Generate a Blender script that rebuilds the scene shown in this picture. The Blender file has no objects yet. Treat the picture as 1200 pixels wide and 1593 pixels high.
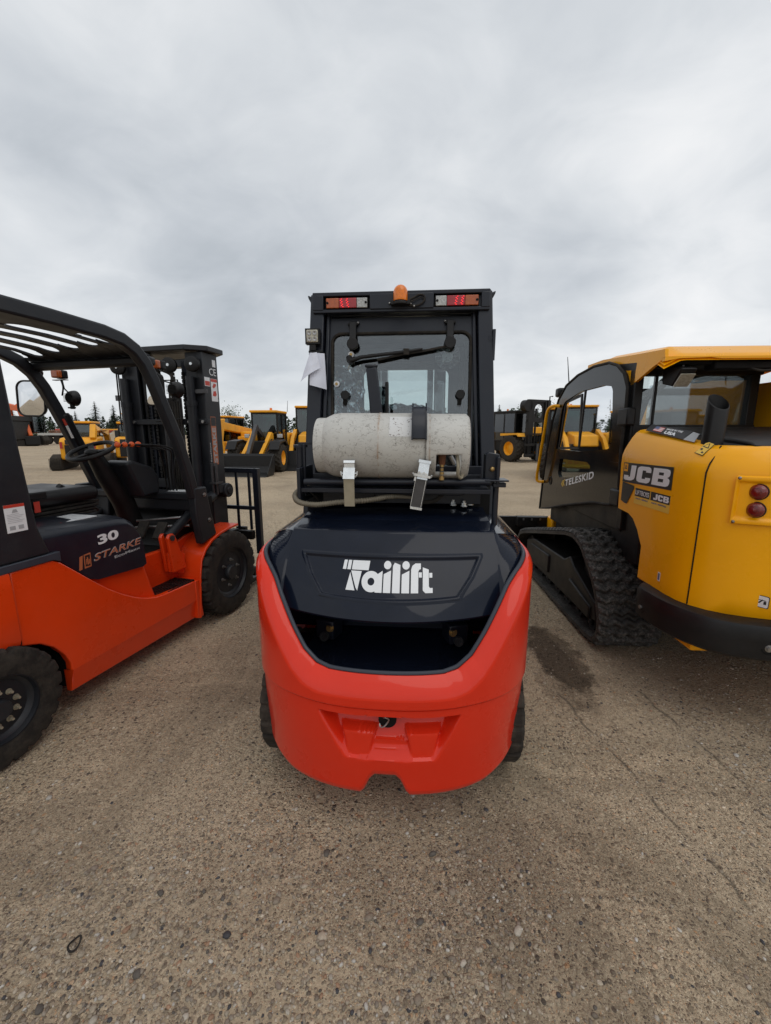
import bpy, math, random
from mathutils import Vector, Matrix, noise
R = math.radians
random.seed(7)
scene = bpy.context.scene
COL = scene.collection

# ------------------------------------------------------------- camera
CAM_H, PITCH = 1.5, 11.0
cd = bpy.data.cameras.new('camera'); cam = bpy.data.objects.new('camera', cd); COL.objects.link(cam)
cd.sensor_fit = 'VERTICAL'; cd.sensor_height = 24.0; cd.lens = 24.0 * 645.0 / 1593.0
cd.clip_start = 0.05; cd.clip_end = 3000
cam.location = (0, 0, CAM_H); cam.rotation_euler = (R(90 - PITCH), 0, 0)
scene.camera = cam
scene.render.resolution_x = 771; scene.render.resolution_y = 1024

# ------------------------------------------------------------- sky
world = bpy.data.worlds.new('World'); scene.world = world; world.use_nodes = True
def nd(nt, typ, **k):
    n = nt.nodes.new(typ)
    for a, v in k.items():
        if a == 'inp':
            for i, x in v.items(): n.inputs[i].default_value = x
        else: setattr(n, a, v)
    return n
def build_sky():
    nt = world.node_tree; nt.nodes.clear(); L = nt.links.new
    out = nd(nt, 'ShaderNodeOutputWorld'); bg = nd(nt, 'ShaderNodeBackground')
    sky = nd(nt, 'ShaderNodeTexSky'); sky.sky_type = 'NISHITA'; sky.sun_disc = False
    sky.sun_elevation = R(58); sky.sun_rotation = R(150)
    sk = nd(nt, 'ShaderNodeVectorMath', operation='SCALE'); sk.inputs['Scale'].default_value = 0.10
    L(sky.outputs[0], sk.inputs[0])
    tc = nd(nt, 'ShaderNodeTexCoord'); sep = nd(nt, 'ShaderNodeSeparateXYZ'); L(tc.outputs['Generated'], sep.inputs[0])
    def m(op, a, b=None, c=None, clamp=False):
        n = nd(nt, 'ShaderNodeMath', operation=op); n.use_clamp = clamp
        for i, x in enumerate((a, b, c)):
            if x is None: continue
            if isinstance(x, (int, float)): n.inputs[i].default_value = x
            else: L(x, n.inputs[i])
        return n.outputs[0]
    # a flat cloud deck: direction divided by height above the horizon
    zz = m('MAXIMUM', sep.outputs[2], 0.0)
    h = m('ADD', zz, 0.42)
    cv = nd(nt, 'ShaderNodeCombineXYZ'); L(m('DIVIDE', sep.outputs[0], h), cv.inputs[0]); L(m('DIVIDE', sep.outputs[1], h), cv.inputs[1])
    def nz(scale, det, rough, off, dist=0.0):
        mp = nd(nt, 'ShaderNodeMapping'); mp.inputs['Location'].default_value = off; L(cv.outputs[0], mp.inputs[0])
        mp.inputs['Rotation'].default_value = (0, 0, R(25)); mp.inputs['Scale'].default_value = (1.0, 1.25, 1)
        n = nd(nt, 'ShaderNodeTexNoise', inp={'Scale': scale, 'Detail': det, 'Roughness': rough, 'Distortion': dist})
        L(mp.outputs[0], n.inputs['Vector']); return n.outputs[0]
    n1 = nz(1.15, 5, 0.48, (3.1, 1.7, 0), 0.5); n2 = nz(4.2, 5, 0.55, (7.3, 2.2, 0), 0.5)
    mix = m('ADD', m('MULTIPLY', n1, 0.66), m('MULTIPLY', n2, 0.34))
    # broad banks: brighter and darker regions of the deck, by direction
    def bank(d, sharp, amt):
        v = Vector(d).normalized()
        dp = nd(nt, 'ShaderNodeVectorMath', operation='DOT_PRODUCT'); dp.inputs[1].default_value = v; L(tc.outputs['Generated'], dp.inputs[0])
        e = m('POWER', m('MAXIMUM', dp.outputs['Value'], 0.0), sharp)
        return m('MULTIPLY', e, amt)
    tot = mix
    for d, s, a in (((.398, .857, .327), 90, -.14), ((.48, .83, .30), 120, -.10), ((.45, .80, .40), 75, .19), ((.36, .76, .54), 60, -.06), ((-.46, .80, .38), 22, -.11), ((-.19, .91, .365), 60, -.03),
                    ((-.48, .71, .51), 30, .05), ((-.165, .826, .54), 60, .08), ((-.17, .78, .60), 60, -.04), ((.543, .80, .22), 90, .12), ((.05, .94, .30), 60, .04), ((-.55, .82, .14), 50, .06), ((.2, .3, 1.0), 4, .05)):
        tot = m('ADD', tot, bank(d, s, a))
    cr = nd(nt, 'ShaderNodeValToRGB'); L(tot, cr.inputs[0])
    e = cr.color_ramp.elements
    e[0].position = 0.18; e[0].color = (0.42, 0.46, 0.50, 1)
    e[1].position = 0.72; e[1].color = (0.96, 0.965, 0.97, 1)
    for q, c4 in ((0.38, (0.60, 0.635, 0.675, 1)), (0.50, (0.725, 0.755, 0.785, 1)), (0.60, (0.84, 0.86, 0.88, 1))): x = e.new(q); x.color = c4
    mx = nd(nt, 'ShaderNodeMixRGB'); mx.inputs[0].default_value = 0.93
    L(sk.outputs[0], mx.inputs[1]); L(cr.outputs[0], mx.inputs[2])
    L(mx.outputs[0], bg.inputs[0]); bg.inputs[1].default_value = 1.0
    L(bg.outputs[0], out.inputs[0])
build_sky()
sl = bpy.data.lights.new('sun', 'SUN'); sl.energy = 0.6; sl.angle = R(45); sl.color = (1.0, 0.96, 0.9)
so = bpy.data.objects.new('sun', sl); COL.objects.link(so); so.location = (4, -4, 20)
so.rotation_euler = (R(32), 0, R(30))   # high, from behind and right of the camera
scene.view_settings.view_transform = 'Standard'; scene.view_settings.look = 'None'
scene.view_settings.exposure = 0.0; scene.view_settings.gamma = 1.0
scene.cycles.max_bounces = 8; scene.cycles.transparent_max_bounces = 16
scene.cycles.caustics_reflective = False; scene.cycles.caustics_refractive = False

# ------------------------------------------------------------- materials
MATS = {}
def mat(name, col, rough=0.5, metal=0.0, coat=0.0, var=0.12, vs=6.0, dust=0.0, dustcol=(0.20, 0.165, 0.125), bump=0.0, bs=60.0, spec=0.5, emit=0.0, tint2=None, t2s=3.0):
    m = bpy.data.materials.new(name); m.use_nodes = True; nt = m.node_tree; L = nt.links.new
    b = nt.nodes['Principled BSDF']
    tc = nd(nt, 'ShaderNodeTexCoord')
    n = nd(nt, 'ShaderNodeTexNoise', inp={'Scale': vs, 'Detail': 6.0, 'Roughness': 0.6}); L(tc.outputs['Object'], n.inputs['Vector'])
    cr = nd(nt, 'ShaderNodeValToRGB'); L(n.outputs[0], cr.inputs[0])
    lo = tuple(c * (1 - var) for c in col) + (1,); hi = tuple(min(1, c * (1 + var)) for c in (tint2 or col)) + (1,)
    cr.color_ramp.elements[0].position = .3; cr.color_ramp.elements[1].position = .7
    cr.color_ramp.elements[0].color = lo; cr.color_ramp.elements[1].color = hi
    c = cr.outputs[0]
    mr = nd(nt, 'ShaderNodeMapRange', inp={'From Min': .3, 'From Max': .7, 'To Min': max(0, rough * .8), 'To Max': min(1, rough * 1.25)})
    L(n.outputs[0], mr.inputs[0]); rr = mr.outputs[0]
    if dust > 0:
        n2 = nd(nt, 'ShaderNodeTexNoise', inp={'Scale': vs * 2.3, 'Detail': 9.0, 'Roughness': 0.72}); L(tc.outputs['Object'], n2.inputs['Vector'])
        d = nd(nt, 'ShaderNodeMapRange', inp={'From Min': .42, 'From Max': .75, 'To Min': dust * .15, 'To Max': dust}); L(n2.outputs[0], d.inputs[0])
        mx = nd(nt, 'ShaderNodeMixRGB'); L(d.outputs[0], mx.inputs[0]); L(c, mx.inputs[1]); mx.inputs[2].default_value = dustcol + (1,); c = mx.outputs[0]
        ma = nd(nt, 'ShaderNodeMath', operation='ADD'); ma.use_clamp = True; L(rr, ma.inputs[0]); L(d.outputs[0], ma.inputs[1]); rr = ma.outputs[0]
    L(c, b.inputs['Base Color']); L(rr, b.inputs['Roughness'])
    b.inputs['Metallic'].default_value = metal; b.inputs['Specular IOR Level'].default_value = spec
    b.inputs['Coat Weight'].default_value = coat; b.inputs['Coat Roughness'].default_value = 0.035
    if bump > 0:
        n3 = nd(nt, 'ShaderNodeTexNoise', inp={'Scale': bs, 'Detail': 3.0}); L(tc.outputs['Object'], n3.inputs['Vector'])
        bp = nd(nt, 'ShaderNodeBump', inp={'Strength': 1.0, 'Distance': bump}); L(n3.outputs[0], bp.inputs['Height']); L(bp.outputs[0], b.inputs['Normal'])
        if coat > 0: L(bp.outputs[0], b.inputs['Coat Normal'])
    if emit > 0:
        b.inputs['Emission Color'].default_value = tuple(col) + (1,); b.inputs['Emission Strength'].default_value = emit
    MATS[name] = m; return m
mat('navy_paint', (0.0055, 0.0085, 0.018), .20, coat=.45, var=.15, dust=.010, bump=.0003, bs=9, spec=.08)
mat('navy_frame', (0.0075, 0.0105, 0.019), .34, coat=.1, var=.15, dust=.035, bump=.0002, bs=200, spec=.4)
mat('grey_frame', (0.0125, 0.0145, 0.019), .42, var=.15, dust=.045, bump=.0002, bs=200, spec=.4)
mat('black_paint', (0.0045, 0.0045, 0.005), .45, var=.25, dust=.05, spec=.35)
mat('black_void', (0.003, 0.003, 0.0035), .7, var=.3, dust=.03, spec=.25)
mat('red_paint', (0.72, 0.030, 0.009), .30, coat=.55, var=.04, vs=3, dust=.008, bump=.00035, bs=6, spec=.12)
mat('orange_paint', (0.76, 0.052, 0.004), .28, coat=.3, var=.07, vs=3, dust=.04, bump=.0004, bs=8, spec=.4)
mat('yellow_paint', (0.94, 0.41, 0.0008), .28, coat=.15, var=.05, vs=2.5, dust=.02, bump=.0004, bs=7, spec=.28)
mat('yellow_far', (0.86, 0.38, 0.006), .45, var=.12, vs=3, dust=.07)
mat('orange_far', (0.75, 0.13, 0.02), .45, var=.15, vs=2, dust=.1)
mat('rubber', (0.009, 0.0085, 0.0085), .72, var=.3, vs=8, dust=.26, bump=.0008, bs=90, spec=.3)
mat('rubber_dusty', (0.014, 0.013, 0.012), .85, var=.3, vs=9, dust=.40, bump=.001, bs=80, spec=.25)
mat('seal_grey', (0.032, 0.038, 0.052), .5, var=.1)
mat('plastic_black', (0.0065, 0.0065, 0.0075), .45, var=.2, dust=.04, bump=.0004, bs=400, spec=.35)
mat('vinyl', (0.006, 0.006, 0.007), .42, var=.2, dust=.04, bump=.0005, bs=300, spec=.4)
mat('zinc', (0.78, 0.81, 0.82), .25, metal=.55, var=.10, vs=20, dust=.02)
mat('galv', (0.40, 0.36, 0.27), .45, metal=.45, var=.15, vs=15)
mat('hose_braid', (0.17, 0.145, 0.105), .6, var=.2, vs=30)
mat('steel', (0.35, 0.34, 0.33), .35, metal=.9, var=.2, vs=20)
mat('steel_dark', (0.09, 0.09, 0.095), .4, metal=.7, var=.25, vs=15, dust=.1)
mat('brass', (0.45, 0.30, 0.12), .35, metal=.8, var=.2, vs=30)
mat('rust', (0.16, 0.06, 0.025), .8, var=.4, vs=30)
mat('amber', (0.80, 0.20, 0.006), .10, coat=.3, var=.2, vs=60, bump=.0006, bs=160)
mat('amber_dull', (0.42, 0.09, 0.015), .2, coat=.5, var=.2, vs=60, bump=.001, bs=160)
mat('red_lens', (0.35, 0.008, 0.014), .12, coat=.6, var=.15, vs=60, bump=.001, bs=170)
mat('red_lens_dark', (0.17, 0.012, 0.010), .12, coat=.6, var=.15, vs=60, bump=.001, bs=170)
mat('led_red', (1.0, 0.02, 0.03), .3, emit=1.2)
mat('clear_lens', (0.42, 0.43, 0.42), .1, coat=.8, var=.35, vs=90, bump=.003, bs=190)
mat('lamp_glass', (0.45, 0.42, 0.33), .12, coat=.8, var=.25, vs=70, bump=.002, bs=120)
mat('white_vinyl', (0.78, 0.79, 0.80), .35, var=.03)
mat('paper', (0.72, 0.74, 0.83), .8, var=.04)
mat('decal_grey', (0.38, 0.39, 0.40), .4, var=.04)
mat('decal_orange', (0.45, 0.14, 0.06), .4, var=.08)
mat('decal_red', (0.55, 0.05, 0.03), .4, var=.05)
mat('decal_yellow', (0.80, 0.50, 0.06), .4, var=.05)
mat('decal_black', (0.012, 0.012, 0.014), .4, var=.1)
mat('decal_blue', (0.10, 0.13, 0.25), .4, var=.1)
mat('knob_orange', (0.80, 0.12, 0.02), .35, var=.05)
mat('mirror', (0.80, 0.82, 0.84), .03, metal=1.0, var=.01)
mat('grass_dark', (0.05, 0.07, 0.03), .9, var=.4, vs=.3)
mat('wall_white', (0.50, 0.52, 0.50), .8, var=.08, vs=.3)
mat('tan_heap', (0.36, 0.28, 0.19), .9, var=.25, vs=1.0, bump=.05, bs=4)
mat('rusty_pipe', (0.20, 0.10, 0.055), .8, var=.5, vs=1.5)
mat('bark', (0.09, 0.065, 0.045), .9, var=.3, vs=5)
mat('needles', (0.022, 0.040, 0.022), .75, var=.45, vs=.9)
mat('leaves', (0.055, 0.085, 0.028), .7, var=.45, vs=1.2)
mat('leaves_dark', (0.030, 0.050, 0.022), .75, var=.45, vs=.6)
def glass(name, tint=(.80, .86, .85), gl=.6, rough=.02):
    m = bpy.data.materials.new(name); m.use_nodes = True; nt = m.node_tree; nt.nodes.clear(); L = nt.links.new
    o = nd(nt, 'ShaderNodeOutputMaterial'); t = nd(nt, 'ShaderNodeBsdfTransparent'); t.inputs[0].default_value = tint + (1,)
    g = nd(nt, 'ShaderNodeBsdfGlossy', inp={'Roughness': rough}); g.inputs[0].default_value = (.95, .97, 1, 1)
    f = nd(nt, 'ShaderNodeFresnel', inp={'IOR': 1.5}); mm = nd(nt, 'ShaderNodeMath', operation='MULTIPLY_ADD'); L(f.outputs[0], mm.inputs[0]); mm.inputs[1].default_value = 1.3; mm.inputs[2].default_value = gl * .05
    mx = nd(nt, 'ShaderNodeMixShader'); L(mm.outputs[0], mx.inputs[0]); L(t.outputs[0], mx.inputs[1]); L(g.outputs[0], mx.inputs[2]); L(mx.outputs[0], o.inputs[0])
    MATS[name] = m; return m
glass('glass', (.84, .89, .89), .8); glass('glass_tint', (.31, .42, .40), .9); glass('plastic_film', (.60, .64, .66), 3.0, .15)

# ------------------------------------------------------------- mesh helpers
def V(*a): return Vector(a if len(a) > 1 else a[0])
class M:
    def __init__(s): s.v = []; s.f = []
    def add(s, vs, fs):
        b = len(s.v); s.v += [tuple(x) for x in vs]; s.f += [tuple(i + b for i in f) for f in fs]; return s
    def box(s, x0, x1, y0, y1, z0, z1, T=None):
        p = [V(x, y, z) for z in (z0, z1) for y in (y0, y1) for x in (x0, x1)]
        if T is not None: p = [T @ q for q in p]
        return s.add(p, [(0, 2, 3, 1), (4, 5, 7, 6), (0, 1, 5, 4), (2, 6, 7, 3), (0, 4, 6, 2), (1, 3, 7, 5)])
    def cbox(s, c, d, rot=(0, 0, 0)):
        from mathutils import Euler
        T = Matrix.Translation(c) @ Euler([R(a) for a in rot]).to_matrix().to_4x4()
        return s.box(-d[0] / 2, d[0] / 2, -d[1] / 2, d[1] / 2, -d[2] / 2, d[2] / 2, T)
    def prism(s, pts, a0, a1, ax='x'):
        def P(p, a): return {'x': (a, p[0], p[1]), 'y': (p[0], a, p[1]), 'z': (p[0], p[1], a)}[ax]
        n = len(pts); vs = [P(p, a0) for p in pts] + [P(p, a1) for p in pts]
        return s.add(vs, [tuple(range(n))[::-1], tuple(range(n, 2 * n))] + [(i, (i + 1) % n, n + (i + 1) % n, n + i) for i in range(n)])
    def cyl(s, p0, p1, r, r1=None, n=24, caps=True):
        return s.tube([p0, p1], [r, r if r1 is None else r1], n, caps)
    def tube(s, pts, r, n=10, caps=True, closed=False):
        pts = [V(*p) for p in pts]; k = len(pts); rs = r if isinstance(r, (list, tuple)) else [r] * k
        tg = []
        for i in range(k):
            a = pts[(i - 1) % k] if (closed or i > 0) else pts[i]; b = pts[(i + 1) % k] if (closed or i < k - 1) else pts[i]
            tg.append((b - a).normalized())
        up = V(0, 0, 1) if abs(tg[0].z) < .9 else V(1, 0, 0)
        side = tg[0].cross(up).normalized(); vs = []
        for i in range(k):
            t = tg[i]; side = (side - t * side.dot(t)).normalized(); u2 = side.cross(t)
            for j in range(n):
                a = 2 * math.pi * j / n; vs.append(pts[i] + (side * math.cos(a) + u2 * math.sin(a)) * rs[i])
        fs = []
        for i in range(k if closed else k - 1):
            for j in range(n):
                a = i * n + j; b = i * n + (j + 1) % n; c = ((i + 1) % k) * n + (j + 1) % n; d = ((i + 1) % k) * n + j
                fs.append((a, d, c, b))
        if caps and not closed: fs += [tuple(range(n)), tuple(range((k - 1) * n, k * n))[::-1]]
        return s.add(vs, fs)
    def bar(s, pts, w, h, up=(0, 0, 1)):
        """rectangular section swept along pts; w across, h along up"""
        pts = [V(*p) for p in pts]; k = len(pts); up = V(*up); vs = []
        ws = w if isinstance(w, (list, tuple)) else [w] * k; hs = h if isinstance(h, (list, tuple)) else [h] * k
        for i in range(k):
            t0 = (pts[i] - pts[i - 1]).normalized() if i else None; t1 = (pts[i + 1] - pts[i]).normalized() if i < k - 1 else None
            t = (t0 + t1).normalized() if (t0 and t1) else (t0 or t1)
            sd = t.cross(up).normalized(); u = sd.cross(t)
            sc = 1.0 / max(.5, t.dot(t1 or t0))
            sw = ws[i] / 2; sh = hs[i] / 2 * sc
            for a, b in ((-1, -1), (1, -1), (1, 1), (-1, 1)): vs.append(pts[i] + sd * sw * a + u * sh * b)
        fs = [(0, 1, 2, 3), tuple((k - 1) * 4 + j for j in (3, 2, 1, 0))]
        for i in range(k - 1):
            for j in range(4):
                a = i * 4 + j; b = i * 4 + (j + 1) % 4; fs.append((a, a + 4, b + 4, b))
        return s.add(vs, fs)
    def lathe(s, prof, o, ax, n=32, closed=False):
        """prof: (radius, height along ax)"""
        o = V(*o); ax = V(*ax).normalized(); u = ax.orthogonal().normalized(); w = ax.cross(u); vs = []; k = len(prof)
        for r_, h_ in prof:
            for j in range(n):
                a = 2 * math.pi * j / n; vs.append(o + ax * h_ + (u * math.cos(a) + w * math.sin(a)) * r_)
        fs = []
        for i in range(k if closed else k - 1):
            for j in range(n):
                i2 = (i + 1) % k
                fs.append((i * n + j, i * n + (j + 1) % n, i2 * n + (j + 1) % n, i2 * n + j))
        return s.add(vs, fs)
    def sph(s, c, r, n=16, m=10):
        c = V(*c); r = V(r, r, r) if isinstance(r, (int, float)) else V(*r); vs = []
        for i in range(m + 1):
            ph = math.pi * i / m
            for j in range(n):
                a = 2 * math.pi * j / n
                vs.append(c + V(r.x * math.sin(ph) * math.cos(a), r.y * math.sin(ph) * math.sin(a), r.z * math.cos(ph)))
        return s.add(vs, [(i * n + j, (i + 1) * n + j, (i + 1) * n + (j + 1) % n, i * n + (j + 1) % n) for i in range(m) for j in range(n)])
    def grid(s, fn, nu, nv, cu=False, cv=False):
        vs = [fn(i / (nu - (0 if cu else 1)), j / (nv - (0 if cv else 1))) for i in range(nu) for j in range(nv)]
        fs = []
        for i in range(nu if cu else nu - 1):
            for j in range(nv if cv else nv - 1):
                i2 = (i + 1) % nu; j2 = (j + 1) % nv
                fs.append((i * nv + j, i2 * nv + j, i2 * nv + j2, i * nv + j2))
        return s.add(vs, fs)
    def torus(s, c, ax, RR, r, n=40, m=10, arc=1.0):
        ax = V(*ax).normalized(); u = ax.orthogonal().normalized(); w = ax.cross(u); c = V(*c)
        pts = [c + (u * math.cos(2 * math.pi * arc * i / n) + w * math.sin(2 * math.pi * arc * i / n)) * RR for i in range(n + (0 if arc == 1 else 1))]
        return s.tube(pts, r, m, closed=(arc == 1.0))
    def frame(s, outer, inner, y0, y1, P=None):
        """plate with a hole: two loops of equal length (2-D), extruded y0..y1; P maps (a,b,depth)->xyz"""
        P = P or (lambda a, b, d: (a, d, b)); n = len(outer)
        vs = [P(a, b, y0) for a, b in outer] + [P(a, b, y0) for a, b in inner] + [P(a, b, y1) for a, b in outer] + [P(a, b, y1) for a, b in inner]
        fs = []
        for i in range(n):
            j = (i + 1) % n
            fs += [(i, j, n + j, n + i), (2 * n + i, 3 * n + i, 3 * n + j, 2 * n + j), (i, 2 * n + i, 2 * n + j, j), (n + i, n + j, 3 * n + j, 3 * n + i)]
        return s.add(vs, fs)
    def build(s, name, m, parent=None, smooth=35, bevel=0, seg=2):
        me = bpy.data.meshes.new(name); me.from_pydata(s.v, [], s.f)
        import bmesh
        bm = bmesh.new(); bm.from_mesh(me); bmesh.ops.remove_doubles(bm, verts=bm.verts, dist=1e-6); bmesh.ops.recalc_face_normals(bm, faces=bm.faces); bm.to_mesh(me); bm.free()
        if smooth:
            me.shade_smooth(); me.set_sharp_from_angle(angle=R(smooth))
        me.materials.append(MATS[m] if isinstance(m, str) else m)
        o = bpy.data.objects.new(name, me); COL.objects.link(o)
        if parent is not None: o.parent = parent
        if bevel:
            b = o.modifiers.new('bevel', 'BEVEL'); b.width = bevel; b.segments = seg; b.limit_method = 'ANGLE'; b.angle_limit = R(35); b.harden_normals = False
        return o
def tag(o, label=None, cat=None, group=None, kind=None):
    if label: o['label'] = label
    if cat: o['category'] = cat
    if group: o['group'] = group
    if kind: o['kind'] = kind
    return o
def thing(name, label, cat, x, y, yaw=0, group=None, z=0):
    """yaw: heading in degrees, clockwise from +Y"""
    o = bpy.data.objects.new(name, None); COL.objects.link(o); o.location = (x, y, z); o.rotation_euler = (0, 0, -R(yaw))
    o.empty_display_size = .2
    return tag(o, label, cat, group)
def rrect(x0, x1, z0, z1, r, n=6):
    p = []
    for cx, cz, a0 in ((x1 - r, z1 - r, 0), (x0 + r, z1 - r, 90), (x0 + r, z0 + r, 180), (x1 - r, z0 + r, 270)):
        for i in range(n + 1):
            a = R(a0 + 90 * i / n); p.append((cx + r * math.cos(a), cz + r * math.sin(a)))
    return p
def lerp(a, b, t): return a + (b - a) * t
def sst(a, b, x):
    t = min(1, max(0, (x - a) / (b - a))); return t * t * (3 - 2 * t)
def interp(tab, x):
    if x <= tab[0][0]: return tab[0][1]
    for (a, va), (b, vb) in zip(tab, tab[1:]):
        if x <= b: return lerp(va, vb, (x - a) / (b - a))
    return tab[-1][1]
def smoothpath(pts, k=6):
    pts = [V(*p) for p in pts]; out = []
    for i in range(len(pts) - 1):
        p0 = pts[max(0, i - 1)]; p1 = pts[i]; p2 = pts[i + 1]; p3 = pts[min(len(pts) - 1, i + 2)]
        for j in range(k):
            t = j / k
            out.append(.5 * ((2 * p1) + (p2 - p0) * t + (2 * p0 - 5 * p1 + 4 * p2 - p3) * t * t + (3 * p1 - p0 - 3 * p2 + p3) * t ** 3))
    out.append(pts[-1]); return out
def text(body, P, w, h, m, parent, name='lettering', bold=0.0, depth=.0008, shear=0.0, space=1.0, label=None):
    """text mesh stretched to w x h; P(a, b, d) maps a in 0..w, b in 0..h, d outwards to a point"""
    cu = bpy.data.curves.new('t', 'FONT'); cu.body = body; cu.size = 1; cu.offset = bold; cu.extrude = .01; cu.shear = shear; cu.resolution_u = 4; cu.space_character = space
    o = bpy.data.objects.new('t', cu); COL.objects.link(o)
    dg = bpy.context.evaluated_depsgraph_get(); me = bpy.data.meshes.new_from_object(o.evaluated_get(dg))
    COL.objects.unlink(o); bpy.data.objects.remove(o)
    xs = [v.co.x for v in me.vertices]; ys = [v.co.y for v in me.vertices]
    x0, x1, y0, y1 = min(xs), max(xs), min(ys), max(ys)
    for v in me.vertices:
        v.co = V(*P((v.co.x - x0) / (x1 - x0) * w, (v.co.y - y0) / (y1 - y0) * h, depth if v.co.z > 0 else -.0005))
    me.name = name; me.materials.clear(); me.materials.append(MATS[m])
    ob = bpy.data.objects.new(name, me); COL.objects.link(ob); ob.parent = parent
    return ob
def plane_map(o, u, v, nrm):
    o, u, v, nrm = V(*o), V(*u).normalized(), V(*v).normalized(), V(*nrm).normalized()
    return lambda a, b, d: o + u * a + v * b + nrm * d
def glyph(polys, P, m, parent, name, depth=.001):
    """polys: 2-D loops, each extruded through the map P"""
    k = M()
    for p in polys:
        n = len(p); k.add([P(a, b, -.0005) for a, b in p] + [P(a, b, depth) for a, b in p], [tuple(range(n)), tuple(range(n, 2 * n))[::-1]] + [(i, (i + 1) % n, n + (i + 1) % n, n + i) for i in range(n)])
    return k.build(name, m, parent, smooth=0)
def decal(P, a0, a1, b0, b1, m, parent, name='decal', depth=.0006, r=0.0):
    return glyph([rrect(a0, a1, b0, b1, r, 3) if r else [(a0, b0), (a1, b0), (a1, b1), (a0, b1)]], P, m, parent, name, depth)
def hexbolt(k, p, ax, r=.011, h=.008):
    p = V(*p); a = V(*ax).normalized(); k.cyl(p, p + a * h * .3, r * 1.5, n=14); k.cyl(p + a * h * .3, p + a * h * 1.3, r, n=6); return k
def tyre_mesh(k, c, r, w, rr, nl=26, depth=.018, style='block', nt=None, ax=(1, 0, 0)):
    """tyre around the x axis at c; outer radius r, width w, rim radius rr, nl lugs"""
    prof = [(-.5, rr), (-.52, lerp(rr, r, .25)), (-.52, lerp(rr, r, .55)), (-.5, lerp(rr, r, .8)), (-.48, r - .03 * r), (-.42, r), (-.25, r), (-.1, r), (-.03, r), (.03, r), (.1, r), (.25, r), (.42, r), (.48, r - .03 * r), (.5, lerp(rr, r, .8)), (.52, lerp(rr, r, .55)), (.52, lerp(rr, r, .25)), (.5, rr)]
    sub = 8; nt = nl * sub; np_ = len(prof)
    def fn(u, v):
        j = int(round(v * (np_ - 1))); a, rad = prof[j]; i = int(round(u * nt)) % nt
        ph = i % sub; t = 0
        if style == 'block':      # grooves from each shoulder, staggered
            g = (ph + (4 if a > 0 else 0)) % sub
            if abs(a) > .08 and j not in (0, 1, 2, np_ - 1, np_ - 2, np_ - 3) and g in (0, 1): t = depth if abs(a) < .5 else depth * .7
            if abs(a) < .05: t = depth * .8
        elif style == 'ag':       # chevron bars
            g = (ph + int(abs(a) * 14) + (4 if a > 0 else 0)) % sub
            if 4 <= j <= np_ - 5 and g in (0, 1, 2, 3, 4): t = depth
            if j in (3, np_ - 4) and g in (0, 1, 2, 3, 4): t = depth * .8
        rad -= t; ang = 2 * math.pi * u
        xx = a * w
        return (c[0] + xx, c[1] + rad * math.cos(ang), c[2] + rad * math.sin(ang))
    k.grid(fn, nt, np_, cu=True)
    return k
def wheel(parent, c, r, w, rr, side, rimmat='steel_dark', nl=26, depth=.016, style='block', bolts=8, boltmat='steel', tm='rubber', dish=.2, name='wheel', small=False):
    """side +1/-1: the outer face; wheel = rim mesh with tyre, hub and bolts under it"""
    k = M(); s = side; x = c[0] + s * w * .42
    prof = [(rr * 1.04, 0.0), (rr * 1.04, .012), (rr * .97, .012), (rr * .93, -.01), (rr * .86, -w * dish * .6), (rr * .8, -w * dish), (rr * .5, -w * dish * .9), (rr * .42, -w * dish * .75), (rr * .05, -w * dish * .75), (0.001, -w * dish * .75)]
    k.lathe(prof, (x, c[1], c[2]), (s, 0, 0), 20 if small else 48)
    k.lathe([(rr * 1.0, -w * .8), (.001, -w * .8)], (x, c[1], c[2]), (s, 0, 0), 20)
    wo = k.build(name, rimmat, parent)
    tyre_mesh(M_t := M(), c, r, w, rr, nl, depth, style); M_t.build('tyre', tm, wo, smooth=28)
    if not small:
        hx = x - s * w * dish * .75
        M().lathe([(rr * .30, 0), (rr * .30, .02), (rr * .26, .035), (.001, .035)], (hx, c[1], c[2]), (s, 0, 0), 24).build('hub', rimmat, wo)
        for i in range(bolts):
            a = 2 * math.pi * (i + .3) / bolts; b = M()
            hexbolt(b, (hx, c[1] + rr * .5 * math.cos(a), c[2] + rr * .5 * math.sin(a)), (s, 0, 0), .009, .012)
            b.cyl((hx, c[1] + rr * .5 * math.cos(a), c[2] + rr * .5 * math.sin(a)), (hx + s * .026, c[1] + rr * .5 * math.cos(a), c[2] + rr * .5 * math.sin(a)), .006, n=8)
            b.build('wheel_nut', boltmat, wo)
    return wo
def copy_tree(o, parent=None):
    c = o.copy(); COL.objects.link(c); c.parent = parent
    for ch in list(o.children): copy_tree(ch, c)
    return c
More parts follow.
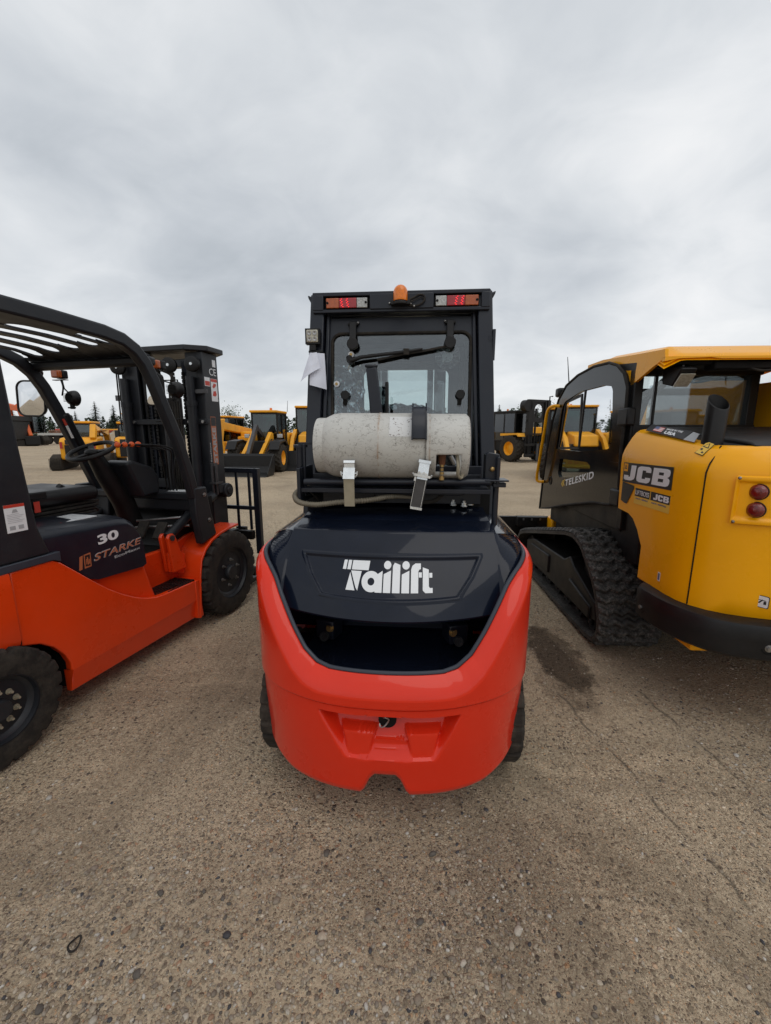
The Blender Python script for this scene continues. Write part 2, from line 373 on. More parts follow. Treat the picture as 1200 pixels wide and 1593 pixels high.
# ------------------------------------------------------------- the ground
def ground_material():
    m = bpy.data.materials.new('gravel_ground'); m.use_nodes = True; nt = m.node_tree; L = nt.links.new
    b = nt.nodes['Principled BSDF']; g = nd(nt, 'ShaderNodeNewGeometry'); P = g.outputs['Position']
    def mp(scale=(1, 1, 1), loc=(0, 0, 0)):
        n = nd(nt, 'ShaderNodeMapping'); n.inputs['Scale'].default_value = scale; n.inputs['Location'].default_value = loc; L(P, n.inputs[0]); return n.outputs[0]
    def noise_(s, d, r, v=None, dist=0):
        n = nd(nt, 'ShaderNodeTexNoise', inp={'Scale': s, 'Detail': d, 'Roughness': r, 'Distortion': dist}); L(v or P, n.inputs['Vector']); return n.outputs[0]
    def ramp(f, st):
        c = nd(nt, 'ShaderNodeValToRGB'); L(f, c.inputs[0]); e = c.color_ramp.elements
        e[0].position, e[0].color = st[0][0], tuple(st[0][1]) + (1,); e[1].position, e[1].color = st[-1][0], tuple(st[-1][1]) + (1,)
        for p, q in st[1:-1]: x = e.new(p); x.color = tuple(q) + (1,)
        return c.outputs[0]
    def mixc(f, a, c, bt='MIX'):
        n = nd(nt, 'ShaderNodeMixRGB', blend_type=bt)
        for i, x in enumerate((f, a, c)):
            if isinstance(x, (int, float)): n.inputs[i].default_value = x
            elif isinstance(x, tuple): n.inputs[i].default_value = x
            else: L(x, n.inputs[i])
        return n.outputs[0]
    def mth(op, a, c=None, clamp=False):
        n = nd(nt, 'ShaderNodeMath', operation=op); n.use_clamp = clamp
        for i, x in enumerate((a, c)):
            if x is None: continue
            if isinstance(x, (int, float)): n.inputs[i].default_value = x
            else: L(x, n.inputs[i])
        return n.outputs[0]
    def mr(f, a, c, d=0, e=1):
        n = nd(nt, 'ShaderNodeMapRange', inp={'From Min': a, 'From Max': c, 'To Min': d, 'To Max': e}); L(f, n.inputs[0]); return n.outputs[0]
    # packed fine dirt
    fine = noise_(55, 8, .75); mid = noise_(3.2, 6, .6); big = noise_(.45, 5, .55)
    dirt = ramp(fine, [(.3, (.20, .16, .115)), (.5, (.34, .275, .20)), (.7, (.50, .415, .31))])
    dirt = mixc(mr(mid, .35, .7), dirt, (.37, .305, .225, 1), 'MIX')
    dirt = mixc(.62, ramp(fine, [(.32, (.13, .10, .072)), (.5, (.33, .265, .19)), (.68, (.60, .50, .375))]), dirt)
    # warp so the stones are not round cells
    wv = nd(nt, 'ShaderNodeTexNoise', inp={'Scale': 30.0, 'Detail': 2.0}); L(P, wv.inputs['Vector'])
    wa = nd(nt, 'ShaderNodeMixRGB', blend_type='ADD'); wa.inputs[0].default_value = .016; L(P, wa.inputs[1]); L(wv.outputs['Color'], wa.inputs[2])
    cols = [(.0, (.06, .052, .05)), (.08, (.13, .10, .078)), (.25, (.26, .205, .145)), (.45, (.38, .30, .215)), (.6, (.53, .44, .33)), (.75, (.20, .15, .11)), (.86, (.62, .53, .40)), (.94, (.50, .29, .155)), (1.0, (.70, .64, .54))]
    col = dirt; hgt = mth('MULTIPLY', fine, .009)
    for s, keep, dist, amp in ((210, .85, .42, .0032), (110, .80, .40, .006), (54, .60, .35, .011)):
        vo = nd(nt, 'ShaderNodeTexVoronoi', feature='F1'); vo.inputs['Scale'].default_value = s; vo.inputs['Randomness'].default_value = 1.0; L(wa.outputs[0], vo.inputs['Vector'])
        sp = nd(nt, 'ShaderNodeSeparateColor'); L(vo.outputs['Color'], sp.inputs[0])
        patch = mr(noise_(1.1 if s < 100 else .8, 5, .6, mp(loc=(s, 2, 0))), .38, .60, .22, 1.15)
        here = mth('LESS_THAN', sp.outputs[0], mth('MULTIPLY', patch, keep))
        edge = mr(vo.outputs['Distance'], dist, dist * 1.25, 1, 0)
        f = mth('MULTIPLY', here, edge, True)
        sc = ramp(sp.outputs[1], cols)
        sc = mixc(.2, sc, ramp(noise_(220, 3, .6), [(.3, (.10, .08, .06)), (.7, (.40, .34, .27))]))
        col = mixc(f, col, sc)
        dome = mth('MULTIPLY', mth('MULTIPLY', f, mr(vo.outputs['Distance'], 0, dist * 1.2, 1, .2)), amp)
        hgt = mth('ADD', hgt, dome)
    # broad wear: paler trafficked lanes and darker damp earth
    lane = noise_(1.0, 5, .6, mp((.8, .12, 1), (3, 0, 0)))
    col = mixc(mr(lane, .35, .65, 0, .35), col, mixc(1.0, col, (1.25, 1.2, 1.12, 1), 'MULTIPLY'))
    col = mixc(mr(big, .4, .62, .0, .38), col, mixc(1.0, col, (.66, .66, .67, 1), 'MULTIPLY'))
    band = noise_(1.0, 5, .6, mp((.10, 1.1, 1), (7, 0, 0), ))
    col = mixc(mr(band, .42, .62, 0, .30), col, mixc(1.0, col, (.66, .65, .64, 1), 'MULTIPLY'))
    smooth_ = noise_(.9, 6, .6, mp(loc=(11, 5, 0)))
    col = mixc(mr(smooth_, .54, .68, 0, .40), col, (.35, .285, .21, 1))
    # wheel ruts sweeping across the yard: parallel ragged bands
    rt = mth('ADD', mth('MULTIPLY', noise_(.35, 3, .5), 3.2), 0)
    sepr = nd(nt, 'ShaderNodeSeparateXYZ'); L(P, sepr.inputs[0])
    for ax_, off, sl_ in ((1, 2.6, .22), (1, 4.5, -.12), (0, 1.9, .35), (0, -.55, -.08)):
        u_ = mth('ADD', mth('SUBTRACT', sepr.outputs[1 if ax_ else 0], off), mth('ADD', mth('MULTIPLY', sepr.outputs[0 if ax_ else 1], sl_), mth('SUBTRACT', rt, 1.6)))
        f_ = mth('ABSOLUTE', mth('SUBTRACT', mth('ABSOLUTE', u_), .75)); g_ = mr(mth('ADD', f_, mth('MULTIPLY', mth('SUBTRACT', fine, .5), .2)), .03, .17, 1, 0)
        col = mixc(mth('MULTIPLY', g_, .22), col, mixc(1.0, col, (1.25, 1.22, 1.18, 1) if ax_ else (.62, .61, .60, 1), 'MULTIPLY')); hgt = mth('SUBTRACT', hgt, mth('MULTIPLY', g_, .006))
    # ragged oil and water stains by the loader, fainter dark patches at machine rears
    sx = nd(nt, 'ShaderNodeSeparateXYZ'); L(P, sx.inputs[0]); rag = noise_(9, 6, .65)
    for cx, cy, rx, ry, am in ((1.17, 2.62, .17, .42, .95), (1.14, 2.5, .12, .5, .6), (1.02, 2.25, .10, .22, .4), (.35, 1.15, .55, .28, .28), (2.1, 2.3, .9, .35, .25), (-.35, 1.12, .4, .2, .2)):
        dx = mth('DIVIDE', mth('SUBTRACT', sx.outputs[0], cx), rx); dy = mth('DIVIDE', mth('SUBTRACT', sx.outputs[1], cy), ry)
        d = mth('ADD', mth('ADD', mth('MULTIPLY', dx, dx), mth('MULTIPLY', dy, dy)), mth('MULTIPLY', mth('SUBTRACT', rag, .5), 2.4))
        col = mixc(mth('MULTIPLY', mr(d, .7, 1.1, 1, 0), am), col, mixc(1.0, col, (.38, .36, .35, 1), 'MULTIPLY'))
    # tyre-edge crack lines: x = f(y)
    wob = mth('MULTIPLY', mth('SUBTRACT', noise_(4, 5, .6), .5), .10)
    for x0, sl, y0, y1 in ((1.345, -.155, .5, 2.2), (1.72, -.10, .8, 2.2)):
        ln = mth('ABSOLUTE', mth('ADD', mth('SUBTRACT', sx.outputs[0], mth('ADD', mth('MULTIPLY', sx.outputs[1], sl), x0)), wob))
        gap = mr(noise_(5, 4, .6, mp(loc=(9, 1, 0))), .42, .55)
        on = mth('MULTIPLY', mth('MULTIPLY', mth('GREATER_THAN', sx.outputs[1], y0), mth('LESS_THAN', sx.outputs[1], y1)), mth('MULTIPLY', gap, mr(ln, .002, .011, 1, 0)))
        col = mixc(mth('MULTIPLY', on, .75), col, (.09, .075, .058, 1)); hgt = mth('SUBTRACT', hgt, mth('MULTIPLY', on, .006))
    hgt = mth('ADD', hgt, mth('MULTIPLY', noise_(14, 5, .6), .012))
    bp = nd(nt, 'ShaderNodeBump', inp={'Strength': 1.0, 'Distance': 1.0}); L(hgt, bp.inputs['Height']); L(bp.outputs[0], b.inputs['Normal'])
    col = mixc(1.0, col, (1.37, 1.345, 1.275, 1), 'MULTIPLY')
    L(col, b.inputs['Base Color']); b.inputs['Roughness'].default_value = .85; b.inputs['Specular IOR Level'].default_value = .25
    MATS['ground'] = m
ground_material()
def gz(x, y):
    return 0.012 * (noise.noise(V(x * .8, y * .8, 0)) - .2) + .005 * noise.noise(V(x * 3, y * 3, 4)) + .03 * noise.noise(V(x * .09, y * .09, 9)) * min(1, max(0, (math.hypot(x, y) - 5) / 20)) - .004
def spaced(n, lo, span, base):
    out = []
    for i in range(-n, n + 1):
        t = i / n; out.append(math.copysign((math.exp(abs(t) * base) - 1) / (math.exp(base) - 1) * span, t) + lo)
    return out
gxs = spaced(130, 0, 900, 6.5); gys = spaced(130, 2.0, 900, 6.5)
k = M(); k.grid(lambda u, v: (gxs[int(round(u * 260))], gys[int(round(v * 260))], gz(gxs[int(round(u * 260))], gys[int(round(v * 260))])), 261, 261)
tag(k.build('gravel_ground', 'ground', smooth=180), kind='structure')

def pebbles():
    m = bpy.data.materials.new('pebble'); m.use_nodes = True; nt = m.node_tree; L = nt.links.new; b = nt.nodes['Principled BSDF']
    a = nd(nt, 'ShaderNodeAttribute', attribute_name='stone'); tc = nd(nt, 'ShaderNodeTexCoord')
    n = nd(nt, 'ShaderNodeTexNoise', inp={'Scale': 160.0, 'Detail': 5.0, 'Roughness': .7}); L(tc.outputs['Object'], n.inputs['Vector'])
    r = nd(nt, 'ShaderNodeMapRange', inp={'From Min': .3, 'From Max': .7, 'To Min': .7, 'To Max': 1.2}); L(n.outputs[0], r.inputs[0])
    mx = nd(nt, 'ShaderNodeVectorMath', operation='SCALE'); L(a.outputs['Color'], mx.inputs[0]); L(r.outputs[0], mx.inputs['Scale'])
    L(mx.outputs[0], b.inputs['Base Color']); b.inputs['Roughness'].default_value = .7
    MATS['pebble'] = m
    pal = [(.05, .048, .052), (.10, .085, .07), (.17, .135, .10), (.24, .19, .14), (.30, .245, .18), (.36, .30, .225), (.42, .37, .30), (.30, .18, .11), (.22, .17, .13), (.26, .215, .165), (.46, .43, .38)]
    wt = [4, 5, 10, 18, 20, 18, 8, 5, 8, 14, 3]
    rnd = random.Random(3); vs = []; fs = []; cols = []
    # unit blob: 3 rings
    def blob(x, y, z, r, el, fl, an):
        b0 = len(vs); rings = 2; n = 7
        ca, sa = math.cos(an), math.sin(an); j = [rnd.uniform(.82, 1.15) for _ in range(n)]
        for h_, rad in ((-.3, .92), (.25, 1.0), (.75, .62)):
            for i in range(n):
                t = 2 * math.pi * i / n; px = math.cos(t) * r * el * rad * j[i]; py = math.sin(t) * r / el * rad * j[i]
                vs.append((x + px * ca - py * sa, y + px * sa + py * ca, z + h_ * r * fl))
        vs.append((x, y, z + r * fl * .95))
        for q in range(2):
            for i in range(n): fs.append((b0 + q * n + i, b0 + q * n + (i + 1) % n, b0 + (q + 1) * n + (i + 1) % n, b0 + (q + 1) * n + i))
        for i in range(n): fs.append((b0 + 2 * n + i, b0 + 2 * n + (i + 1) % n, b0 + 3 * n))
        c = rnd.choices(pal, wt)[0]; s = rnd.uniform(.85, 1.15); cols.extend([(c[0] * s, c[1] * s, c[2] * s, 1)] * (3 * n + 1))
    cnt = 0
    while cnt < 46000:
        y = .35 + 6.5 * rnd.random() ** 2.0; wd = 1.05 * y + .9; x = rnd.uniform(-wd, wd)
        dens = .12 + sst(-.15, .25, noise.noise(V(x * 1.1, y * 1.1, 5.5)))
        if rnd.random() > dens: continue
        r = .0022 + .0052 * rnd.random() ** 2.4 + (.009 * rnd.random() if rnd.random() < .03 else 0)
        if y > 3: r *= 1.4
        blob(x, y, gz(x, y) + r * rnd.uniform(-.12, .2), r, rnd.uniform(1.0, 1.3), rnd.uniform(.45, .8), rnd.uniform(0, 6.3)); cnt += 1
    me = bpy.data.meshes.new('loose_pebbles'); me.from_pydata(vs, [], fs)
    at = me.color_attributes.new('stone', 'FLOAT_COLOR', 'POINT')
    at.data.foreach_set('color', [q for c in cols for q in c]); me.shade_smooth(); me.materials.append(MATS['pebble'])
    o = bpy.data.objects.new('loose_pebbles', me); COL.objects.link(o)
    tag(o, 'loose brown and grey pebbles scattered over the packed dirt yard', 'gravel', kind='stuff')
pebbles()
k = M(); k.tube([(-.924 + .014 * math.cos(a), .965 + .019 * math.sin(a), .006 + .004 * math.sin(a * 2)) for a in [i * math.pi / 14 for i in range(28)]], .0028, 8, closed=True)
tag(k.build('rubber_ring', 'rubber'), 'small black rubber ring lying on the gravel in the foreground', 'ring')
# ------------------------------------------------------------- the forklift in the middle
FX, FY, FYAW = -0.005, 1.29, 4.5
fk = thing('forklift', 'red and navy forklift with enclosed cab seen from the rear, closest machine in the centre', 'forklift', FX, FY, FYAW, 'forklifts parked in the yard')
CW_W, CW_YC, CW_YR, CW_YF = .595, .56, 0.0, 1.30
def cw_xy(q, ins):
    s = -1 if q < 0 else 1; a = abs(q); W = CW_W - ins; n = 2.4
    if a <= .8:
        th = a / .8 * math.pi / 2
        return (s * W * math.sin(th) ** (2 / n), CW_YC - (CW_YC - CW_YR - ins) * max(0, math.cos(th)) ** (2 / n))
    return (s * W, lerp(CW_YC, CW_YF, (a - .8) / .2))
ZC = [(0, .585), (.25, .585), (.31, .607), (.36, .655), (.40, .715), (.45, .80), (.50, .88), (.545, .945), (.575, .975), (.594, .985), (.6, .99)]
ZL = [(0, .645), (.21, .647), (.262, .660), (.315, .700), (.367, .775), (.412, .85), (.452, .915), (.49, .965), (.522, .998), (.56, 1.01)]
def zcrease(x, y): return interp(ZC, abs(x))
def zlip(x, y): return interp(ZL, abs(x) * (CW_W - .055) / (CW_W))
def lipins(x): return lerp(.055, .026, sst(.50, .594, abs(x)))
def zbot(x, y):
    a = abs(x); z = interp([(0, .236), (.042, .236), (.062, .215), (.085, .165), (.10, .15), (.28, .150), (.40, .150), (.48, .165), (.54, .185), (.6, .20)], a)
    return lerp(z, .50, sst(.30, .38, y))
def recess(x, z):
    """how far the towing pocket goes in"""
    if z > .515 or z < .30: return 0
    t = (z - .325) / (.503 - .325)                     # 0 at the foot, 1 at the top edge
    hw = lerp(.165, .252, min(1, max(0, t))); cx = lerp(.02, .014, t)
    m = sst(hw + .012, hw - .022, abs(x - cx)) if False else 1 - sst(hw - .024, hw + .010, abs(x - cx))
    top = 1 - sst(.498, .508, z); t = min(1, max(0, t))
    d = .105 * t ** .8
    # two pads stand proud of the slope, a low bridge joins them
    for px, pw0, pw1 in ((-.098, .040, .066), (.138, .040, .066)):
        if .330 < z < .432:
            s = (z - .330) / .102; w = lerp(pw0, pw1, s)
            mm = 1 - sst(w - .008, w + .006, abs(x - px))
            d = lerp(d, .012 + .012 * s, mm * sst(.434, .424, z) if False else mm * (1 - sst(.422, .432, z)))
    if .33 < z < .392 and abs(x - .02) < .06: d = min(d, .035 * (1 if z > .36 else .7) + .0)
    return d * m * top
def cw_mesh():
    cols = []
    q = -1.0
    while q < 1.0001:
        cols.append(q); a = abs(q); q += .003 if a < .42 else (.006 if a < .8 else .02)
    rows = [('b', .16), ('b2', 0)] + [('r', i) for i in range(5)] + [('m', i / 52) for i in range(53)] + [('s', i) for i in range(4)] + [('u', i / 10) for i in range(11)] + [('k', i / 5) for i in range(1, 6)] + [('c', 0), ('c', 1), ('c', 2)]
    vs = []
    for q in cols:
        x0, y0 = cw_xy(q, 0); zb = zbot(x0, y0); zc = zcrease(x0, y0); zl = zlip(x0, y0)
        zs = .538 - .02 * sst(.3, .6, abs(x0)); low = .014
        def taper(z): return .009 + low * (1 - sst(.12, .52, z))
        for typ, t in rows:
            if typ == 'b': ins, z = .26, zb + .015
            elif typ == 'b2': ins, z = taper(zb) + .05, zb
            elif typ == 'r': a = (t + 1) / 5 * math.pi / 2; ins, z = taper(zb) + .05 * (1 - math.sin(a)), zb + .045 * (1 - math.cos(a))
            elif typ == 'm': z = lerp(zb + .045, zs - .004, t) if zb + .045 < zs else zs; ins = taper(z)
            elif typ == 's': ins, z = ((.012, zs - .003), (.009, zs + .001), (.002, zs + .004), (0, zs + .008))[t]
            elif typ == 'u': ins, z = 0, lerp(zs + .01, zc - .008, t)
            elif typ == 'k':
                ins = lerp(.003, lipins(x0) - .004, t ** 1.0); z = lerp(zc, zl, t) + .006 * math.sin(t * math.pi)
                if t == 1: pass
            else: ins, z = ((lipins(x0) + .001, zl - .001), (lipins(x0) + .006, zl - .010), (lipins(x0) + .012, zl - .16))[t]
            x, y = cw_xy(q, ins)
            if typ in 'm': y += recess(x, z)
            vs.append((x, y, z))
    nc, nr = len(cols), len(rows)
    k = M(); k.add(vs, [(i * nr + j, (i + 1) * nr + j, (i + 1) * nr + j + 1, i * nr + j + 1) for i in range(nc - 1) for j in range(nr - 1)])
    return k
cw = cw_mesh().build('counterweight', 'red_paint', fk, smooth=50)
# drawbar pin in the pocket
pn = M(); pn.cyl((.008, .05, .468), (.008, .14, .468), .033, n=28); pn.build('pin_socket', 'black_void', cw)
pn = M(); pn.tube(smoothpath([(-.006, .045, .480), (.004, .035, .487), (.014, .038, .478), (.008, .04, .462), (-.004, .036, .450), (-.016, .038, .447), (-.020, .045, .455)], 5), .0028, 8); pn.cyl((.008, .06, .445), (.008, .06, .49), .009, n=14)
pn.build('drawbar_pin', 'steel', cw)
# seal round the U-shaped opening
pts = []
q = -.985
while q <= .986:
    x0, y0 = cw_xy(q, 0); x, y = cw_xy(q, lipins(x0) + .009); pts.append((x, y, zlip(x0, y0) + .001)); q += .012
M().tube(pts, .0085, 10).build('edge_seal', 'seal_grey', fk)
# rear bulkhead and sloping floor inside the opening
k = M(); k.prism([(.12, .55), (.12, .57), (.30, .575), (.56, .60), (.56, .98), (.62, .98), (.62, .55)], -.37, .37, 'x'); k.prism([(.30, .55), (.30, .575), (.56, .60), (.56, .98), (.62, .98), (.62, .55)], -.51, .51, 'x') if False else None; k.box(-.53, .53, .50, .55, .60, .98); k.box(-.50, .50, .30, .50, .54, .574)
bh = k.build('rear_bulkhead', 'navy_paint', fk, bevel=.01)
for sx in (-1, 1):
    b = M(); b.cbox((sx * .275, .40, .655), (.085, .09, .085), (0, 0, 18 * sx)); b.cbox((sx * .275, .45, .70), (.13, .06, .02), (12, 0, 0)); mo = b.build('hood_mount', 'navy_frame', fk, bevel=.006)
    b = M(); hexbolt(b, (sx * .262, .352, .668), (sx * .25, -1, .15), .012, .014); b.build('bolt', 'brass', mo)
    b = M(); b.lathe([(.020, 0), (.020, .016), (.012, .016), (.012, .006), (.001, .006)], (sx * .285, .352, .630), (sx * .25, -1, .1), 20); b.build('bush', 'steel_dark', mo)
M().tube([(-.22, .42, .71), (.22, .42, .705)], .006, 8).build('cable', 'rubber', fk)

# hood
def hood_face(s, t):
    """rear face: s -1..1 across, t 0 at the top edge, 1 at the lower lip"""
    a = V(s * .425, .37 + .045 * s * s, 1.088 - .006 * s * s); b = V(s * .432, .130 + .105 * s * s, .812 + .006 * s * s)
    p = a.lerp(b, t); p.y -= .020 * math.sin(math.pi * t); return p
def hood_n(s, t):
    e = .01; du = hood_face(s + e, t) - hood_face(s - e, t); dv = hood_face(s, min(1, t + e)) - hood_face(s, max(0, t - e))
    n = du.cross(dv).normalized(); return n if n.y < 0 else -n
def panel_d(s, t):
    x = s * .43; tb = .735 + .03 * (1 - (x / .3) ** 2); tt = .285
    if t < tt - .05 or t > tb + .05: return 0
    hw = interp([(tt, .355), (.52, .315), (tb, .262)], t)
    d = min(hw - abs(x), (t - tt) * .34, (tb - t) * .34)
    return -.0075 * sst(-.003, .009, d) + .003 * (1 - sst(0, .012, abs(d + .006)))
def hf(u, v):
    s = u * 2 - 1; t = v
    return hood_face(s, t) + hood_n(s, t) * panel_d(s, t)
k = M(); k.grid(hf, 241, 150)
N0 = len(k.v)
nv = 150
# lower lip turned under, top, shoulders
edge_t = [V(*k.v[i * nv]) for i in range(241)]; edge_b = [V(*k.v[i * nv + nv - 1]) for i in range(241)]
def strip(rows_):
    n = len(rows_[0]); k.add([p for r_ in rows_ for p in r_], [(i * n + j, i * n + j + 1, (i + 1) * n + j + 1, (i + 1) * n + j) for i in range(len(rows_) - 1) for j in range(n - 1)])
strip([edge_b, [p + V(0, .004, -.008) for p in edge_b], [p + V(0, .014, -.012) for p in edge_b], [p + V(0, .10, -.004) for p in edge_b]])
def topz(y): return 1.088 + .012 * sst(.38, .75, y) + .0 * y
rows_ = [edge_t]
for dy, dz in ((.003, .006), (.010, .0095), (.02, .0105), (.08, .014), (.16, .020), (.17, .0145), (.174, .0145), (.184, .021), (.3, .031), (.45, .043), (.6, .052)):
    rows_.append([V(lerp(p.x, p.x * 1.04, dy / .6), p.y + dy, p.z + dz) for p in edge_t])
strip(rows_)
for sx in (-1, 1):
    i = 0 if sx < 0 else 240
    col = [V(*k.v[i * nv + j]) for j in range(nv)]
    out = [V(sx * .568, .62, 1.012), V(sx * .560, .50, 1.004), V(sx * .535, .39, .972), V(sx * .498, .315, .918), V(sx * .458, .268, .855), V(sx * .445, .25, .815)]
    op = smoothpath(out, 18); m_ = len(op)
    rws = []
    for j in range(nv):
        a = col[j]; b = op[min(m_ - 1, int(round(j / (nv - 1) * (m_ - 1))))]
        r_ = []
        for t in (0, .03, .07, .14, .3, .5, .7, .86, .94, 1.0):
            p = a.lerp(b, t); bul = .016 * math.sin(math.pi * t) ** .6 if 0 < t < 1 else 0
            r_.append(p + V(sx * bul * .7, -bul * .5, bul * .8))
        rws.append(r_)
    strip(rws)
    # shoulder going forward
    tops = [V(*p) for p in (rows_[r][i] for r in range(len(rows_)))]
    r0 = rws[0]; tail = []
    for dy in (0, .1, .25, .45, .6):
        tail.append([V(p.x * lerp(1, 1.02, t / 9), p.y + dy * lerp(1, 1.15, t / 9), p.z + .018 * dy / .6 * (1 - t / 9)) for t, p in enumerate(r0)])
    strip(tail)
    strip([[p + V(0, 0, 0) for p in [op[0] + V(0, dy * 1.1, 0) for dy in (0, .3, .6)]], [p + V(-sx * .01, 0, -.05) for p in [op[0] + V(0, dy * 1.1, 0) for dy in (0, .3, .6)]]])
hood = k.build('hood', 'navy_paint', fk, smooth=30)
# maker's name across the hood, cut as white vinyl
def HP(a, b, d):
    # a: metres across from the centre, b: 0..1 up the letters
    s = a / .43; t = lerp(.675, .315, b / .1)
    return hood_face(s, t) + hood_n(s, t) * (panel_d(s, t) + d)
def arc(cx, cy, r, a0, a1, n=8): return [(cx + r * math.cos(R(lerp(a0, a1, i / n))), cy + r * math.sin(R(lerp(a0, a1, i / n)))) for i in range(n + 1)]
LG = []
def G(x, *polys):
    for p in polys: LG.append([(x + a * .001, b * .001) for a, b in p])
# T in three slabs with a slanted, split stem (units: one thousandth of the height of the panel)
U = .97
def G2(*polys):
    for p in polys: LG.append([(-.187 + a * U * .001, b * .000885) for a, b in p])
G2([(0, 78), (4, 112), (17, 112), (14, 78)], [(19, 78), (22, 112), (36, 112), (33, 78)], [(38, 78), (41, 112), (112, 112), (108, 78)])
G2([(35, 73), (78, 73), (74, 40), (62, 3)], [(31, 70), (56, 3), (20, 3)], [(82, 73), (96, 73), (84, 52), (78, 40)]) if False else G2([(36, 74), (80, 74), (74, 40), (68, 3), (60, 14)], [(33, 68), (57, 3), (20, 3)])
ring = arc(121, 38, 38, 0, 360, 32)[:-1]; hole = arc(121, 38, 14, 0, 360, 32)[:-1]
for i in range(32): G2([ring[i], ring[(i + 1) % 32], hole[(i + 1) % 32], hole[i]])
G2([(138, 0), (138, 60), (166, 78), (166, 0)])
dot = lambda cx, cy, r: arc(cx, cy, r, 0, 360, 18)[:-1]
G2([(171, 0), (171, 66), (200, 80), (200, 0)], dot(185, 99, 15))
G2([(207, 0), (207, 96), (214, 108), (237, 100), (237, 0)])
G2([(244, 0), (244, 66), (274, 80), (274, 0)], dot(260, 99, 15))
G2([(281, 0), (281, 84), (286, 98), (298, 106), (320, 106), (320, 86), (314, 84), (310, 78), (310, 0)], [(312, 74), (324, 74), (324, 56), (312, 56)])
G2([(328, 92), (352, 84), (352, 24), (356, 18), (367, 18), (367, 0), (338, 0), (328, 10)], [(354, 72), (366, 72), (366, 55), (354, 55)])
import bmesh
def dense_glyph(polys, P, m, parent, name, depth, step):
    bm = bmesh.new()
    for p in polys:
        try: bm.faces.new([bm.verts.new((a, b, 0)) for a, b in p])
        except ValueError: pass
    bmesh.ops.triangulate(bm, faces=bm.faces[:])
    xs = [v.co.x for v in bm.verts]; ys = [v.co.y for v in bm.verts]
    for ax, lo, hi in ((1, min(ys), max(ys)), (0, min(xs), max(xs))):
        c = lo + step
        while c < hi:
            n = V(0, 1, 0) if ax else V(1, 0, 0)
            bmesh.ops.bisect_plane(bm, geom=bm.verts[:] + bm.edges[:] + bm.faces[:], plane_co=n * c, plane_no=n, dist=1e-6); c += step
    r = bmesh.ops.extrude_face_region(bm, geom=bm.faces[:]); top = {e for e in r['geom'] if isinstance(e, bmesh.types.BMVert)}
    for v in bm.verts: v.co = P(v.co.x, v.co.y, depth if v in top else -.001)
    bmesh.ops.recalc_face_normals(bm, faces=bm.faces)
    me = bpy.data.meshes.new(name); bm.to_mesh(me); bm.free(); me.materials.append(MATS[m]); o = bpy.data.objects.new(name, me); COL.objects.link(o); o.parent = parent; return o
dense_glyph(LG, HP, 'white_vinyl', hood, 'logo', .0015, .012)

# rear tyres, a little of each shows beside the counterweight
for sx in (-1, 1):
    wheel(fk, (sx * .468, .52, .275), .275, .19, .15, sx, 'steel_dark', 24, .012, 'block', 6, tm='rubber_dusty')
for sx in (-1, 1):
    wheel(fk, (sx * .50, 2.15, .345), .345, .23, .20, sx, 'steel_dark', 26, .016, 'block', 6)
k = M(); k.box(-.45, .45, .60, 2.5, .14, .95); k.box(-.57, .57, 1.35, 1.85, .16, .50); k.build('chassis', 'red_paint', fk, bevel=.02)

# cab
cab = M()
def zy(z): return lerp(.90, 1.03, (z - 1.1) / 1.1)          # the rear plane leans
for sx in (-1, 1):
    xt, xb = .432, .482
    cab.bar([(sx * xb, zy(1.02) + .03, 1.02), (sx * xt, zy(2.2) + .03, 2.20)], .075, .06, (0, -1, .1))
    cab.bar([(sx * (xb - .052), zy(1.05) + .055, 1.05), (sx * (xt - .050), zy(2.12) + .055, 2.12)], .022, .05, (0, -1, .1))
    cab.bar([(sx * .47, 2.22, 1.0), (sx * .44, 2.05, 2.2)], .07, .07, (0, 1, 0))
    cab.bar([(sx * .475, 1.55, 1.0), (sx * .455, 1.50, 2.2)], .04, .05, (0, 1, 0))
    cab.box(*(sorted((sx * .455, sx * .475)) + [1.0, 2.2, 1.02, 1.28]))
    cab.prism([(sx * .44, 2.185), (sx * .488, 2.203), (sx * .484, 2.188), (sx * .452, 2.13)], 1.03, 1.20, 'y')
cab.box(-.43, .43, 2.03, 2.09, 2.02, 2.19); cab.box(-.45, .45, 2.16, 2.22, 1.0, 1.30)
cf = cab.build('cab_frame', 'navy_frame', fk, bevel=.006)
k = M(); k.box(-.465, .465, 1.035, 2.12, 2.196, 2.214); k.box(-.455, .455, 1.06, 1.10, 2.1, 2.196); k.box(-.455, -.435, 1.10, 2.1, 2.1, 2.196); k.box(.435, .455, 1.10, 2.1, 2.1, 2.196)
k.build('cab_roof', 'navy_frame', fk, bevel=.008)
k = M(); k.box(-.42, .42, 1.10, 2.02, 2.12, 2.13); k.build('headliner', 'black_paint', fk)
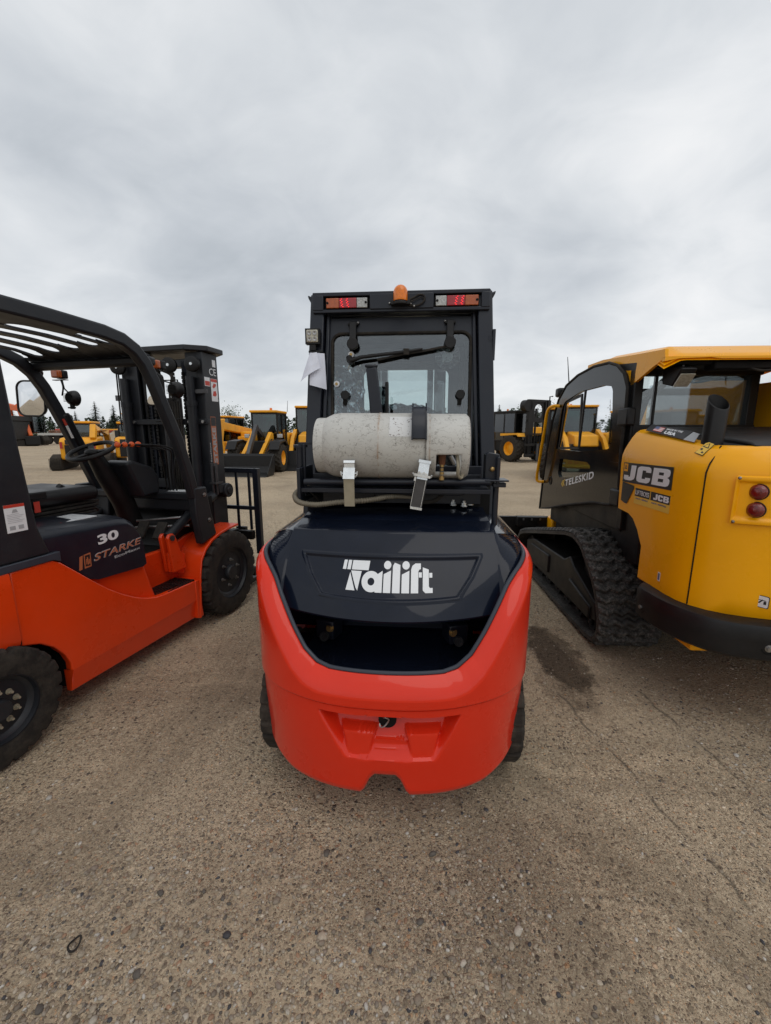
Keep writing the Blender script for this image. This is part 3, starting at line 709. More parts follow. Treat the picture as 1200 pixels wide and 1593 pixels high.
# header: recessed pockets for the lamps, a flat block in the centre
k = M(); k.box(-.455, .455, 1.005, 1.075, 2.186, 2.206); k.box(-.455, .455, 1.005, 1.075, 2.106, 2.124); k.box(-.155, .172, .998, 1.07, 2.118, 2.192); k.box(-.455, .455, 1.045, 1.075, 2.118, 2.192)
k.box(-.455, -.398, 1.002, 1.05, 2.118, 2.192); k.box(.412, .455, 1.002, 1.05, 2.118, 2.192)
k.build('header', 'navy_frame', fk, bevel=.004)
for sx, c in ((-1, -.276), (1, .290)):
    k = M(); k.box(c - .112, c + .112, 1.012, 1.045, 2.126, 2.180); tl = k.build('tail_light', 'plastic_black', fk, bevel=.004)
    def seg(a, b, nm, mt):
        x0, x1 = sorted((c + sx * a, c + sx * b)); q = M(); q.box(x0 + .0008, x1 - .0008, 1.002, 1.014, 2.129, 2.177); q.build(nm, mt, tl, bevel=.003)
    seg(.108, .040, 'amber_lens', 'amber_dull'); seg(.040, -.052, 'red_lens', 'red_lens'); seg(-.052, -.108, 'clear_lens', 'clear_lens')
    q = M()
    rnd = random.Random(5 + sx)
    for cx in (.026, -.004):
        for i in range(7):
            xx = c + sx * cx + ((-1) ** i) * .003 + (i - 3) * .0012 * sx; q.cbox((xx, 1.0015, 2.134 + i * .0062), (.0055, .001, .0034))
    q.build('lit_diode', 'led_red', tl)
    q = M()
    for dx in (-.100, .100): q = M(); q.cyl((c + dx, .9985, 2.153), (c + dx, 1.004, 2.153), .006, n=12); q.build('screw', 'black_void', tl)
# beacon
k = M(); k.lathe([(.001, 0), (.036, 0), (.037, .010), (.033, .014), (.032, .02)], (.004, .975, 2.128), (0, 0, 1), 32); k.box(-.045, .053, .965, 1.0, 2.13, 2.15); bc = k.build('beacon', 'black_paint', fk, bevel=.002)
prof = [(.035, 0)] + [(.0365 - .0008 * (i % 2), .0038 * i) for i in range(1, 10)] + [(.0362, .040), (.0345, .050), (.031, .059), (.025, .067), (.017, .073), (.007, .0765), (.001, .077)]
k = M(); k.lathe(prof, (.004, .975, 2.146), (0, 0, 1), 36); k.v = [(x, y, 2.146 + (z - 2.146) * 1.0) for x, y, z in k.v]; k.build('amber_dome', 'amber', bc, smooth=60)
k = M(); k.tube(smoothpath([(.03, .975, 2.145), (.07, .985, 2.165), (.10, .99, 2.18), (.125, .99, 2.172), (.12, .985, 2.145), (.09, .985, 2.128), (.05, .99, 2.13)], 6), .0045, 8); k.tube(smoothpath([(.045, .98, 2.14), (.08, .98, 2.155), (.11, .985, 2.165), (.13, .985, 2.15)], 6), .003, 8)
k.build('wiring', 'rubber', bc)
k = M()
for p in ((.056, .99, 2.138), (.073, .985, 2.125), (-.052, .99, 2.142)): k = M(); k.sph(p, .006, 10, 6); k.build('bolt', 'steel', bc)

# rear window hatch
hz0, hz1 = 1.20, 2.095
def HW(a, b, d): return V(a, zy(b) + .045 + d, b)
inner = rrect(-.364, .372, 1.22, 2.013, .05, 8); n_in = len(inner)
def outer_for(inner, x0, x1, z0, z1):
    cx, cz = (x0 + x1) / 2, (z0 + z1) / 2; o = []
    for a, b in inner:
        dx, dz = a - cx, b - cz; s = min(((x1 - cx) / abs(dx)) if dx else 1e9, ((z1 - cz) / abs(dz)) if dz else 1e9); o.append((cx + dx * s, cz + dz * s))
    return o
k = M(); k.frame(outer_for(inner, -.388, .392, hz0, hz1), inner, 0, .012, HW)
hat = k.build('rear_hatch', 'navy_frame', fk, bevel=.002)
k = M(); k.tube([HW(a, b, -.001) for a, b in inner], .008, 8, closed=True); k.build('window_seal', 'rubber', hat)
k = M(); k.add([HW(a, b, .006) for a, b in inner] + [HW(a, b, .010) for a, b in inner], [tuple(range(n_in)), tuple(range(n_in, 2 * n_in))[::-1]]); k.build('rear_glass', 'glass', hat, smooth=0)
# hatch hinges: strap with round end
for cx in (-.250, .262):
    k = M(); y = zy(2.0) + .03
    k.bar([HW(cx, 2.070, -.020), HW(cx, 2.01, -.022), HW(cx, 1.965, -.026)], .036, .012, (0, -1, 0)); k.cyl(HW(cx, 1.955, -.012), HW(cx, 1.955, -.038), .030, n=28); k.box(cx - .028, cx + .028, zy(2.06) + .02, zy(2.06) + .05, 2.052, 2.064)
    hg = k.build('hatch_hinge', 'plastic_black', fk, bevel=.003)
    k = M(); k.sph(HW(cx + (.026 if cx < 0 else -.026), 2.066, -.012), .008, 10, 6); k.build('bolt', 'steel', hg)
# window catches low on the glass
for cx in (-.292, .322):
    k = M(); k.cyl(HW(cx, 1.692, -.02), HW(cx, 1.692, .0), .024, n=26); k.bar([HW(cx, 1.68, -.008), HW(cx - .008, 1.60, .03), HW(cx - .01, 1.52, .06)], .022, .012, (0, -1, 0)); k.build('window_catch', 'plastic_black', fk, bevel=.002)
for p in ((-.262, 1.905), (-.340, 1.752)):
    k = M(); k.cyl(HW(*p, -.004), HW(*p, .004), .0155, n=20); k.build('glass_plug', 'white_vinyl', hat)
    k = M(); k.cyl(HW(*p, -.009), HW(*p, 0), .007, n=14); k.build('plug_bolt', 'brass', hat)
# wiper
k = M(); k.cyl(HW(-.262, 1.872, -.035), HW(-.262, 1.872, .02), .019, n=20); k.tube([HW(-.262, 1.868, -.03), HW(-.20, 1.885, -.035), HW(.05, 1.912, -.03), HW(.12, 1.924, -.028)], [.012, .010, .008, .006], 10); k.tube([HW(-.265, 1.87, -.02), HW(-.272, 1.89, -.01)], .016, 12)
wp = k.build('wiper', 'plastic_black', fk, bevel=0)
k = M(); k.bar([HW(-.12, 1.872, -.018), HW(.02, 1.900, -.018), HW(.14, 1.918, -.016), HW(.285, 1.945, -.014)], .010, .018, (0, -1, 0)); k.box(.02, .05, zy(1.9) + .005, zy(1.9) + .03, 1.895, 1.925); k.build('wiper_blade', 'rubber', wp)
# hinge on the right post, work light on the left
k = M(); k.cyl((.482, 1.0, 1.86), (.482, 1.0, 2.01), .0085, n=14); k.box(.455, .485, 1.0, 1.01, 1.90, 1.98); k.build('door_hinge', 'navy_frame', fk)
k = M(); k.box(-.488, -.412, .955, .99, 1.945, 2.022); k.box(-.465, -.435, .96, .98, 1.915, 1.945); k.box(-.475, -.40, .965, .985, 1.905, 1.915); k.tube([(-.45, .97, 1.93), (-.43, .98, 1.905), (-.40, 1.0, 1.90)], .004, 8)
wl = k.build('work_light', 'plastic_black', fk, bevel=.006, seg=3)
k = M(); k.box(-.480, -.420, .949, .957, 1.953, 2.014); k.build('lens', 'lamp_glass', wl, bevel=.004)
k = M()
for dx in (-.464, -.436):
    for dz in (1.968, 1.998): k = M(); k.lathe([(.011, 0), (.011, .004), (.006, .004), (.001, .001)], (dx, .950, dz), (0, -1, 0), 14); k.build('diode', 'steel', wl)

# inside the cab: windscreen frame, seat under plastic, wheel, fan
fin = rrect(-.33, .33, 1.10, 1.97, .05, 5); k = M(); k.frame(outer_for(fin, -.44, .44, 1.0, 2.1), fin, 2.08, 2.10); ws = k.build('windscreen_frame', 'navy_frame', fk)
k = M(); k.box(-.33, .33, 2.088, 2.091, 1.10, 1.97); k.build('windscreen', 'glass', ws)
for sx in (-1, 1):
    k = M(); a = sx * .452; pin = [(1.16, 1.32), (2.0, 1.32), (1.96, 2.02), (1.16, 2.02)]; pout = [(1.04, 1.24), (2.12, 1.24), (2.06, 2.12), (1.04, 2.12)]
    k.frame(pout, pin, a - .01, a + .01, lambda p, q, d: (d, p, q)); sd = k.build('cab_door', 'navy_frame', fk)
    k = M(); k.box(a - .002, a + .002, 1.16, 1.98, 1.32, 2.02); k.build('door_glass', 'glass', sd)
k = M(); k.prism([(-.20, 1.2), (-.22, 1.45), (-.19, 1.58), (.19, 1.58), (.22, 1.45), (.20, 1.2)], 1.30, 1.42, 'y'); k.box(-.24, .24, 1.36, 1.85, 1.12, 1.24); st = k.build('seat', 'vinyl', fk, bevel=.03, seg=3)
rnd = random.Random(11)
def wrap(u, v):
    x = lerp(-.25, .25, u); y = lerp(1.22, 1.5, v); z = 1.60 + .06 * math.sin(u * math.pi) ** .7 + .025 * noise.noise(V(u * 7, v * 7, 2)) + .02 * abs(noise.noise(V(u * 16, v * 12, 5)))
    return (x, y, z - .12 * abs(v - .5))
k = M(); k.grid(wrap, 40, 24); k.build('plastic_cover', 'plastic_film', st, smooth=20)
k = M(); k.torus((0, 1.78, 1.47), (0, -.6, 1), .17, .013, 40, 10); k.cyl((0, 1.78, 1.47), (0, 1.95, 1.18), .03, n=14); k.bar([(-.16, 1.78, 1.47), (.16, 1.78, 1.47)], .03, .012, (0, -.5, 1)); k.build('steering_wheel', 'plastic_black', fk)
k = M(); k.box(-.42, .42, 1.92, 2.06, 1.02, 1.32); k.build('dashboard', 'plastic_black', fk, bevel=.02)
fan = M()
for i in range(9): fan.torus((.262, 1.19, 1.915), (0.1, 1, .1), .008 + i * .0075, .0009, 30, 5)
for i in range(14):
    a = 2 * math.pi * i / 14; fan.tube([(.262, 1.188, 1.915), (.262 + .068 * math.cos(a), 1.19, 1.915 + .068 * math.sin(a))], .0009, 5)
fan.cyl((.262, 1.20, 1.915), (.262, 1.25, 1.905), .03, n=16); fan.tube([(.262, 1.23, 1.9), (.27, 1.24, 2.0), (.27, 1.24, 2.12)], .01, 8)
fan.build('cab_fan', 'zinc', fk)
k = M(); k.grid(lambda u, v: (lerp(-.42, -.24, u) + .03 * noise.noise(V(u * 5, v * 6, 1)), 1.35 + .08 * noise.noise(V(u * 6, v * 5, 8)), lerp(1.52, 1.90, v)), 26, 34); k.build('plastic_cover', 'plastic_film', fk, smooth=20)
# upright stay in front of the glass, carries the cylinder strap
k = M(); k.bar([(-.083, .80, 1.15), (-.100, .79, 1.58), (-.125, .79, 1.80)], [.062, .060, .052], .03, (0, -1, .1)); k.box(-.155, -.095, .775, .815, 1.80, 1.815); k.build('strap_post', 'navy_frame', fk, bevel=.006)
k = M(); k.box(-.062, -.045, .82, .85, 1.3, 1.74); k.build('gas_strut', 'black_paint', fk, bevel=.006)

# cylinder cradle behind the cab
k = M(); k.tube([(-.415, .575, 1.272), (.425, .575, 1.279)], .0155, 14); k.box(-.42, .42, .80, .84, 1.14, 1.33); k.box(-.43, .43, .57, .84, 1.225, 1.245)
k.box(-.40, .40, .68, .705, 1.245, 1.30); k.box(-.445, -.43, .56, .80, 1.17, 1.335); k.tube([(-.36, .62, 1.225), (.30, .62, 1.215), (.36, .66, 1.23)], .006, 8)
k.build('cylinder_cradle', 'navy_frame', fk, bevel=.004)
k = M(); k.box(-.46, .46, .86, .90, .98, 1.24); k.box(-.465, -.38, .80, .90, 1.0, 1.2); k.box(.38, .47, .82, .9, 1.0, 1.25); k.build('rear_panel', 'black_void', fk)
k = M(); k.cyl((-.462, .70, 1.20), (-.462, .70, 1.425), .022, n=22); k.cyl((-.462, .70, 1.425), (-.462, .70, 1.437), .034, n=22); k.cyl((-.462, .70, 1.205), (-.462, .70, 1.212), .036, n=22); k.cyl((-.462, .70, 1.19), (-.462, .70, 1.197), .040, n=22)
k.box(-.47, -.385, .69, .71, 1.437, 1.449); k.box(-.428, -.420, .62, .64, 1.20, 1.44); k.build('pivot_post', 'navy_frame', fk)
k = M(); k.prism([(.405, 1.26), (.405, 1.40), (.42, 1.408), (.465, 1.40), (.472, 1.38), (.472, 1.30), (.435, 1.26)], .60, .66, 'y'); k.cyl((.458, .58, 1.27), (.458, .58, 1.39), .008, n=12); k.box(.40, .505, .56, .66, 1.282, 1.290); k.box(.44, .497, .58, .64, 1.255, 1.275); k.cyl((.46, .62, 1.06), (.46, .62, 1.26), .013, n=14)
rb = k.build('latch_bracket', 'navy_frame', fk, bevel=.003)
k = M(); k.sph((.435, .592, 1.335), (.011, .008, .011), 12, 8); k.build('bolt', 'brass', rb)
k = M()
for x_, y_ in ((.285, .80), (.335, .77), (.372, .82)):
    k = M(); hexbolt(k, (x_, y_, 1.134), (0, 0, 1), .012, .014); k.cyl((x_, y_, 1.134), (x_, y_, 1.162), .007, n=10); k.build('hood_bolt', 'zinc', fk)
# strap plates: left upright and shiny, right tilted with a grip surface
k = M(); k.bar([(-.190, .482, 1.178), (-.190, .470, 1.300)], .046, .004, (0, -1, 0))
lp = k.build('strap_plate', 'galv', fk, bevel=.001)
k = M(); k.bar([(-.190, .462, 1.300), (-.190, .487, 1.346)], .050, .004, (0, -1, .6)); k.bar([(-.190, .484, 1.366), (-.190, .490, 1.376)], .048, .008, (0, -1, 0)); k.bar([(-.190, .489, 1.344), (-.190, .489, 1.370)], .045, .003, (0, -1, 0)); k.cyl((-.227, .484, 1.322), (-.153, .484, 1.322), .004, n=8)
for sx in (-1, 1): k.tube([(-.190 + sx * .024, .480, 1.306), (-.190 + sx * .034, .477, 1.316), (-.190 + sx * .036, .477, 1.332)], .003, 6)
k.build('buckle', 'zinc', lp)
k = M(); k.bar([(.100, 0.4790, 1.175), (.122, 0.4740, 1.300)], .047, .005, (0, -1, 0)); rp = k.build('strap_plate', 'steel_dark', fk, bevel=.001)
k = M(); k.bar([(.0985, 0.4750, 1.170), (.100, 0.4750, 1.180)], .050, .008, (0, -1, 0)); k.build('plate_clip', 'zinc', rp); k = M(); k.bar([(.123, 0.4720, 1.30), (.134, 0.4860, 1.372)], .044, .003, (0, -1, 0)); k.bar([(.133, 0.4840, 1.368), (.135, 0.4860, 1.380)], .052, .007, (0, -1, 0))
k.bar([(.090, 0.4700, 1.322), (.158, 0.4700, 1.309)], .010, .010, (0, -1, 0)); k.bar([(.090, 0.4660, 1.305), (.098, 0.4660, 1.303)], .018, .010, (0, -1, 0)); k.tube([(.088, 0.4690, 1.318), (.086, 0.4640, 1.328)], .004, 6); k.tube([(.160, 0.4690, 1.309), (.163, 0.4640, 1.318)], .004, 6)
k.bar([(.105, 0.4680, 1.325), (.112, 0.4680, 1.332), (.12, 0.4680, 1.322), (.13, 0.4680, 1.329), (.145, 0.4680, 1.318)], .008, .005, (0, -1, 0)); k.build('buckle', 'zinc', rp)
for px in (.098 + .0215, .098 - .0235):
    M().bar([(px, 0.4745, 1.18), (px + .021, 0.4700, 1.298)], .002, .003, (0, -1, 0)).build('plate_edge', 'zinc', rp)
# corrugated hose
hp_ = smoothpath([(-.36, .74, 1.235), (-.425, .66, 1.235), (-.463, .60, 1.215), (-.44, .55, 1.185), (-.36, .545, 1.172), (-.25, .56, 1.182), (-.12, .58, 1.19), (-.02, .60, 1.205), (.06, .62, 1.20), (.12, .66, 1.18)], 40)
rr_ = [.0115 + (.0016 if (i // 2) % 2 else -.0006) if 60 < i < 290 else .0125 for i in range(len(hp_))]
for i in range(290, len(hp_)): rr_[i] = lerp(.0115, .006, min(1, (i - 290) / 50))
M().tube(hp_, rr_, 12).build('gas_hose', 'hose_braid', fk, smooth=60)
M().tube(smoothpath([(.10, .66, 1.17), (.18, .64, 1.18), (.225, .66, 1.22), (.235, .70, 1.27)], 8), .010, 10).build('rubber_hose', 'rubber', fk)
M().tube(smoothpath([(-.37, .66, 1.17), (-.38, .62, 1.20), (-.41, .60, 1.235)], 6), .004, 8).build('cable', 'rubber', fk)

# mast beyond the cab
k = M()
for sx in (-1, 1):
    k.box(*(sorted((sx * .235, sx * .33)) + [2.45, 2.60, .12, 2.14])); k.box(*(sorted((sx * .175, sx * .225)) + [2.48, 2.62, .14, 2.12])); k.cyl((sx * .28, 2.42, .5), (sx * .28, 2.42, 1.9), .035, n=16)
k.box(-.33, .33, 2.45, 2.55, 2.03, 2.10); k.box(-.33, .33, 2.45, 2.52, 1.28, 1.42); k.box(-.33, .33, 2.5, 2.6, .3, .42)
mt = k.build('mast', 'navy_frame', fk, bevel=.005)
M().box(-.5, .5, 2.68, 2.72, .42, 1.15).build('fork_carriage', 'black_paint', fk)
for sx in (-1, 1): M().box(*(sorted((sx * .22, sx * .33)) + [2.72, 3.75, .06, .10])).build('fork', 'black_paint', fk)

# the strap that holds the bottle
k = M(); k.bar([(.108, .60, 1.600), (.108, .555, 1.592), (.108, .515, 1.560), (.108, .488, 1.500), (.108, .484, 1.468)], .062, .016, (0, -1, .5)); stp = k.build('cylinder_strap', 'navy_frame', fk, bevel=.003)
k = M(); k.bar([(.079, .60, 1.613), (.079, .52, 1.578), (.079, .478, 1.50), (.079, .476, 1.465)], .006, .02, (0, -1, .5)); k.bar([(.137, .60, 1.613), (.137, .52, 1.578), (.137, .478, 1.50), (.137, .476, 1.465)], .006, .02, (0, -1, .5)); k.build('strap_rib', 'navy_frame', stp)

# gas cylinder: a thing of its own, lying in the cradle
def gas_mat():
    m = bpy.data.materials.new('cylinder_paint'); m.use_nodes = True; nt = m.node_tree; L = nt.links.new; b = nt.nodes['Principled BSDF']
    tc = nd(nt, 'ShaderNodeTexCoord'); O = tc.outputs['Object']
    def no(s, d, r, sc=None):
        v = O
        if sc:
            mp = nd(nt, 'ShaderNodeMapping'); mp.inputs['Scale'].default_value = sc; L(O, mp.inputs[0]); v = mp.outputs[0]
        n = nd(nt, 'ShaderNodeTexNoise', inp={'Scale': s, 'Detail': d, 'Roughness': r}); L(v, n.inputs['Vector']); return n
    def mr(f, a, c, d=0., e=1.):
        n = nd(nt, 'ShaderNodeMapRange', inp={'From Min': a, 'From Max': c, 'To Min': d, 'To Max': e}); L(f, n.inputs[0]); return n.outputs[0]
    def mul(a, c, op='MULTIPLY'):
        n = nd(nt, 'ShaderNodeMath', operation=op); n.use_clamp = True
        for i, x in enumerate((a, c)):
            if isinstance(x, (int, float)): n.inputs[i].default_value = x
            else: L(x, n.inputs[i])
        return n.outputs[0]
    base = nd(nt, 'ShaderNodeValToRGB'); L(no(5, 6, .6).outputs[0], base.inputs[0]); base.color_ramp.elements[0].color = (.50, .49, .455, 1); base.color_ramp.elements[1].color = (.64, .63, .595, 1)
    col = base.outputs[0]
    # fine cracks in the paint: warped cell edges, shown in patches
    w = nd(nt, 'ShaderNodeMixRGB', blend_type='ADD'); w.inputs[0].default_value = .10; L(O, w.inputs[1]); L(no(14, 4, .6).outputs['Color'], w.inputs[2])
    mp = nd(nt, 'ShaderNodeMapping'); mp.inputs['Scale'].default_value = (.55, 1, 1.35); L(w.outputs[0], mp.inputs[0])
    cr = []
    for s, wd in ((22, .075), (50, .09)):
        v = nd(nt, 'ShaderNodeTexVoronoi', feature='DISTANCE_TO_EDGE'); v.inputs['Scale'].default_value = s; L(mp.outputs[0], v.inputs['Vector'])
        cr.append(mul(mr(v.outputs['Distance'], .002, wd * .42, 1, 0), mr(no(9 + s * .2, 5, .7).outputs[0], .47, .60)))
    c = mul(cr[0], cr[1], 'MAXIMUM')
    mx = nd(nt, 'ShaderNodeMixRGB'); L(mul(c, .85), mx.inputs[0]); L(col, mx.inputs[1]); mx.inputs[2].default_value = (.10, .085, .07, 1); col = mx.outputs[0]
    # chips and rust bleeding
    ch = mr(no(85, 3, .7).outputs[0], .66, .69)
    mx = nd(nt, 'ShaderNodeMixRGB'); L(mul(ch, .75), mx.inputs[0]); L(col, mx.inputs[1]); mx.inputs[2].default_value = (.13, .08, .05, 1); col = mx.outputs[0]
    sp = nd(nt, 'ShaderNodeSeparateXYZ'); L(O, sp.inputs[0])
    for x0, wd, am in ((-.055, .006, .75), (.165, .005, .6), (-.055, .03, .15)):
        d = mul(mul(sp.outputs[0], x0, 'SUBTRACT'), 0, 'ADD'); n = nd(nt, 'ShaderNodeMath', operation='SUBTRACT'); L(sp.outputs[0], n.inputs[0]); n.inputs[1].default_value = x0
        ab = nd(nt, 'ShaderNodeMath', operation='ABSOLUTE'); L(n.outputs[0], ab.inputs[0])
        f = mul(mul(mr(ab.outputs[0], 0, wd, 1, 0), mr(no(22, 5, .7).outputs[0], .42, .62)), am)
        mx = nd(nt, 'ShaderNodeMixRGB'); L(f, mx.inputs[0]); L(col, mx.inputs[1]); mx.inputs[2].default_value = (.30, .16, .07, 1); col = mx.outputs[0]
    gr = nd(nt, 'ShaderNodeMixRGB', blend_type='MULTIPLY'); L(mr(no(2.2, 5, .6, (.5, 1, 2)).outputs[0], .4, .7, 0, .35), gr.inputs[0]); L(col, gr.inputs[1]); gr.inputs[2].default_value = (.68, .66, .60, 1)
    L(gr.outputs[0], b.inputs['Base Color']); b.inputs['Roughness'].default_value = .5
    bp = nd(nt, 'ShaderNodeBump', inp={'Strength': .6, 'Distance': -.0006}); L(c, bp.inputs['Height']); L(bp.outputs[0], b.inputs['Normal'])
    MATS['cylinder_paint'] = m
gas_mat()
gc = bpy.data.objects.new('gas_cylinder', None); COL.objects.link(gc); gc.empty_display_size = .2
M_f = Matrix.Translation((FX, FY, 0)) @ Matrix.Rotation(-R(FYAW), 4, 'Z') @ Matrix.Translation((-.012, .635, 1.434)) @ Matrix.Rotation(R(.3), 4, 'Y')
gc.matrix_world = M_f
tag(gc, 'scuffed off-white gas cylinder lying across the back of the navy cab', 'gas cylinder')
r_ = .147
prof = [(.001, -.335), (.06, -.333), (.10, -.322), (.128, -.298), (.142, -.268), (r_, -.235), (r_, -.062), (r_ + .0025, -.058), (r_ + .0025, -.052), (r_, -.048), (r_, .10), (.144, .13), (.134, .155), (.115, .175), (.08, .19), (.001, .195)]
body = M().lathe(prof, (0, 0, 0), (1, 0, 0), 72).build('cylinder_body', 'cylinder_paint', gc, smooth=40)
M().lathe([(.119, -.340), (.123, -.342), (.125, -.335), (.125, -.285), (.121, -.285), (.119, -.335)], (0, 0, 0), (1, 0, 0), 64, closed=True).build('foot_ring', 'cylinder_paint', gc, smooth=40)
# collar shroud with an opening low on the camera side
def collar():
    k = M(); nA, nX = 120, 31; vs = []; keep = []
    x0, x1 = .150, .338
    def rad(x): return (.1445 - (.012 * sst(.318, .338, x) ** 2)) if x > .16 else .1465
    for q in range(2):
        for i in range(nA):
            a = 2 * math.pi * i / nA
            for j in range(nX):
                x = lerp(x0, x1, j / (nX - 1)); r = rad(x) - q * .004; vs.append((x, -r * math.cos(a), r * math.sin(a)))
    def open_(i, j):
        a = 360 * (i + .5) / nA; x = lerp(x0, x1, (j + .5) / (nX - 1)); a = a - 360 if a > 180 else a
        return (-58 < a < -12 and .195 < x < .302) or ((a > 95 or a < -120) and .185 < x < .31)
    fs = []
    for i in range(nA):
        for j in range(nX - 1):
            if open_(i, j): continue
            i2 = (i + 1) % nA; a, b, c, d = i * nX + j, i2 * nX + j, i2 * nX + j + 1, i * nX + j + 1; o = nA * nX
            fs.append((a, b, c, d)); fs.append((a + o, d + o, c + o, b + o))
    k.add(vs, fs); return k
co = collar().build('valve_collar', 'cylinder_paint', gc, smooth=40)
so_ = co.modifiers.new('rim', 'SOLIDIFY'); so_.thickness = .001
k = M(); k.cyl((.185, 0, -.01), (.222, 0, -.01), .022, n=20); k.cyl((.222, .02, -.01), (.222, -.10, -.02), .02, n=16); k.cyl((.222, -.09, -.0), (.222, -.09, -.075), .020, .013, n=8); k.build('valve', 'rust', gc)
k = M()
for i in range(4): k.cyl((.222, -.09, -.075 - i * .016), (.222, -.09, -.086 - i * .016), .0095 - .001 * (i % 2), n=12)
k.cyl((.222, -.09, -.13), (.222, -.09, -.142), .012, n=12); k.build('coupling', 'brass', gc)
k = M(); k.tube(smoothpath([(.285, -.10, -.03), (.290, -.115, -.075), (.292, -.10, -.118), (.310, -.08, -.13), (.318, -.08, -.07)], 6), .0075, 10); k.build('pipe_loop', 'galv', gc)
k = M(); k.cyl((.26, -.06, -.04), (.28, -.06, -.075), .010, n=12); k.build('relief_valve', 'steel', gc)
# paper label, scuffed
def CL(a, b, d):
    an = math.asin(min(1, b / r_)) ; return V(a, -(r_ + d) * math.cos(an), (r_ + d) * math.sin(an))
def label_mat():
    m = bpy.data.materials.new('scuffed_label'); m.use_nodes = True; nt = m.node_tree; L = nt.links.new; b = nt.nodes['Principled BSDF']
    tc = nd(nt, 'ShaderNodeTexCoord'); n = nd(nt, 'ShaderNodeTexNoise', inp={'Scale': 75.0, 'Detail': 4.0, 'Roughness': .7}); L(tc.outputs['Object'], n.inputs['Vector'])
    r = nd(nt, 'ShaderNodeValToRGB'); L(n.outputs[0], r.inputs[0]); e = r.color_ramp.elements; e[0].position = .36; e[0].color = (.13, .10, .08, 1); e[1].position = .41; e[1].color = (.66, .66, .65, 1)
    L(r.outputs[0], b.inputs['Base Color']); b.inputs['Roughness'].default_value = .5; MATS['scuffed_label'] = m
label_mat()
k = M(); k.grid(lambda u, v: CL(lerp(-.008, .090, u), lerp(.045, .128, v), .0006), 16, 16); k.build('paper_label', 'scuffed_label', gc)

# folded paper hanging from the work light
pp = bpy.data.objects.new('paper_sheet', None); COL.objects.link(pp); pp.matrix_world = Matrix.Translation((FX, FY, 0)) @ Matrix.Rotation(-R(FYAW), 4, 'Z') @ Matrix.Translation((-.43, .93, 1.79))
tag(pp, 'crumpled white paper sheets taped under the square work light', 'paper')
def sheet(P4, fold, sd):
    def fn(u, v):
        p = P4[0].lerp(P4[1], u).lerp(P4[3].lerp(P4[2], u), v); p = p + V(0, fold * math.sin(u * math.pi) * (.3 + v) + .004 * noise.noise(V(u * 3 + sd, v * 3, sd)), 0); return p
    return fn
k = M(); k.grid(sheet([V(-.03, .0, .108), V(.045, .01, .105), V(.052, .01, -.075), V(-.028, -.03, -.055)], -.012, 1), 14, 14); k.build('back_sheet', 'paper', pp, smooth=60)
k = M(); k.grid(sheet([V(-.028, -.012, .100), V(.010, -.012, .108), V(.028, -.02, .030), V(-.075, -.03, -.040)], -.018, 3), 14, 14); k.build('front_sheet', 'paper', pp, smooth=60)
# ------------------------------------------------------------- open forklift on the left
SX, SY, SYAW = -1.8911, 3.3611, 14.5
sk = thing('forklift', 'orange open forklift with dark overhead guard and the white number 30 on its hood', 'forklift', SX, SY, SYAW, 'forklifts parked in the yard')
# chassis: one side sheet each side, folded in below a crease, joined by a belly
side_out = [(-1.262, .255), (-1.262, .30), (-1.285, .36), (-1.33, .425), (-1.39, .475), (-1.469, .505), (-1.469, .868), (-1.275, .868), (-1.235, .845), (-1.16, .772), (-1.077, .690), (-.99, .610), (-.91, .548), (-.82, .490), (-.73, .448), (-.66, .428), (-.60, .420), (-.30, .408), (-.262, .255)]
for sx in (-1, 1):
    k = M(); a, b = sorted((sx * .52, sx * .565)); k.prism(side_out, a, b, 'x')
    k.add([(sx * .565, -1.262, .255), (sx * .565, -.262, .255), (sx * .535, -.262, .108), (sx * .535, -1.262, .125), (sx * .50, -1.262, .255), (sx * .50, -.262, .255), (sx * .50, -.262, .108), (sx * .50, -1.262, .125)], [(0, 1, 2, 3), (4, 7, 6, 5), (0, 4, 5, 1), (3, 2, 6, 7), (0, 3, 7, 4), (1, 5, 6, 2)])
    k.build('side_panel', 'orange_paint', sk, bevel=.008, seg=3)
k = M(); k.prism([(-1.075, .62), (-1.075, .74), (-.72, .70), (-.685, .655), (-.62, .40), (-.9, .40)], -.515, .515, 'x'); k.box(-.515, .515, -.62, .30, .14, .40); k.box(-.50, .50, -1.20, -.64, .14, .45); k.box(-.30, .30, -.3, .35, .35, .66); k.prism([(-.70, .40), (-.70, .66), (-.40, .655), (-.24, .66), (-.24, .40)], -.375, .375, 'x')
k.build('chassis', 'orange_paint', sk, bevel=.012, seg=3)
k = M(); k.box(-.52, .52, -1.26, -1.22, .15, .62); k.box(-.33, .33, -1.9, -1.2, .12, .60); k.box(-.5658, .5658, -1.4735, -1.4685, .515, .868); k.build('axle_bay', 'black_void', sk)
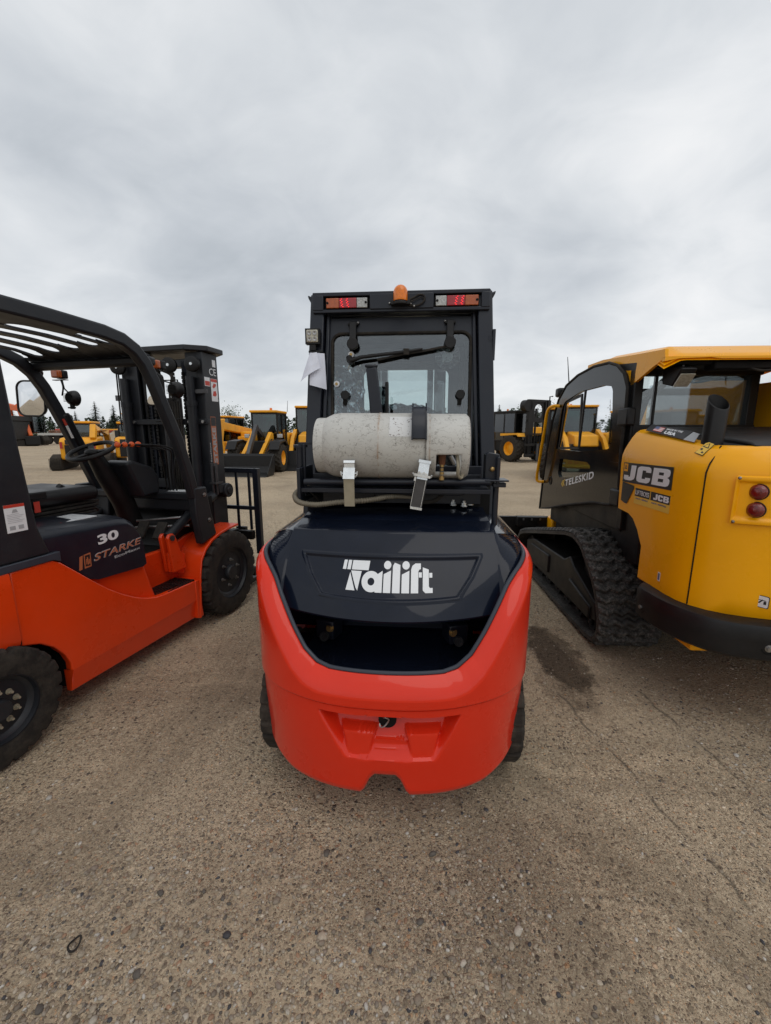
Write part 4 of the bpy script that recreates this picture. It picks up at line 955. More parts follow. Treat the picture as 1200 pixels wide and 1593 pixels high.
# front fender: a curved strip over the tyre and its inner wall
fpath = [(-.285, .105), (-.262, .30), (-.248, .42), (-.215, .55), (-.16, .62), (-.08, .672), (.02, .703), (.13, .72), (.27, .727)]
for sx in (-1, 1):
    k = M(); n = len(fpath); a, b = sx * .36, sx * .575
    vs = []
    for x in (a, b):
        for (y, z) in fpath: vs.append((x, y, z))
        for (y, z) in reversed(fpath): vs.append((x, y + (.018 if z < .5 else .006), z - (.0 if z < .5 else .020)))
    m_ = 2 * n; k.add(vs, [tuple(range(m_)), tuple(range(m_, 2 * m_))[::-1]] + [(i, (i + 1) % m_, m_ + (i + 1) % m_, m_ + i) for i in range(m_)])
    # inner shoulder rising to the bracket
    k.prism([(-.285, .105), (-.285, .40), (-.37, .60), (-.33, .655), (-.25, .66), (-.10, .70), (.10, .715), (.24, .722), (.24, .60), (-.15, .5), (-.22, .105)], min(a, sx * .30), max(a, sx * .30) + 0.0, 'x')
    k.prism([(-.30, .11), (-.30, .405), (-.262, .405), (-.24, .11)], min(sx * .36, sx * .57), max(sx * .36, sx * .57), 'x')
    fe = k.build('fender', 'orange_paint', sk, bevel=.004)
    k = M(); k.prism([(-.40, .50), (-.43, .76), (-.41, .785), (-.375, .785), (-.355, .76), (-.27, .50)], min(sx * .40, sx * .425), max(sx * .40, sx * .425), 'x'); k.prism([(-.40, .50), (-.43, .76), (-.41, .785), (-.375, .785), (-.355, .76), (-.27, .50)], min(sx * .46, sx * .485), max(sx * .46, sx * .485), 'x')
    k.prism([(-.40, .50), (-.405, .64), (-.36, .66), (-.24, .60), (-.27, .45)], min(sx * .43, sx * .455), max(sx * .43, sx * .455), 'x'); br = k.build('tilt_bracket', 'orange_paint', sk, bevel=.006)
    k = M(); k.cyl((sx * .485, -.392, .755), (sx * .495, -.392, .755), .020, n=18); k.build('pin', 'steel_dark', br)
    k = M(); k.cyl((sx * .443, -.392, .755), (sx * .42, -.12, .87), .034, n=20); k.cyl((sx * .42, -.12, .87), (sx * .40, .20, .97), .040, n=20); k.cyl((sx * .40, .2, .97), (sx * .39, .36, 1.0), .02, n=14); k.build('tilt_cylinder', 'grey_frame', sk)
# step
k = M()
k.frame(outer_for(rrect(-.60, -.31, .40, .545, .01, 3), -.615, -.295, .385, .56), rrect(-.60, -.31, .40, .545, .01, 3), .405, .418, lambda p, q, d: (q, p, d))
for i in range(6): k.box(.405 + i * .024, .415 + i * .024, -.605, -.305, .406, .417)
for i in range(4): k.box(.40, .545, -.555 + i * .07, -.545 + i * .07, .406, .4165)
k.build('step_plate', 'black_paint', sk)
# rear body behind the seam
def rb(u, v):
    q = u * 2 - 1; a = abs(q); s = -1 if q < 0 else 1
    if a < .6: th = a / .6 * math.pi / 2; x = .575 * math.sin(th) ** .75; y = -1.473 - .63 * math.cos(th) ** .75 - .10
    else: x = .575; y = lerp(-1.573, -1.4735, (a - .6) / .4)
    zb = lerp(.20, .515, sst(-1.95, -1.80, y)) - .06 * sst(-1.55, -1.80, y) * 0
    z = [zb + .02, zb, zb + .03, lerp(zb, .88, .5), .80, .86, .885, .89][int(round(v * 7))]; ins = [.2, .02, 0, 0, 0, .006, .03, .3][int(round(v * 7))]
    return (x * s * (1 - ins), y + ins * .6 * (1 if a < .6 else 0), z)
k = M(); k.grid(rb, 121, 8); k.build('counterweight', 'orange_paint', sk, smooth=50)
# dark body: skirt strip, hood panel, top
k = M(); k.box(-.572, .572, -1.72, -1.27, .868, .905); k.prism([(-1.27, .868), (-1.27, .905), (-1.235, .905), (-1.235, .85)], -.572, .572, 'x'); k.build('skirt_strip', 'seal_grey', sk, bevel=.004)
hp_side = [(-1.29, .905), (-1.235, .852), (-1.16, .778), (-1.08, .70), (-1.03, .678), (-.72, .655), (-.692, .668), (-.70, .80), (-.715, .85), (-.76, .92), (-.80, .945), (-.86, .955), (-1.29, .975)]
secs = []
for x, sh, up in ((.548, 0, 0), (.545, .0, .012), (.525, .0, .036), (.48, 0, .048), (.40, 0, .054), (0, 0, .058)):
    secs.append((x, sh, up))
k = M(); n = len(hp_side)
allx = [(x, s, u) for x, s, u in secs] + [(-x, s, u) for x, s, u in reversed(secs[:-1])]
vs = []
for x, s_, up in allx:
    for (y, z) in hp_side: vs.append((x, y, z + (up if z > .90 else (up * .8 if z > .84 else 0))))
k.add(vs, [(i * n + j, i * n + (j + 1) % n, (i + 1) * n + (j + 1) % n, (i + 1) * n + j) for i in range(len(allx) - 1) for j in range(n)] + [tuple(range(n)), tuple(range((len(allx) - 1) * n, len(allx) * n))[::-1]])
sh = k.build('hood', 'navy_frame', sk, smooth=50, bevel=.006)
SP = plane_map((.5485, -1.0, .80), (0, 1, 0), (0, 0, 1), (1, 0, 0))
text('30', plane_map((.5475, -1.005, .872), (0, .99, .07), (0, -.05, 1), (1, 0, .25)), .135, .056, 'white_vinyl', sh, bold=.035, depth=.002)
text('STARKE', plane_map((.5485, -1.045, .788), (0, 1, .06), (0, .12, 1), (1, 0, 0)), .325, .042, 'decal_grey', sh, bold=.02, depth=.0012, shear=.15)
text('STARKE', plane_map((.5492, -1.041, .791), (0, 1, .06), (0, .12, 1), (1, 0, 0)), .317, .036, 'decal_orange', sh, bold=.0, depth=.0016, shear=.15)
text('EcoMaxx', plane_map((.5485, -.915, .768), (0, 1, .05), (0, 0, 1), (1, 0, 0)), .185, .016, 'decal_grey', sh, bold=.02)
E1 = plane_map((.5487, -1.135, .765), (0, 1, .05), (0, 0, 1), (1, 0, 0))
glyph([[(0, 0), (.018, 0), (.03, .075), (.012, .072)], [(.032, 0), (.072, 0), (.075, .078), (.036, .076)]], E1, 'decal_orange', sh, 'emblem')
glyph([[(.038, .01), (.066, .008), (.069, .07), (.041, .07)]], plane_map((.5497, -1.135, .765), (0, 1, .05), (0, 0, 1), (1, 0, 0)), 'decal_black', sh, 'emblem')
glyph([[(.043, .02), (.048, .02), (.050, .05), (.045, .05)], [(.052, .015), (.058, .018), (.056, .058), (.05, .06)], [(.059, .02), (.064, .02), (.065, .045), (.060, .045)]], plane_map((.5505, -1.135, .765), (0, 1, .05), (0, 0, 1), (1, 0, 0)), 'decal_orange', sh, 'emblem')
for (a, b, mm) in ((-1.24, -1.10, 'white_vinyl'), (-1.095, -1.0, 'white_vinyl'), (-.995, -.90, 'white_vinyl')):
    k = M(); k.box(.25, .44, a, b, 1.012, 1.0165); k.build('warning_sticker', mm, sh)
k = M(); k.box(.25, .44, -1.115, -1.107, 1.0165, 1.018); k.build('warning_sticker', 'decal_red', sh)
k = M(); k.box(-.56, .56, -1.75, -1.30, .905, .99); k.box(-.5, .5, -2.0, -1.30, .89, .93); k.build('rear_cowl', 'navy_frame', sk, bevel=.02)
# seat
k = M(); k.box(-.24, .24, -1.18, -.68, 1.075, 1.165); se = k.build('seat', 'vinyl', sk, bevel=.04, seg=4)
k = M(); k.prism([(-1.30, 1.08), (-1.16, 1.08), (-1.17, 1.40), (-1.22, 1.43), (-1.30, 1.42)], -.22, .22, 'x'); k.build('backrest', 'vinyl', se, bevel=.03, seg=3)
k = M()
for i in range(4): k.box(-.21 + .008 * (i % 2), .21 - .008 * (i % 2), -1.14, -.70 + .01 * i, .99 + i * .021, 1.006 + i * .021)
k.box(-.19, .19, -1.1, -.75, .95, 1.04); k.build('bellows', 'rubber', se, bevel=.004)
k = M(); k.box(.215, .25, -1.13, -1.02, 1.13, 1.17); k.build('belt_buckle', 'plastic_black', se, bevel=.008)
k = M(); k.box(.249, .253, -1.10, -1.07, 1.06, 1.12); k.build('buckle_button', 'decal_red', se)
k = M(); k.tube([(.1, -.60, .98), (.1, -.72, 1.09)], .012, 8); k.tube([(.1, -.72, 1.09), (.1, -.84, 1.17)], .019, 12); k.build('parking_lever', 'plastic_black', sk)
# column, wheel, cowl
ax = V(0, -.42, 1).normalized(); wc = V(0, -.505, 1.368)
k = M(); k.torus(wc, ax, .142, .0145, 48, 12); k.sph(wc - ax * .012, (.05, .045, .028), 16, 8)
for an in (90, 210, 330):
    u = ax.orthogonal().normalized(); w_ = ax.cross(u); d = u * math.cos(R(an)) + w_ * math.sin(R(an)); k.bar([wc - ax * .012, wc + d * .135], .035, .012, tuple(ax))
k.build('steering_wheel', 'plastic_black', sk, smooth=40)
k = M(); k.tube([tuple(wc - ax * .01), (0, -.42, 1.20), (0, -.30, .98), (0, -.22, .72)], [.045, .065, .075, .08], 16); k.build('steering_column', 'plastic_black', sk)
k = M(); k.prism([(-.42, 1.28), (-.36, 1.30), (-.19, 1.24), (-.13, 1.16), (-.14, 1.03), (-.30, 1.02)], -.02, .19, 'x'); k.build('instrument_cowl', 'grey_frame', sk, bevel=.02, seg=3)
k = M(); k.box(-.49, .49, -.16, -.03, .985, 1.045); k.prism([(-.16, .70), (-.13, .99), (-.03, .99), (-.05, .70)], -.49, -.33, 'x'); k.box(-.30, .5, -.14, -.05, .90, .99); k.build('dashboard_beam', 'grey_frame', sk, bevel=.012)
k = M(); k.box(.25, .42, -.13, -.05, 1.046, 1.050); k.build('sticker', 'white_vinyl', sk)
# floor, pedals, pipes under the dash
k = M(); k.prism([(-.66, .655), (-.30, .66), (.05, .98), (.12, .98), (.12, .60), (-.66, .62)], -.34, .34, 'x'); k.build('floor_plate', 'black_paint', sk)
rnd = random.Random(21)
for i in range(9):
    x0 = .36 + .014 * i; k = M(); k.tube(smoothpath([(x0, -.06, 1.0), (x0 - .02 + .02 * rnd.random(), -.10, .88), (x0 - .1, -.05, .76), (x0 - .16, .02, .70)], 5), .006, 8); k.build('hydraulic_pipe', 'steel_dark' if i % 2 else 'black_paint', sk)
k = M(); k.cyl((.12, -.34, .80), (.46, -.18, .80), .009, n=10); k.cyl((.1, -.3, .84), (.4, -.18, .86), .009, n=10); k.build('linkage_rod', 'steel', sk)
for px in (.22, .38):
    k = M(); k.cbox((px, -.38, .80), (.08, .02, .13), (-35, 0, 0)); k.build('pedal', 'rubber', sk, bevel=.005)
k = M(); k.box(-.3, .45, -.02, .12, .70, .98); k.build('engine_bulkhead', 'black_void', sk)
# levers
for i in range(4):
    x = .24 + i * .03; kn = V(.25, -.526 + .056 * i, 1.412)
    k = M(); k.tube(smoothpath([tuple(kn), (x, -.32 + .03 * i, 1.398), (x + .01, -.20 + .02 * i, 1.372), (x + .01, -.165 + .02 * i, 1.34), (x - .01, -.12, 1.20), (x - .02, -.10, 1.02)], 5), .006, 8); lv = k.build('control_lever', 'black_paint', sk)
    k = M(); k.sph(kn, .019, 16, 10); k.build('knob', 'knob_orange', lv, smooth=60)
# overhead guard
def pillar(sx, prof, w, h):
    k = M(); k.bar([(sx * .535, y, z) for y, z in prof], w, h, (1, 0, 0)); return k
gp = [(-1.95, 2.045), (-1.50, 2.052), (-1.10, 2.052), (-.80, 2.045), (-.68, 2.028), (-.59, 1.985), (-.525, 1.92), (-.475, 1.83), (-.405, 1.66), (-.305, 1.44), (-.22, 1.16), (-.19, 1.02)]
k = M()
for sx in (-1, 1):
    k.bar([(.53, y, z) for y, z in gp] if sx > 0 else [(-.53, -1.95, 2.045), (-.53, -1.5, 2.052), (-.52, -1.1, 2.052), (-.505, -.8, 2.045), (-.49, -.66, 2.02), (-.475, -.55, 1.97), (-.47, -.47, 1.90), (-.47, -.41, 1.81), (-.47, -.34, 1.66), (-.47, -.23, 1.40), (-.47, -.13, 1.16), (-.47, -.08, 1.02)], .075, .060, (1, 0, 0))
    k.prism([(-.215, 1.09), (-.085, 1.09), (-.05, .90), (-.004, .70), (-.177, .655), (-.215, .90)], min(sx * .50, sx * .565), max(sx * .50, sx * .565), 'x')
    k.prism([(-1.95, 2.0), (-1.36, 2.0), (-1.338, 1.42), (-1.315, 1.047), (-1.275, .905), (-1.62, .905), (-1.75, 1.4)], min(sx * .52, sx * .565), max(sx * .52, sx * .565), 'x')
gd = k.build('overhead_guard', 'grey_frame', sk, bevel=.012, seg=3)
# roof sheet with fore-aft slots
slots = [(.44, -.64, -.87), (.29, -.63, -1.12), (.115, -.61, -1.12), (-.075, -.58, -1.10), (-.27, -.54, -1.05), (-.425, -.52, -.9)]
def roofsheet():
    xs = sorted({-.50, .50} | {s[0] - .056 for s in slots} | {s[0] + .056 for s in slots})
    k = M(); edges = [-.50] + [v for s in sorted(slots) for v in (s[0] - .056, s[0] + .056)] + [.50]
    zt = lambda y: 2.035 - .05 * sst(-.75, -.45, y) ** 1.0
    def plate(x0, x1, y0, y1):
        n = 7; ys = [lerp(y0, y1, i / n) for i in range(n + 1)]
        vs = []
        for y in ys: vs += [(x0, y, zt(y)), (x1, y, zt(y)), (x1, y, zt(y) - .010), (x0, y, zt(y) - .010)]
        k.add(vs, [(0, 1, 2, 3), (4 * n + 3, 4 * n + 2, 4 * n + 1, 4 * n)] + [(4 * i + j, 4 * i + 4 + j, 4 * i + 4 + (j + 1) % 4, 4 * i + (j + 1) % 4) for i in range(n) for j in range(4)])
    for i in range(0, len(edges) - 1):
        x0, x1 = edges[i], edges[i + 1]
        if i % 2 == 0: plate(x0, x1, -1.95, -.44)
        else:
            s = sorted(slots)[(i - 1) // 2]; r = .056
            # rounded slot ends
            for (ye, dr) in ((s[1], 1), (s[2], -1)):
                far = -.44 if dr > 0 else -1.95; n = 10; cx = s[0]
                arcp = [(cx - r * math.cos(math.pi * j / n), ye - dr * r * 1.3 + dr * r * 1.3 * math.sin(math.pi * j / n)) for j in range(n + 1)]
                for j in range(n):
                    (xa, ya), (xb, yb) = arcp[j], arcp[j + 1]; zf = zt(far); 
                    vs = []
                    for dz in (0, -.010): vs += [(xa, ya, zt(ya) + dz), (xb, yb, zt(yb) + dz), (xb, far, zf + dz), (xa, far, zf + dz)]
                    k.add(vs, [(0, 1, 2, 3), (7, 6, 5, 4), (0, 4, 5, 1), (2, 6, 7, 3), (1, 5, 6, 2), (3, 7, 4, 0)])
    return k
rs = roofsheet(); rs.build('roof_grille', 'grey_frame', sk, smooth=20)
k = M(); k.bar([(-.52, -.445, 1.945), (.52, -.445, 1.945)], .07, .055, (0, 0, 1)); k.sph((-.50, -.44, 1.91), (.05, .06, .045), 14, 8); k.build('front_cross_member', 'grey_frame', gd, bevel=.015)
# stickers on the rear pillar
PR = plane_map((.566, -1.447, 1.046), (0, 1, 0), (0, .0, 1), (1, 0, 0))
decal(PR, 0, .086, 0, .128, 'white_vinyl', gd, 'warning_sticker'); 
decal(plane_map((.5667, -1.447, 1.046), (0, 1, 0), (0, 0, 1), (1, 0, 0)), 0, .086, .114, .128, 'decal_red', gd, 'warning_sticker')
PR2 = plane_map((.5668, -1.447, 1.046), (0, 1, 0), (0, 0, 1), (1, 0, 0))
glyph([[(.008, .098 - i * .0075), (.078 - .01 * (i % 3), .098 - i * .0075), (.078 - .01 * (i % 3), .0992 - i * .0075), (.008, .0992 - i * .0075)] for i in range(2, 8)] + [[(.03, .09), (.055, .09), (.05, .105), (.036, .105)], [(.012, .012), (.035, .012), (.035, .03), (.012, .03)], [(.048, .012), (.07, .012), (.07, .03), (.048, .03)]], PR2, 'decal_grey', gd, 'small_print')
PL = plane_map((-.445, -.325, 1.59), (.0, .38, -1), (1, .0, .1), (.2, -1, -.3))
decal(PL, 0, .05, -.022, .022, 'decal_red', gd, 'warning_sticker', .008); decal(PL, .052, .15, -.022, .022, 'white_vinyl', gd, 'warning_sticker', .008)
k = M(); k.bar([(-.47, -.30, 1.63), (-.47, -.19, 1.36)], .066, .075, (1, 0, 0)); k.build('pillar_cover', 'plastic_black', gd, bevel=.015)
# mirrors and lamps
def mirror(c, w, h, face):
    k = M(); P_ = lambda a, b, d: V(*c) + V(*face[0]) * a + V(*face[1]) * b + V(*face[2]) * d
    pr = rrect(-w / 2, w / 2, -h / 2, h / 2, min(w, h) * .28, 6); n = len(pr)
    k.add([P_(a, b, 0) for a, b in pr] + [P_(a * .96, b * .96, -.03) for a, b in pr] + [P_(a * .7, b * .7, -.045) for a, b in pr], [(i, (i + 1) % n, n + (i + 1) % n, n + i) for i in range(n)] + [(n + i, n + (i + 1) % n, 2 * n + (i + 1) % n, 2 * n + i) for i in range(n)] + [tuple(range(2 * n, 3 * n))])
    k.tube([P_(a, b, .002) for a, b in pr], .006, 6, closed=True); mo = k.build('mirror', 'plastic_black', sk)
    k = M(); k.grid(lambda u, v: P_((u - .5) * w * .96, (v - .5) * h * .96, .001 + .014 * (1 - (2 * u - 1) ** 2) * (1 - (2 * v - 1) ** 2) ** .5 * 1) if True else None, 13, 13)
    # trim the square patch to the rounded outline
    k2 = M(); pts2 = [P_(0, 0, .012)]
    for s_ in (.35, .7, .98): pts2 += [P_(a * s_, b * s_, .012 * (1 - s_ ** 2)) for a, b in pr]
    k2.add(pts2, [(0, 1 + i, 1 + (i + 1) % n) for i in range(n)] + [(1 + r * n + i, 1 + (r + 1) * n + i, 1 + (r + 1) * n + (i + 1) % n, 1 + r * n + (i + 1) % n) for r in range(2) for i in range(n)]); k2.build('mirror_glass', 'mirror', mo, smooth=60)
    return mo
mirror((-.615, -.40, 1.735), .20, .25, ((.95, .25, -.02), (.10, .0, .99), (.30, -.95, .0)))
M().tube([(-.58, -.37, 1.85), (-.52, -.37, 1.87), (-.47, -.37, 1.78)], .008, 8).build('mirror_arm', 'black_paint', sk)
mirror((.425, -.36, 1.78), .085, .215, ((.75, .66, -.02), (.02, .0, .99), (-.55, -.80, .0)))
def lamps(x, y, z1, z2, x2, y2):
    k = M(); k.box(x - .038, x + .038, y + .0, y + .045, z1 - .030, z1 + .030); il = k.build('indicator_lamp', 'plastic_black', sk, bevel=.01, seg=3)
    k = M(); k.box(x - .036, x + .036, y - .035, y + .001, z1 - .028, z1 + .028); k.build('amber_lens', 'amber_dull', il, bevel=.01, seg=3)
    k = M(); k.box(x - .07, x + .05, y, y + .03, z1 - .041, z1 - .036); k.tube([(x, y + .02, z1 - .04), (x + .01, y + .02, z1 - .10), (x2, y2, z2 + .04)], .005, 6); k.tube(smoothpath([(x - .01, y + .02, z1 - .04), (x + .0, y + .02, z1 - .09), (x - .02, y + .02, z1 - .15)], 5), .006, 6); k.build('lamp_bracket', 'black_paint', il)
    k = M(); k.lathe([(.001, -.005), (.032, -.005), (.048, .01), (.055, .03), (.058, .05), (.054, .052)], (x2, y2, z2), (0, 1, 0), 24); k.box(x2 - .012, x2 + .012, y2 + .01, y2 + .03, z2 - .08, z2 - .04); k.box(x2 - .035, x2 + .02, y2 + .01, y2 + .03, z2 - .075, z2 - .065)
    for i in range(7): k.box(x2 - .04, x2 + .04, y2 - .012, y2 - .004, z2 - .027 + i * .009, z2 - .024 + i * .009)
    k.build('headlamp', 'plastic_black', sk)
lamps(-.475, -.28, 1.915, 1.745, -.41, -.28)
lamps(.42, -.30, 1.945, 1.785, .50, -.27)
# mast
k = M(); zt = 2.12
k.box(.335, .400, .20, .385, .10, zt); k.box(.24, .335, .20, .225, .10, zt); k.box(.24, .335, .36, .385, .10, zt)
k.box(-.400, -.335, .20, .385, .10, zt); k.box(-.335, -.24, .20, .225, .10, zt); k.box(-.335, -.24, .36, .385, .10, zt)
k.box(-.40, .40, .20, .26, 1.02, 1.10); k.box(-.42, .42, .185, .22, 1.555, 1.60); ms = k.build('mast', 'grey_frame', sk, bevel=.005)
k = M(); k.prism([(-.62, .20), (-.50, .12), (.30, .12), (.44, .22), (.44, .42), (.32, .50), (-.50, .50), (-.62, .42)], 2.125, 2.165, 'z'); k.build('mast_cover', 'grey_frame', ms, bevel=.006)
k = M()
for sx in (-1, 1): k.box(min(sx * .235, sx * .165), max(sx * .235, sx * .165), .24, .36, .12, 2.08)
k.box(-.235, .235, .25, .35, 2.02, 2.08); k.box(-.235, .235, .25, .30, 1.2, 1.26); k.build('inner_mast', 'navy_frame', ms, bevel=.004)
k = M(); k.box(-.235, .07, .30, .33, .3, 1.78); k.build('mast_panel', 'grey_frame', ms)
for x, r in ((-.345, .034), (.30, .034), (.05, .026)):
    k = M(); k.cyl((x, .165, .5), (x, .165, 1.93 if abs(x) > .1 else 1.72), r, n=20); k.cyl((x, .165, 1.0), (x, .165, 1.70), r * 1.15, n=20); k.cyl((x, .165, 1.70), (x, .165, 1.74), r * 1.3, n=20); k.build('lift_cylinder', 'grey_frame', ms)
for x in (-.375, .13, .345):
    k = M(); k.lathe([(.001, -.02), (.05, -.02), (.058, -.015), (.052, 0), (.058, .015), (.05, .02), (.001, .02)], (x, .15, 2.02), (.35 if x != .345 else .2, -1, 0), 30); pu = k.build('chain_pulley', 'black_paint', ms)
    k = M(); k.cyl((x + .004, .125, 2.02), (x + .002, .14, 2.02), .011, n=14); k.build('pulley_pin', 'zinc', pu)
for i, x in enumerate((-.20, -.115, .09, .185)):
    k = M()
    for j in range(46): k.box(x - .012 + (.003 if j % 2 else 0), x + .012 - (.003 if j % 2 else 0), .222, .238, .6 + j * .03, .624 + j * .03)
    tag(k.build('lift_chain', 'black_paint', ms))
for i in range(5):
    x = .10 + i * .022; k = M(); k.tube(smoothpath([(x, .16, 1.0), (x + .006, .15, 1.4), (x, .16, 1.8), (x - .02 * (i - 2), .15, 1.93 + .02 * (i % 2)), (x - .05, .16, 1.98)], 6), .008, 8); k.build('hydraulic_hose', 'rubber', ms)
k = M(); k.tube([(-.05, .12, 1.90), (.22, .12, 1.90), (.23, .12, 1.60), (-.02, .12, 1.58)], .006, 8); k.build('guard_rail', 'black_paint', ms)
k = M(); k.tube([(-.42, .17, 1.98), (-.43, .17, 1.5)], .006, 8); k.build('guard_rail', 'black_paint', ms)
k = M(); k.tube([(-.40, .17, 1.98), (-.405, .17, 1.5)], .006, 8); k.build('guard_rail', 'black_paint', ms)
for x in (-.43, -.30, .25, .38):
    k = M(); k.cyl((x, .17, 1.578), (x, .186, 1.578), .012, n=12); k.build('bolt', 'steel', ms)
k = M(); k.box(-.46, -.41, .17, .19, 1.755, 1.80); k.build('hose_clamp', 'steel_dark', ms); k = M(); k.box(.28, .44, .17, .19, 1.80, 1.83); k.build('hose_clamp', 'steel_dark', ms)
# mast stickers on the outer face
MP = lambda off=0: plane_map((.4005 + off, .20, 1.0), (0, 1, 0), (0, 0, 1), (1, 0, 0))
decal(MP(), .085, .165, .745, .925, 'white_vinyl', ms, 'warning_sticker'); decal(MP(.0007), .087, .163, .90, .923, 'decal_red', ms, 'warning_sticker')
glyph([[(.10, .86), (.12, .85), (.145, .87), (.15, .885), (.12, .89)], [(.10, .79), (.13, .785), (.15, .80), (.14, .83), (.11, .825)]], MP(.0007), 'decal_red', ms, 'warning_sticker')
decal(MP(), .01, .075, .86, .93, 'white_vinyl', ms, 'capacity_plate'); decal(MP(.0007), .014, .071, .865, .90, 'decal_red', ms, 'capacity_plate')
text('CE', plane_map((.401, .275, 1.95), (0, 1, 0), (0, 0, 1), (1, 0, 0)), .085, .055, 'white_vinyl', ms, bold=.0)
decal(MP(), .12, .16, 1.02, 1.075, 'white_vinyl', ms, 'warning_sticker')
decal(MP(), .045, .11, .225, .62, 'decal_orange', ms, 'emblem_strip'); decal(MP(.0006), .048, .107, .545, .615, 'decal_black', ms, 'emblem_strip')
text('STARKE', plane_map((.4015, .30, 1.24), (0, 0, 1), (0, -1, 0), (1, 0, 0)), .29, .045, 'decal_grey', ms, bold=.03)
text('EcoMaxx', plane_map((.401, .225, 1.25), (0, 0, 1), (0, -1, 0), (1, 0, 0)), .16, .014, 'decal_grey', ms, bold=.02)
# mast anchor knuckle
k = M(); k.box(.40, .455, .22, .36, .99, 1.06); k.cyl((.40, .33, 1.0), (.47, .33, 1.0), .06, n=24); k.cyl((.47, .33, 1.0), (.478, .33, 1.0), .03, n=18); k.build('tilt_knuckle', 'grey_frame', sk, bevel=.006)
k = M(); k.box(.405, .43, .20, .25, 1.06, 1.24); k.cyl((.42, .19, .98), (.42, .19, 1.24), .012, n=10); k.cyl((.44, .21, .98), (.44, .21, 1.22), .010, n=10); k.box(.40, .46, .17, .27, 1.07, 1.085); k.build('hose_bracket', 'steel_dark', sk)
k = M(); hexbolt(k, (.565, -.115, 1.03), (1, 0, 0)); k.build('bolt', 'steel', gd)
k = M(); hexbolt(k, (.565, -.08, .83), (1, 0, 0)); k.build('bolt', 'steel', gd)
# carriage and load backrest
k = M(); k.box(-.52, .56, .50, .55, .52, .60); k.box(-.52, .56, .50, .55, .17, .25); k.box(.36, .42, .40, .50, .2, .62); k.box(-.42, -.36, .40, .50, .2, .62); k.build('fork_carriage', 'black_paint', sk, bevel=.004)
k = M()
for sx in (-1, 1): k.bar([(sx * .60, .555, .38), (sx * .60, .555, 1.172)], .055, .045, (0, -1, 0))
k.box(-.60, .60, .54, .57, 1.13, 1.172); k.box(-.60, .60, .54, .57, .79, .825)
for i in range(9):
    x = -.52 + i * .13; k.box(x - .012, x + .012, .55, .565, .60, 1.13)
k.build('load_backrest', 'navy_frame', sk, bevel=.003)
for x in (-.38, .40):
    k = M(); k.box(x - .05, x + .05, .56, .60, .05, .62); k.box(x - .05, x + .05, .56, 1.65, .05, .085); k.build('fork', 'black_paint', sk, bevel=.004)
k = M(); k.cyl((-.3, .10, .345), (.3, .10, .345), .1, n=20); k.build('axle', 'black_void', sk)
for sx in (-1, 1):
    wheel(sk, (sx * .50, .10, .345), .345, .225, .212, sx, 'grey_frame', 22, .020, 'block', 6, dish=.10)
    wheel(sk, (sx * .515, -1.615, .275), .275, .19, .158, sx, 'grey_frame', 22, .016, 'block', 10, boltmat='galv', dish=.14)
mat('door_gloss', (0.006, 0.0065, 0.008), .10, coat=.1, var=.1, dust=.02, spec=.3)
# ------------------------------------------------------------- tracked loader on the right
TX, TY, TYAW = 2.4486, 2.7087, 3.0
tk = thing('compact_track_loader', 'big yellow and black tracked loader with tinted cab door, right of the enclosed cab forklift', 'track loader', TX, TY, TYAW)
BC = [(-.865, None), (-.868, -.30), (-.868, -.58), (-.858, -.66), (-.83, -.725), (-.785, -.78), (-.72, -.825), (-.64, -.858), (-.56, -.88), (-.40, -.90), (0, -.91), (.40, -.90), (.56, -.88), (.72, -.825), (.83, -.725), (.868, -.58), (.868, -.30), (.865, None)]
YF = [(.60, -.455), (.633, -.442), (.81, -.303), (.90, -.23), (.955, -.17), (.978, -.11), (.988, .027), (1.344, .052), (1.42, .035), (1.50, .02)]
def body_pt(i, z, ins):
    x, y = BC[i]; 
    if y is None: y = interp(YF, z)
    cx, cy = 0, .2; n = V(x - cx, 0, 0).normalized() if i in (0, 1, 2, len(BC) - 1, len(BC) - 2, len(BC) - 3) else V(x, (y + .45), 0).normalized()
    return V(x - n.x * ins, y - n.y * ins, z)
levels = [(.60, .012), (.612, .0), (.70, 0), (.81, 0), (.90, 0), (.955, 0), (.978, 0), (.988, 0), (1.1, 0), (1.22, 0), (1.27, 0), (1.31, .004), (1.335, .012), (1.36, .026), (1.385, .042), (1.41, .062), (1.425, .085), (1.432, .13)]
k = M(); NB = len(BC); vs = []
for z, ins in levels:
    for i in range(NB):
        tilt = .085 * sst(1.20, 1.44, z) * (1 if i in (0, 17) else .55 if i in (1, 16) else .12 if i in (2, 15) else 0)
        vs.append(body_pt(i, z + tilt, ins))
k.add(vs, [(r * NB + i, r * NB + i + 1, (r + 1) * NB + i + 1, (r + 1) * NB + i) for r in range(len(levels) - 1) for i in range(NB - 1)])
# return edges at the front of the side skins
for i, sx in ((0, 1), (NB - 1, -1)):
    c = [vs[r * NB + i] for r in range(len(levels))]; k.add(c + [p + V(sx * .04, .0, 0) for p in c], [(r, r + 1, len(c) + r + 1, len(c) + r) for r in range(len(c) - 1)])
body = k.build('engine_cover', 'yellow_paint', tk, smooth=40)
k = M(); ring = [vs[(len(levels) - 1) * NB + i] for i in range(NB)]
k.add(ring + [V(p.x * .9, p.y * .92 - .0, p.z + .012) for p in ring], [(i, i + 1, NB + i + 1, NB + i) for i in range(NB - 1)] + [tuple(range(NB, 2 * NB))])
k.prism([(.10, 1.44), (.10, 1.522), (-.30, 1.500), (-.72, 1.452), (-.76, 1.43)], -.66, .66, 'x'); k.build('hood_grille', 'black_paint', tk, bevel=.012)
k = M(); k.prism([(.0, .70), (.0, 1.42), (-.05, 1.42), (-.62, 1.38), (-.62, .64), (-.40, .64)], -.70, .70, 'x'); k.build('engine_block', 'black_void', tk)
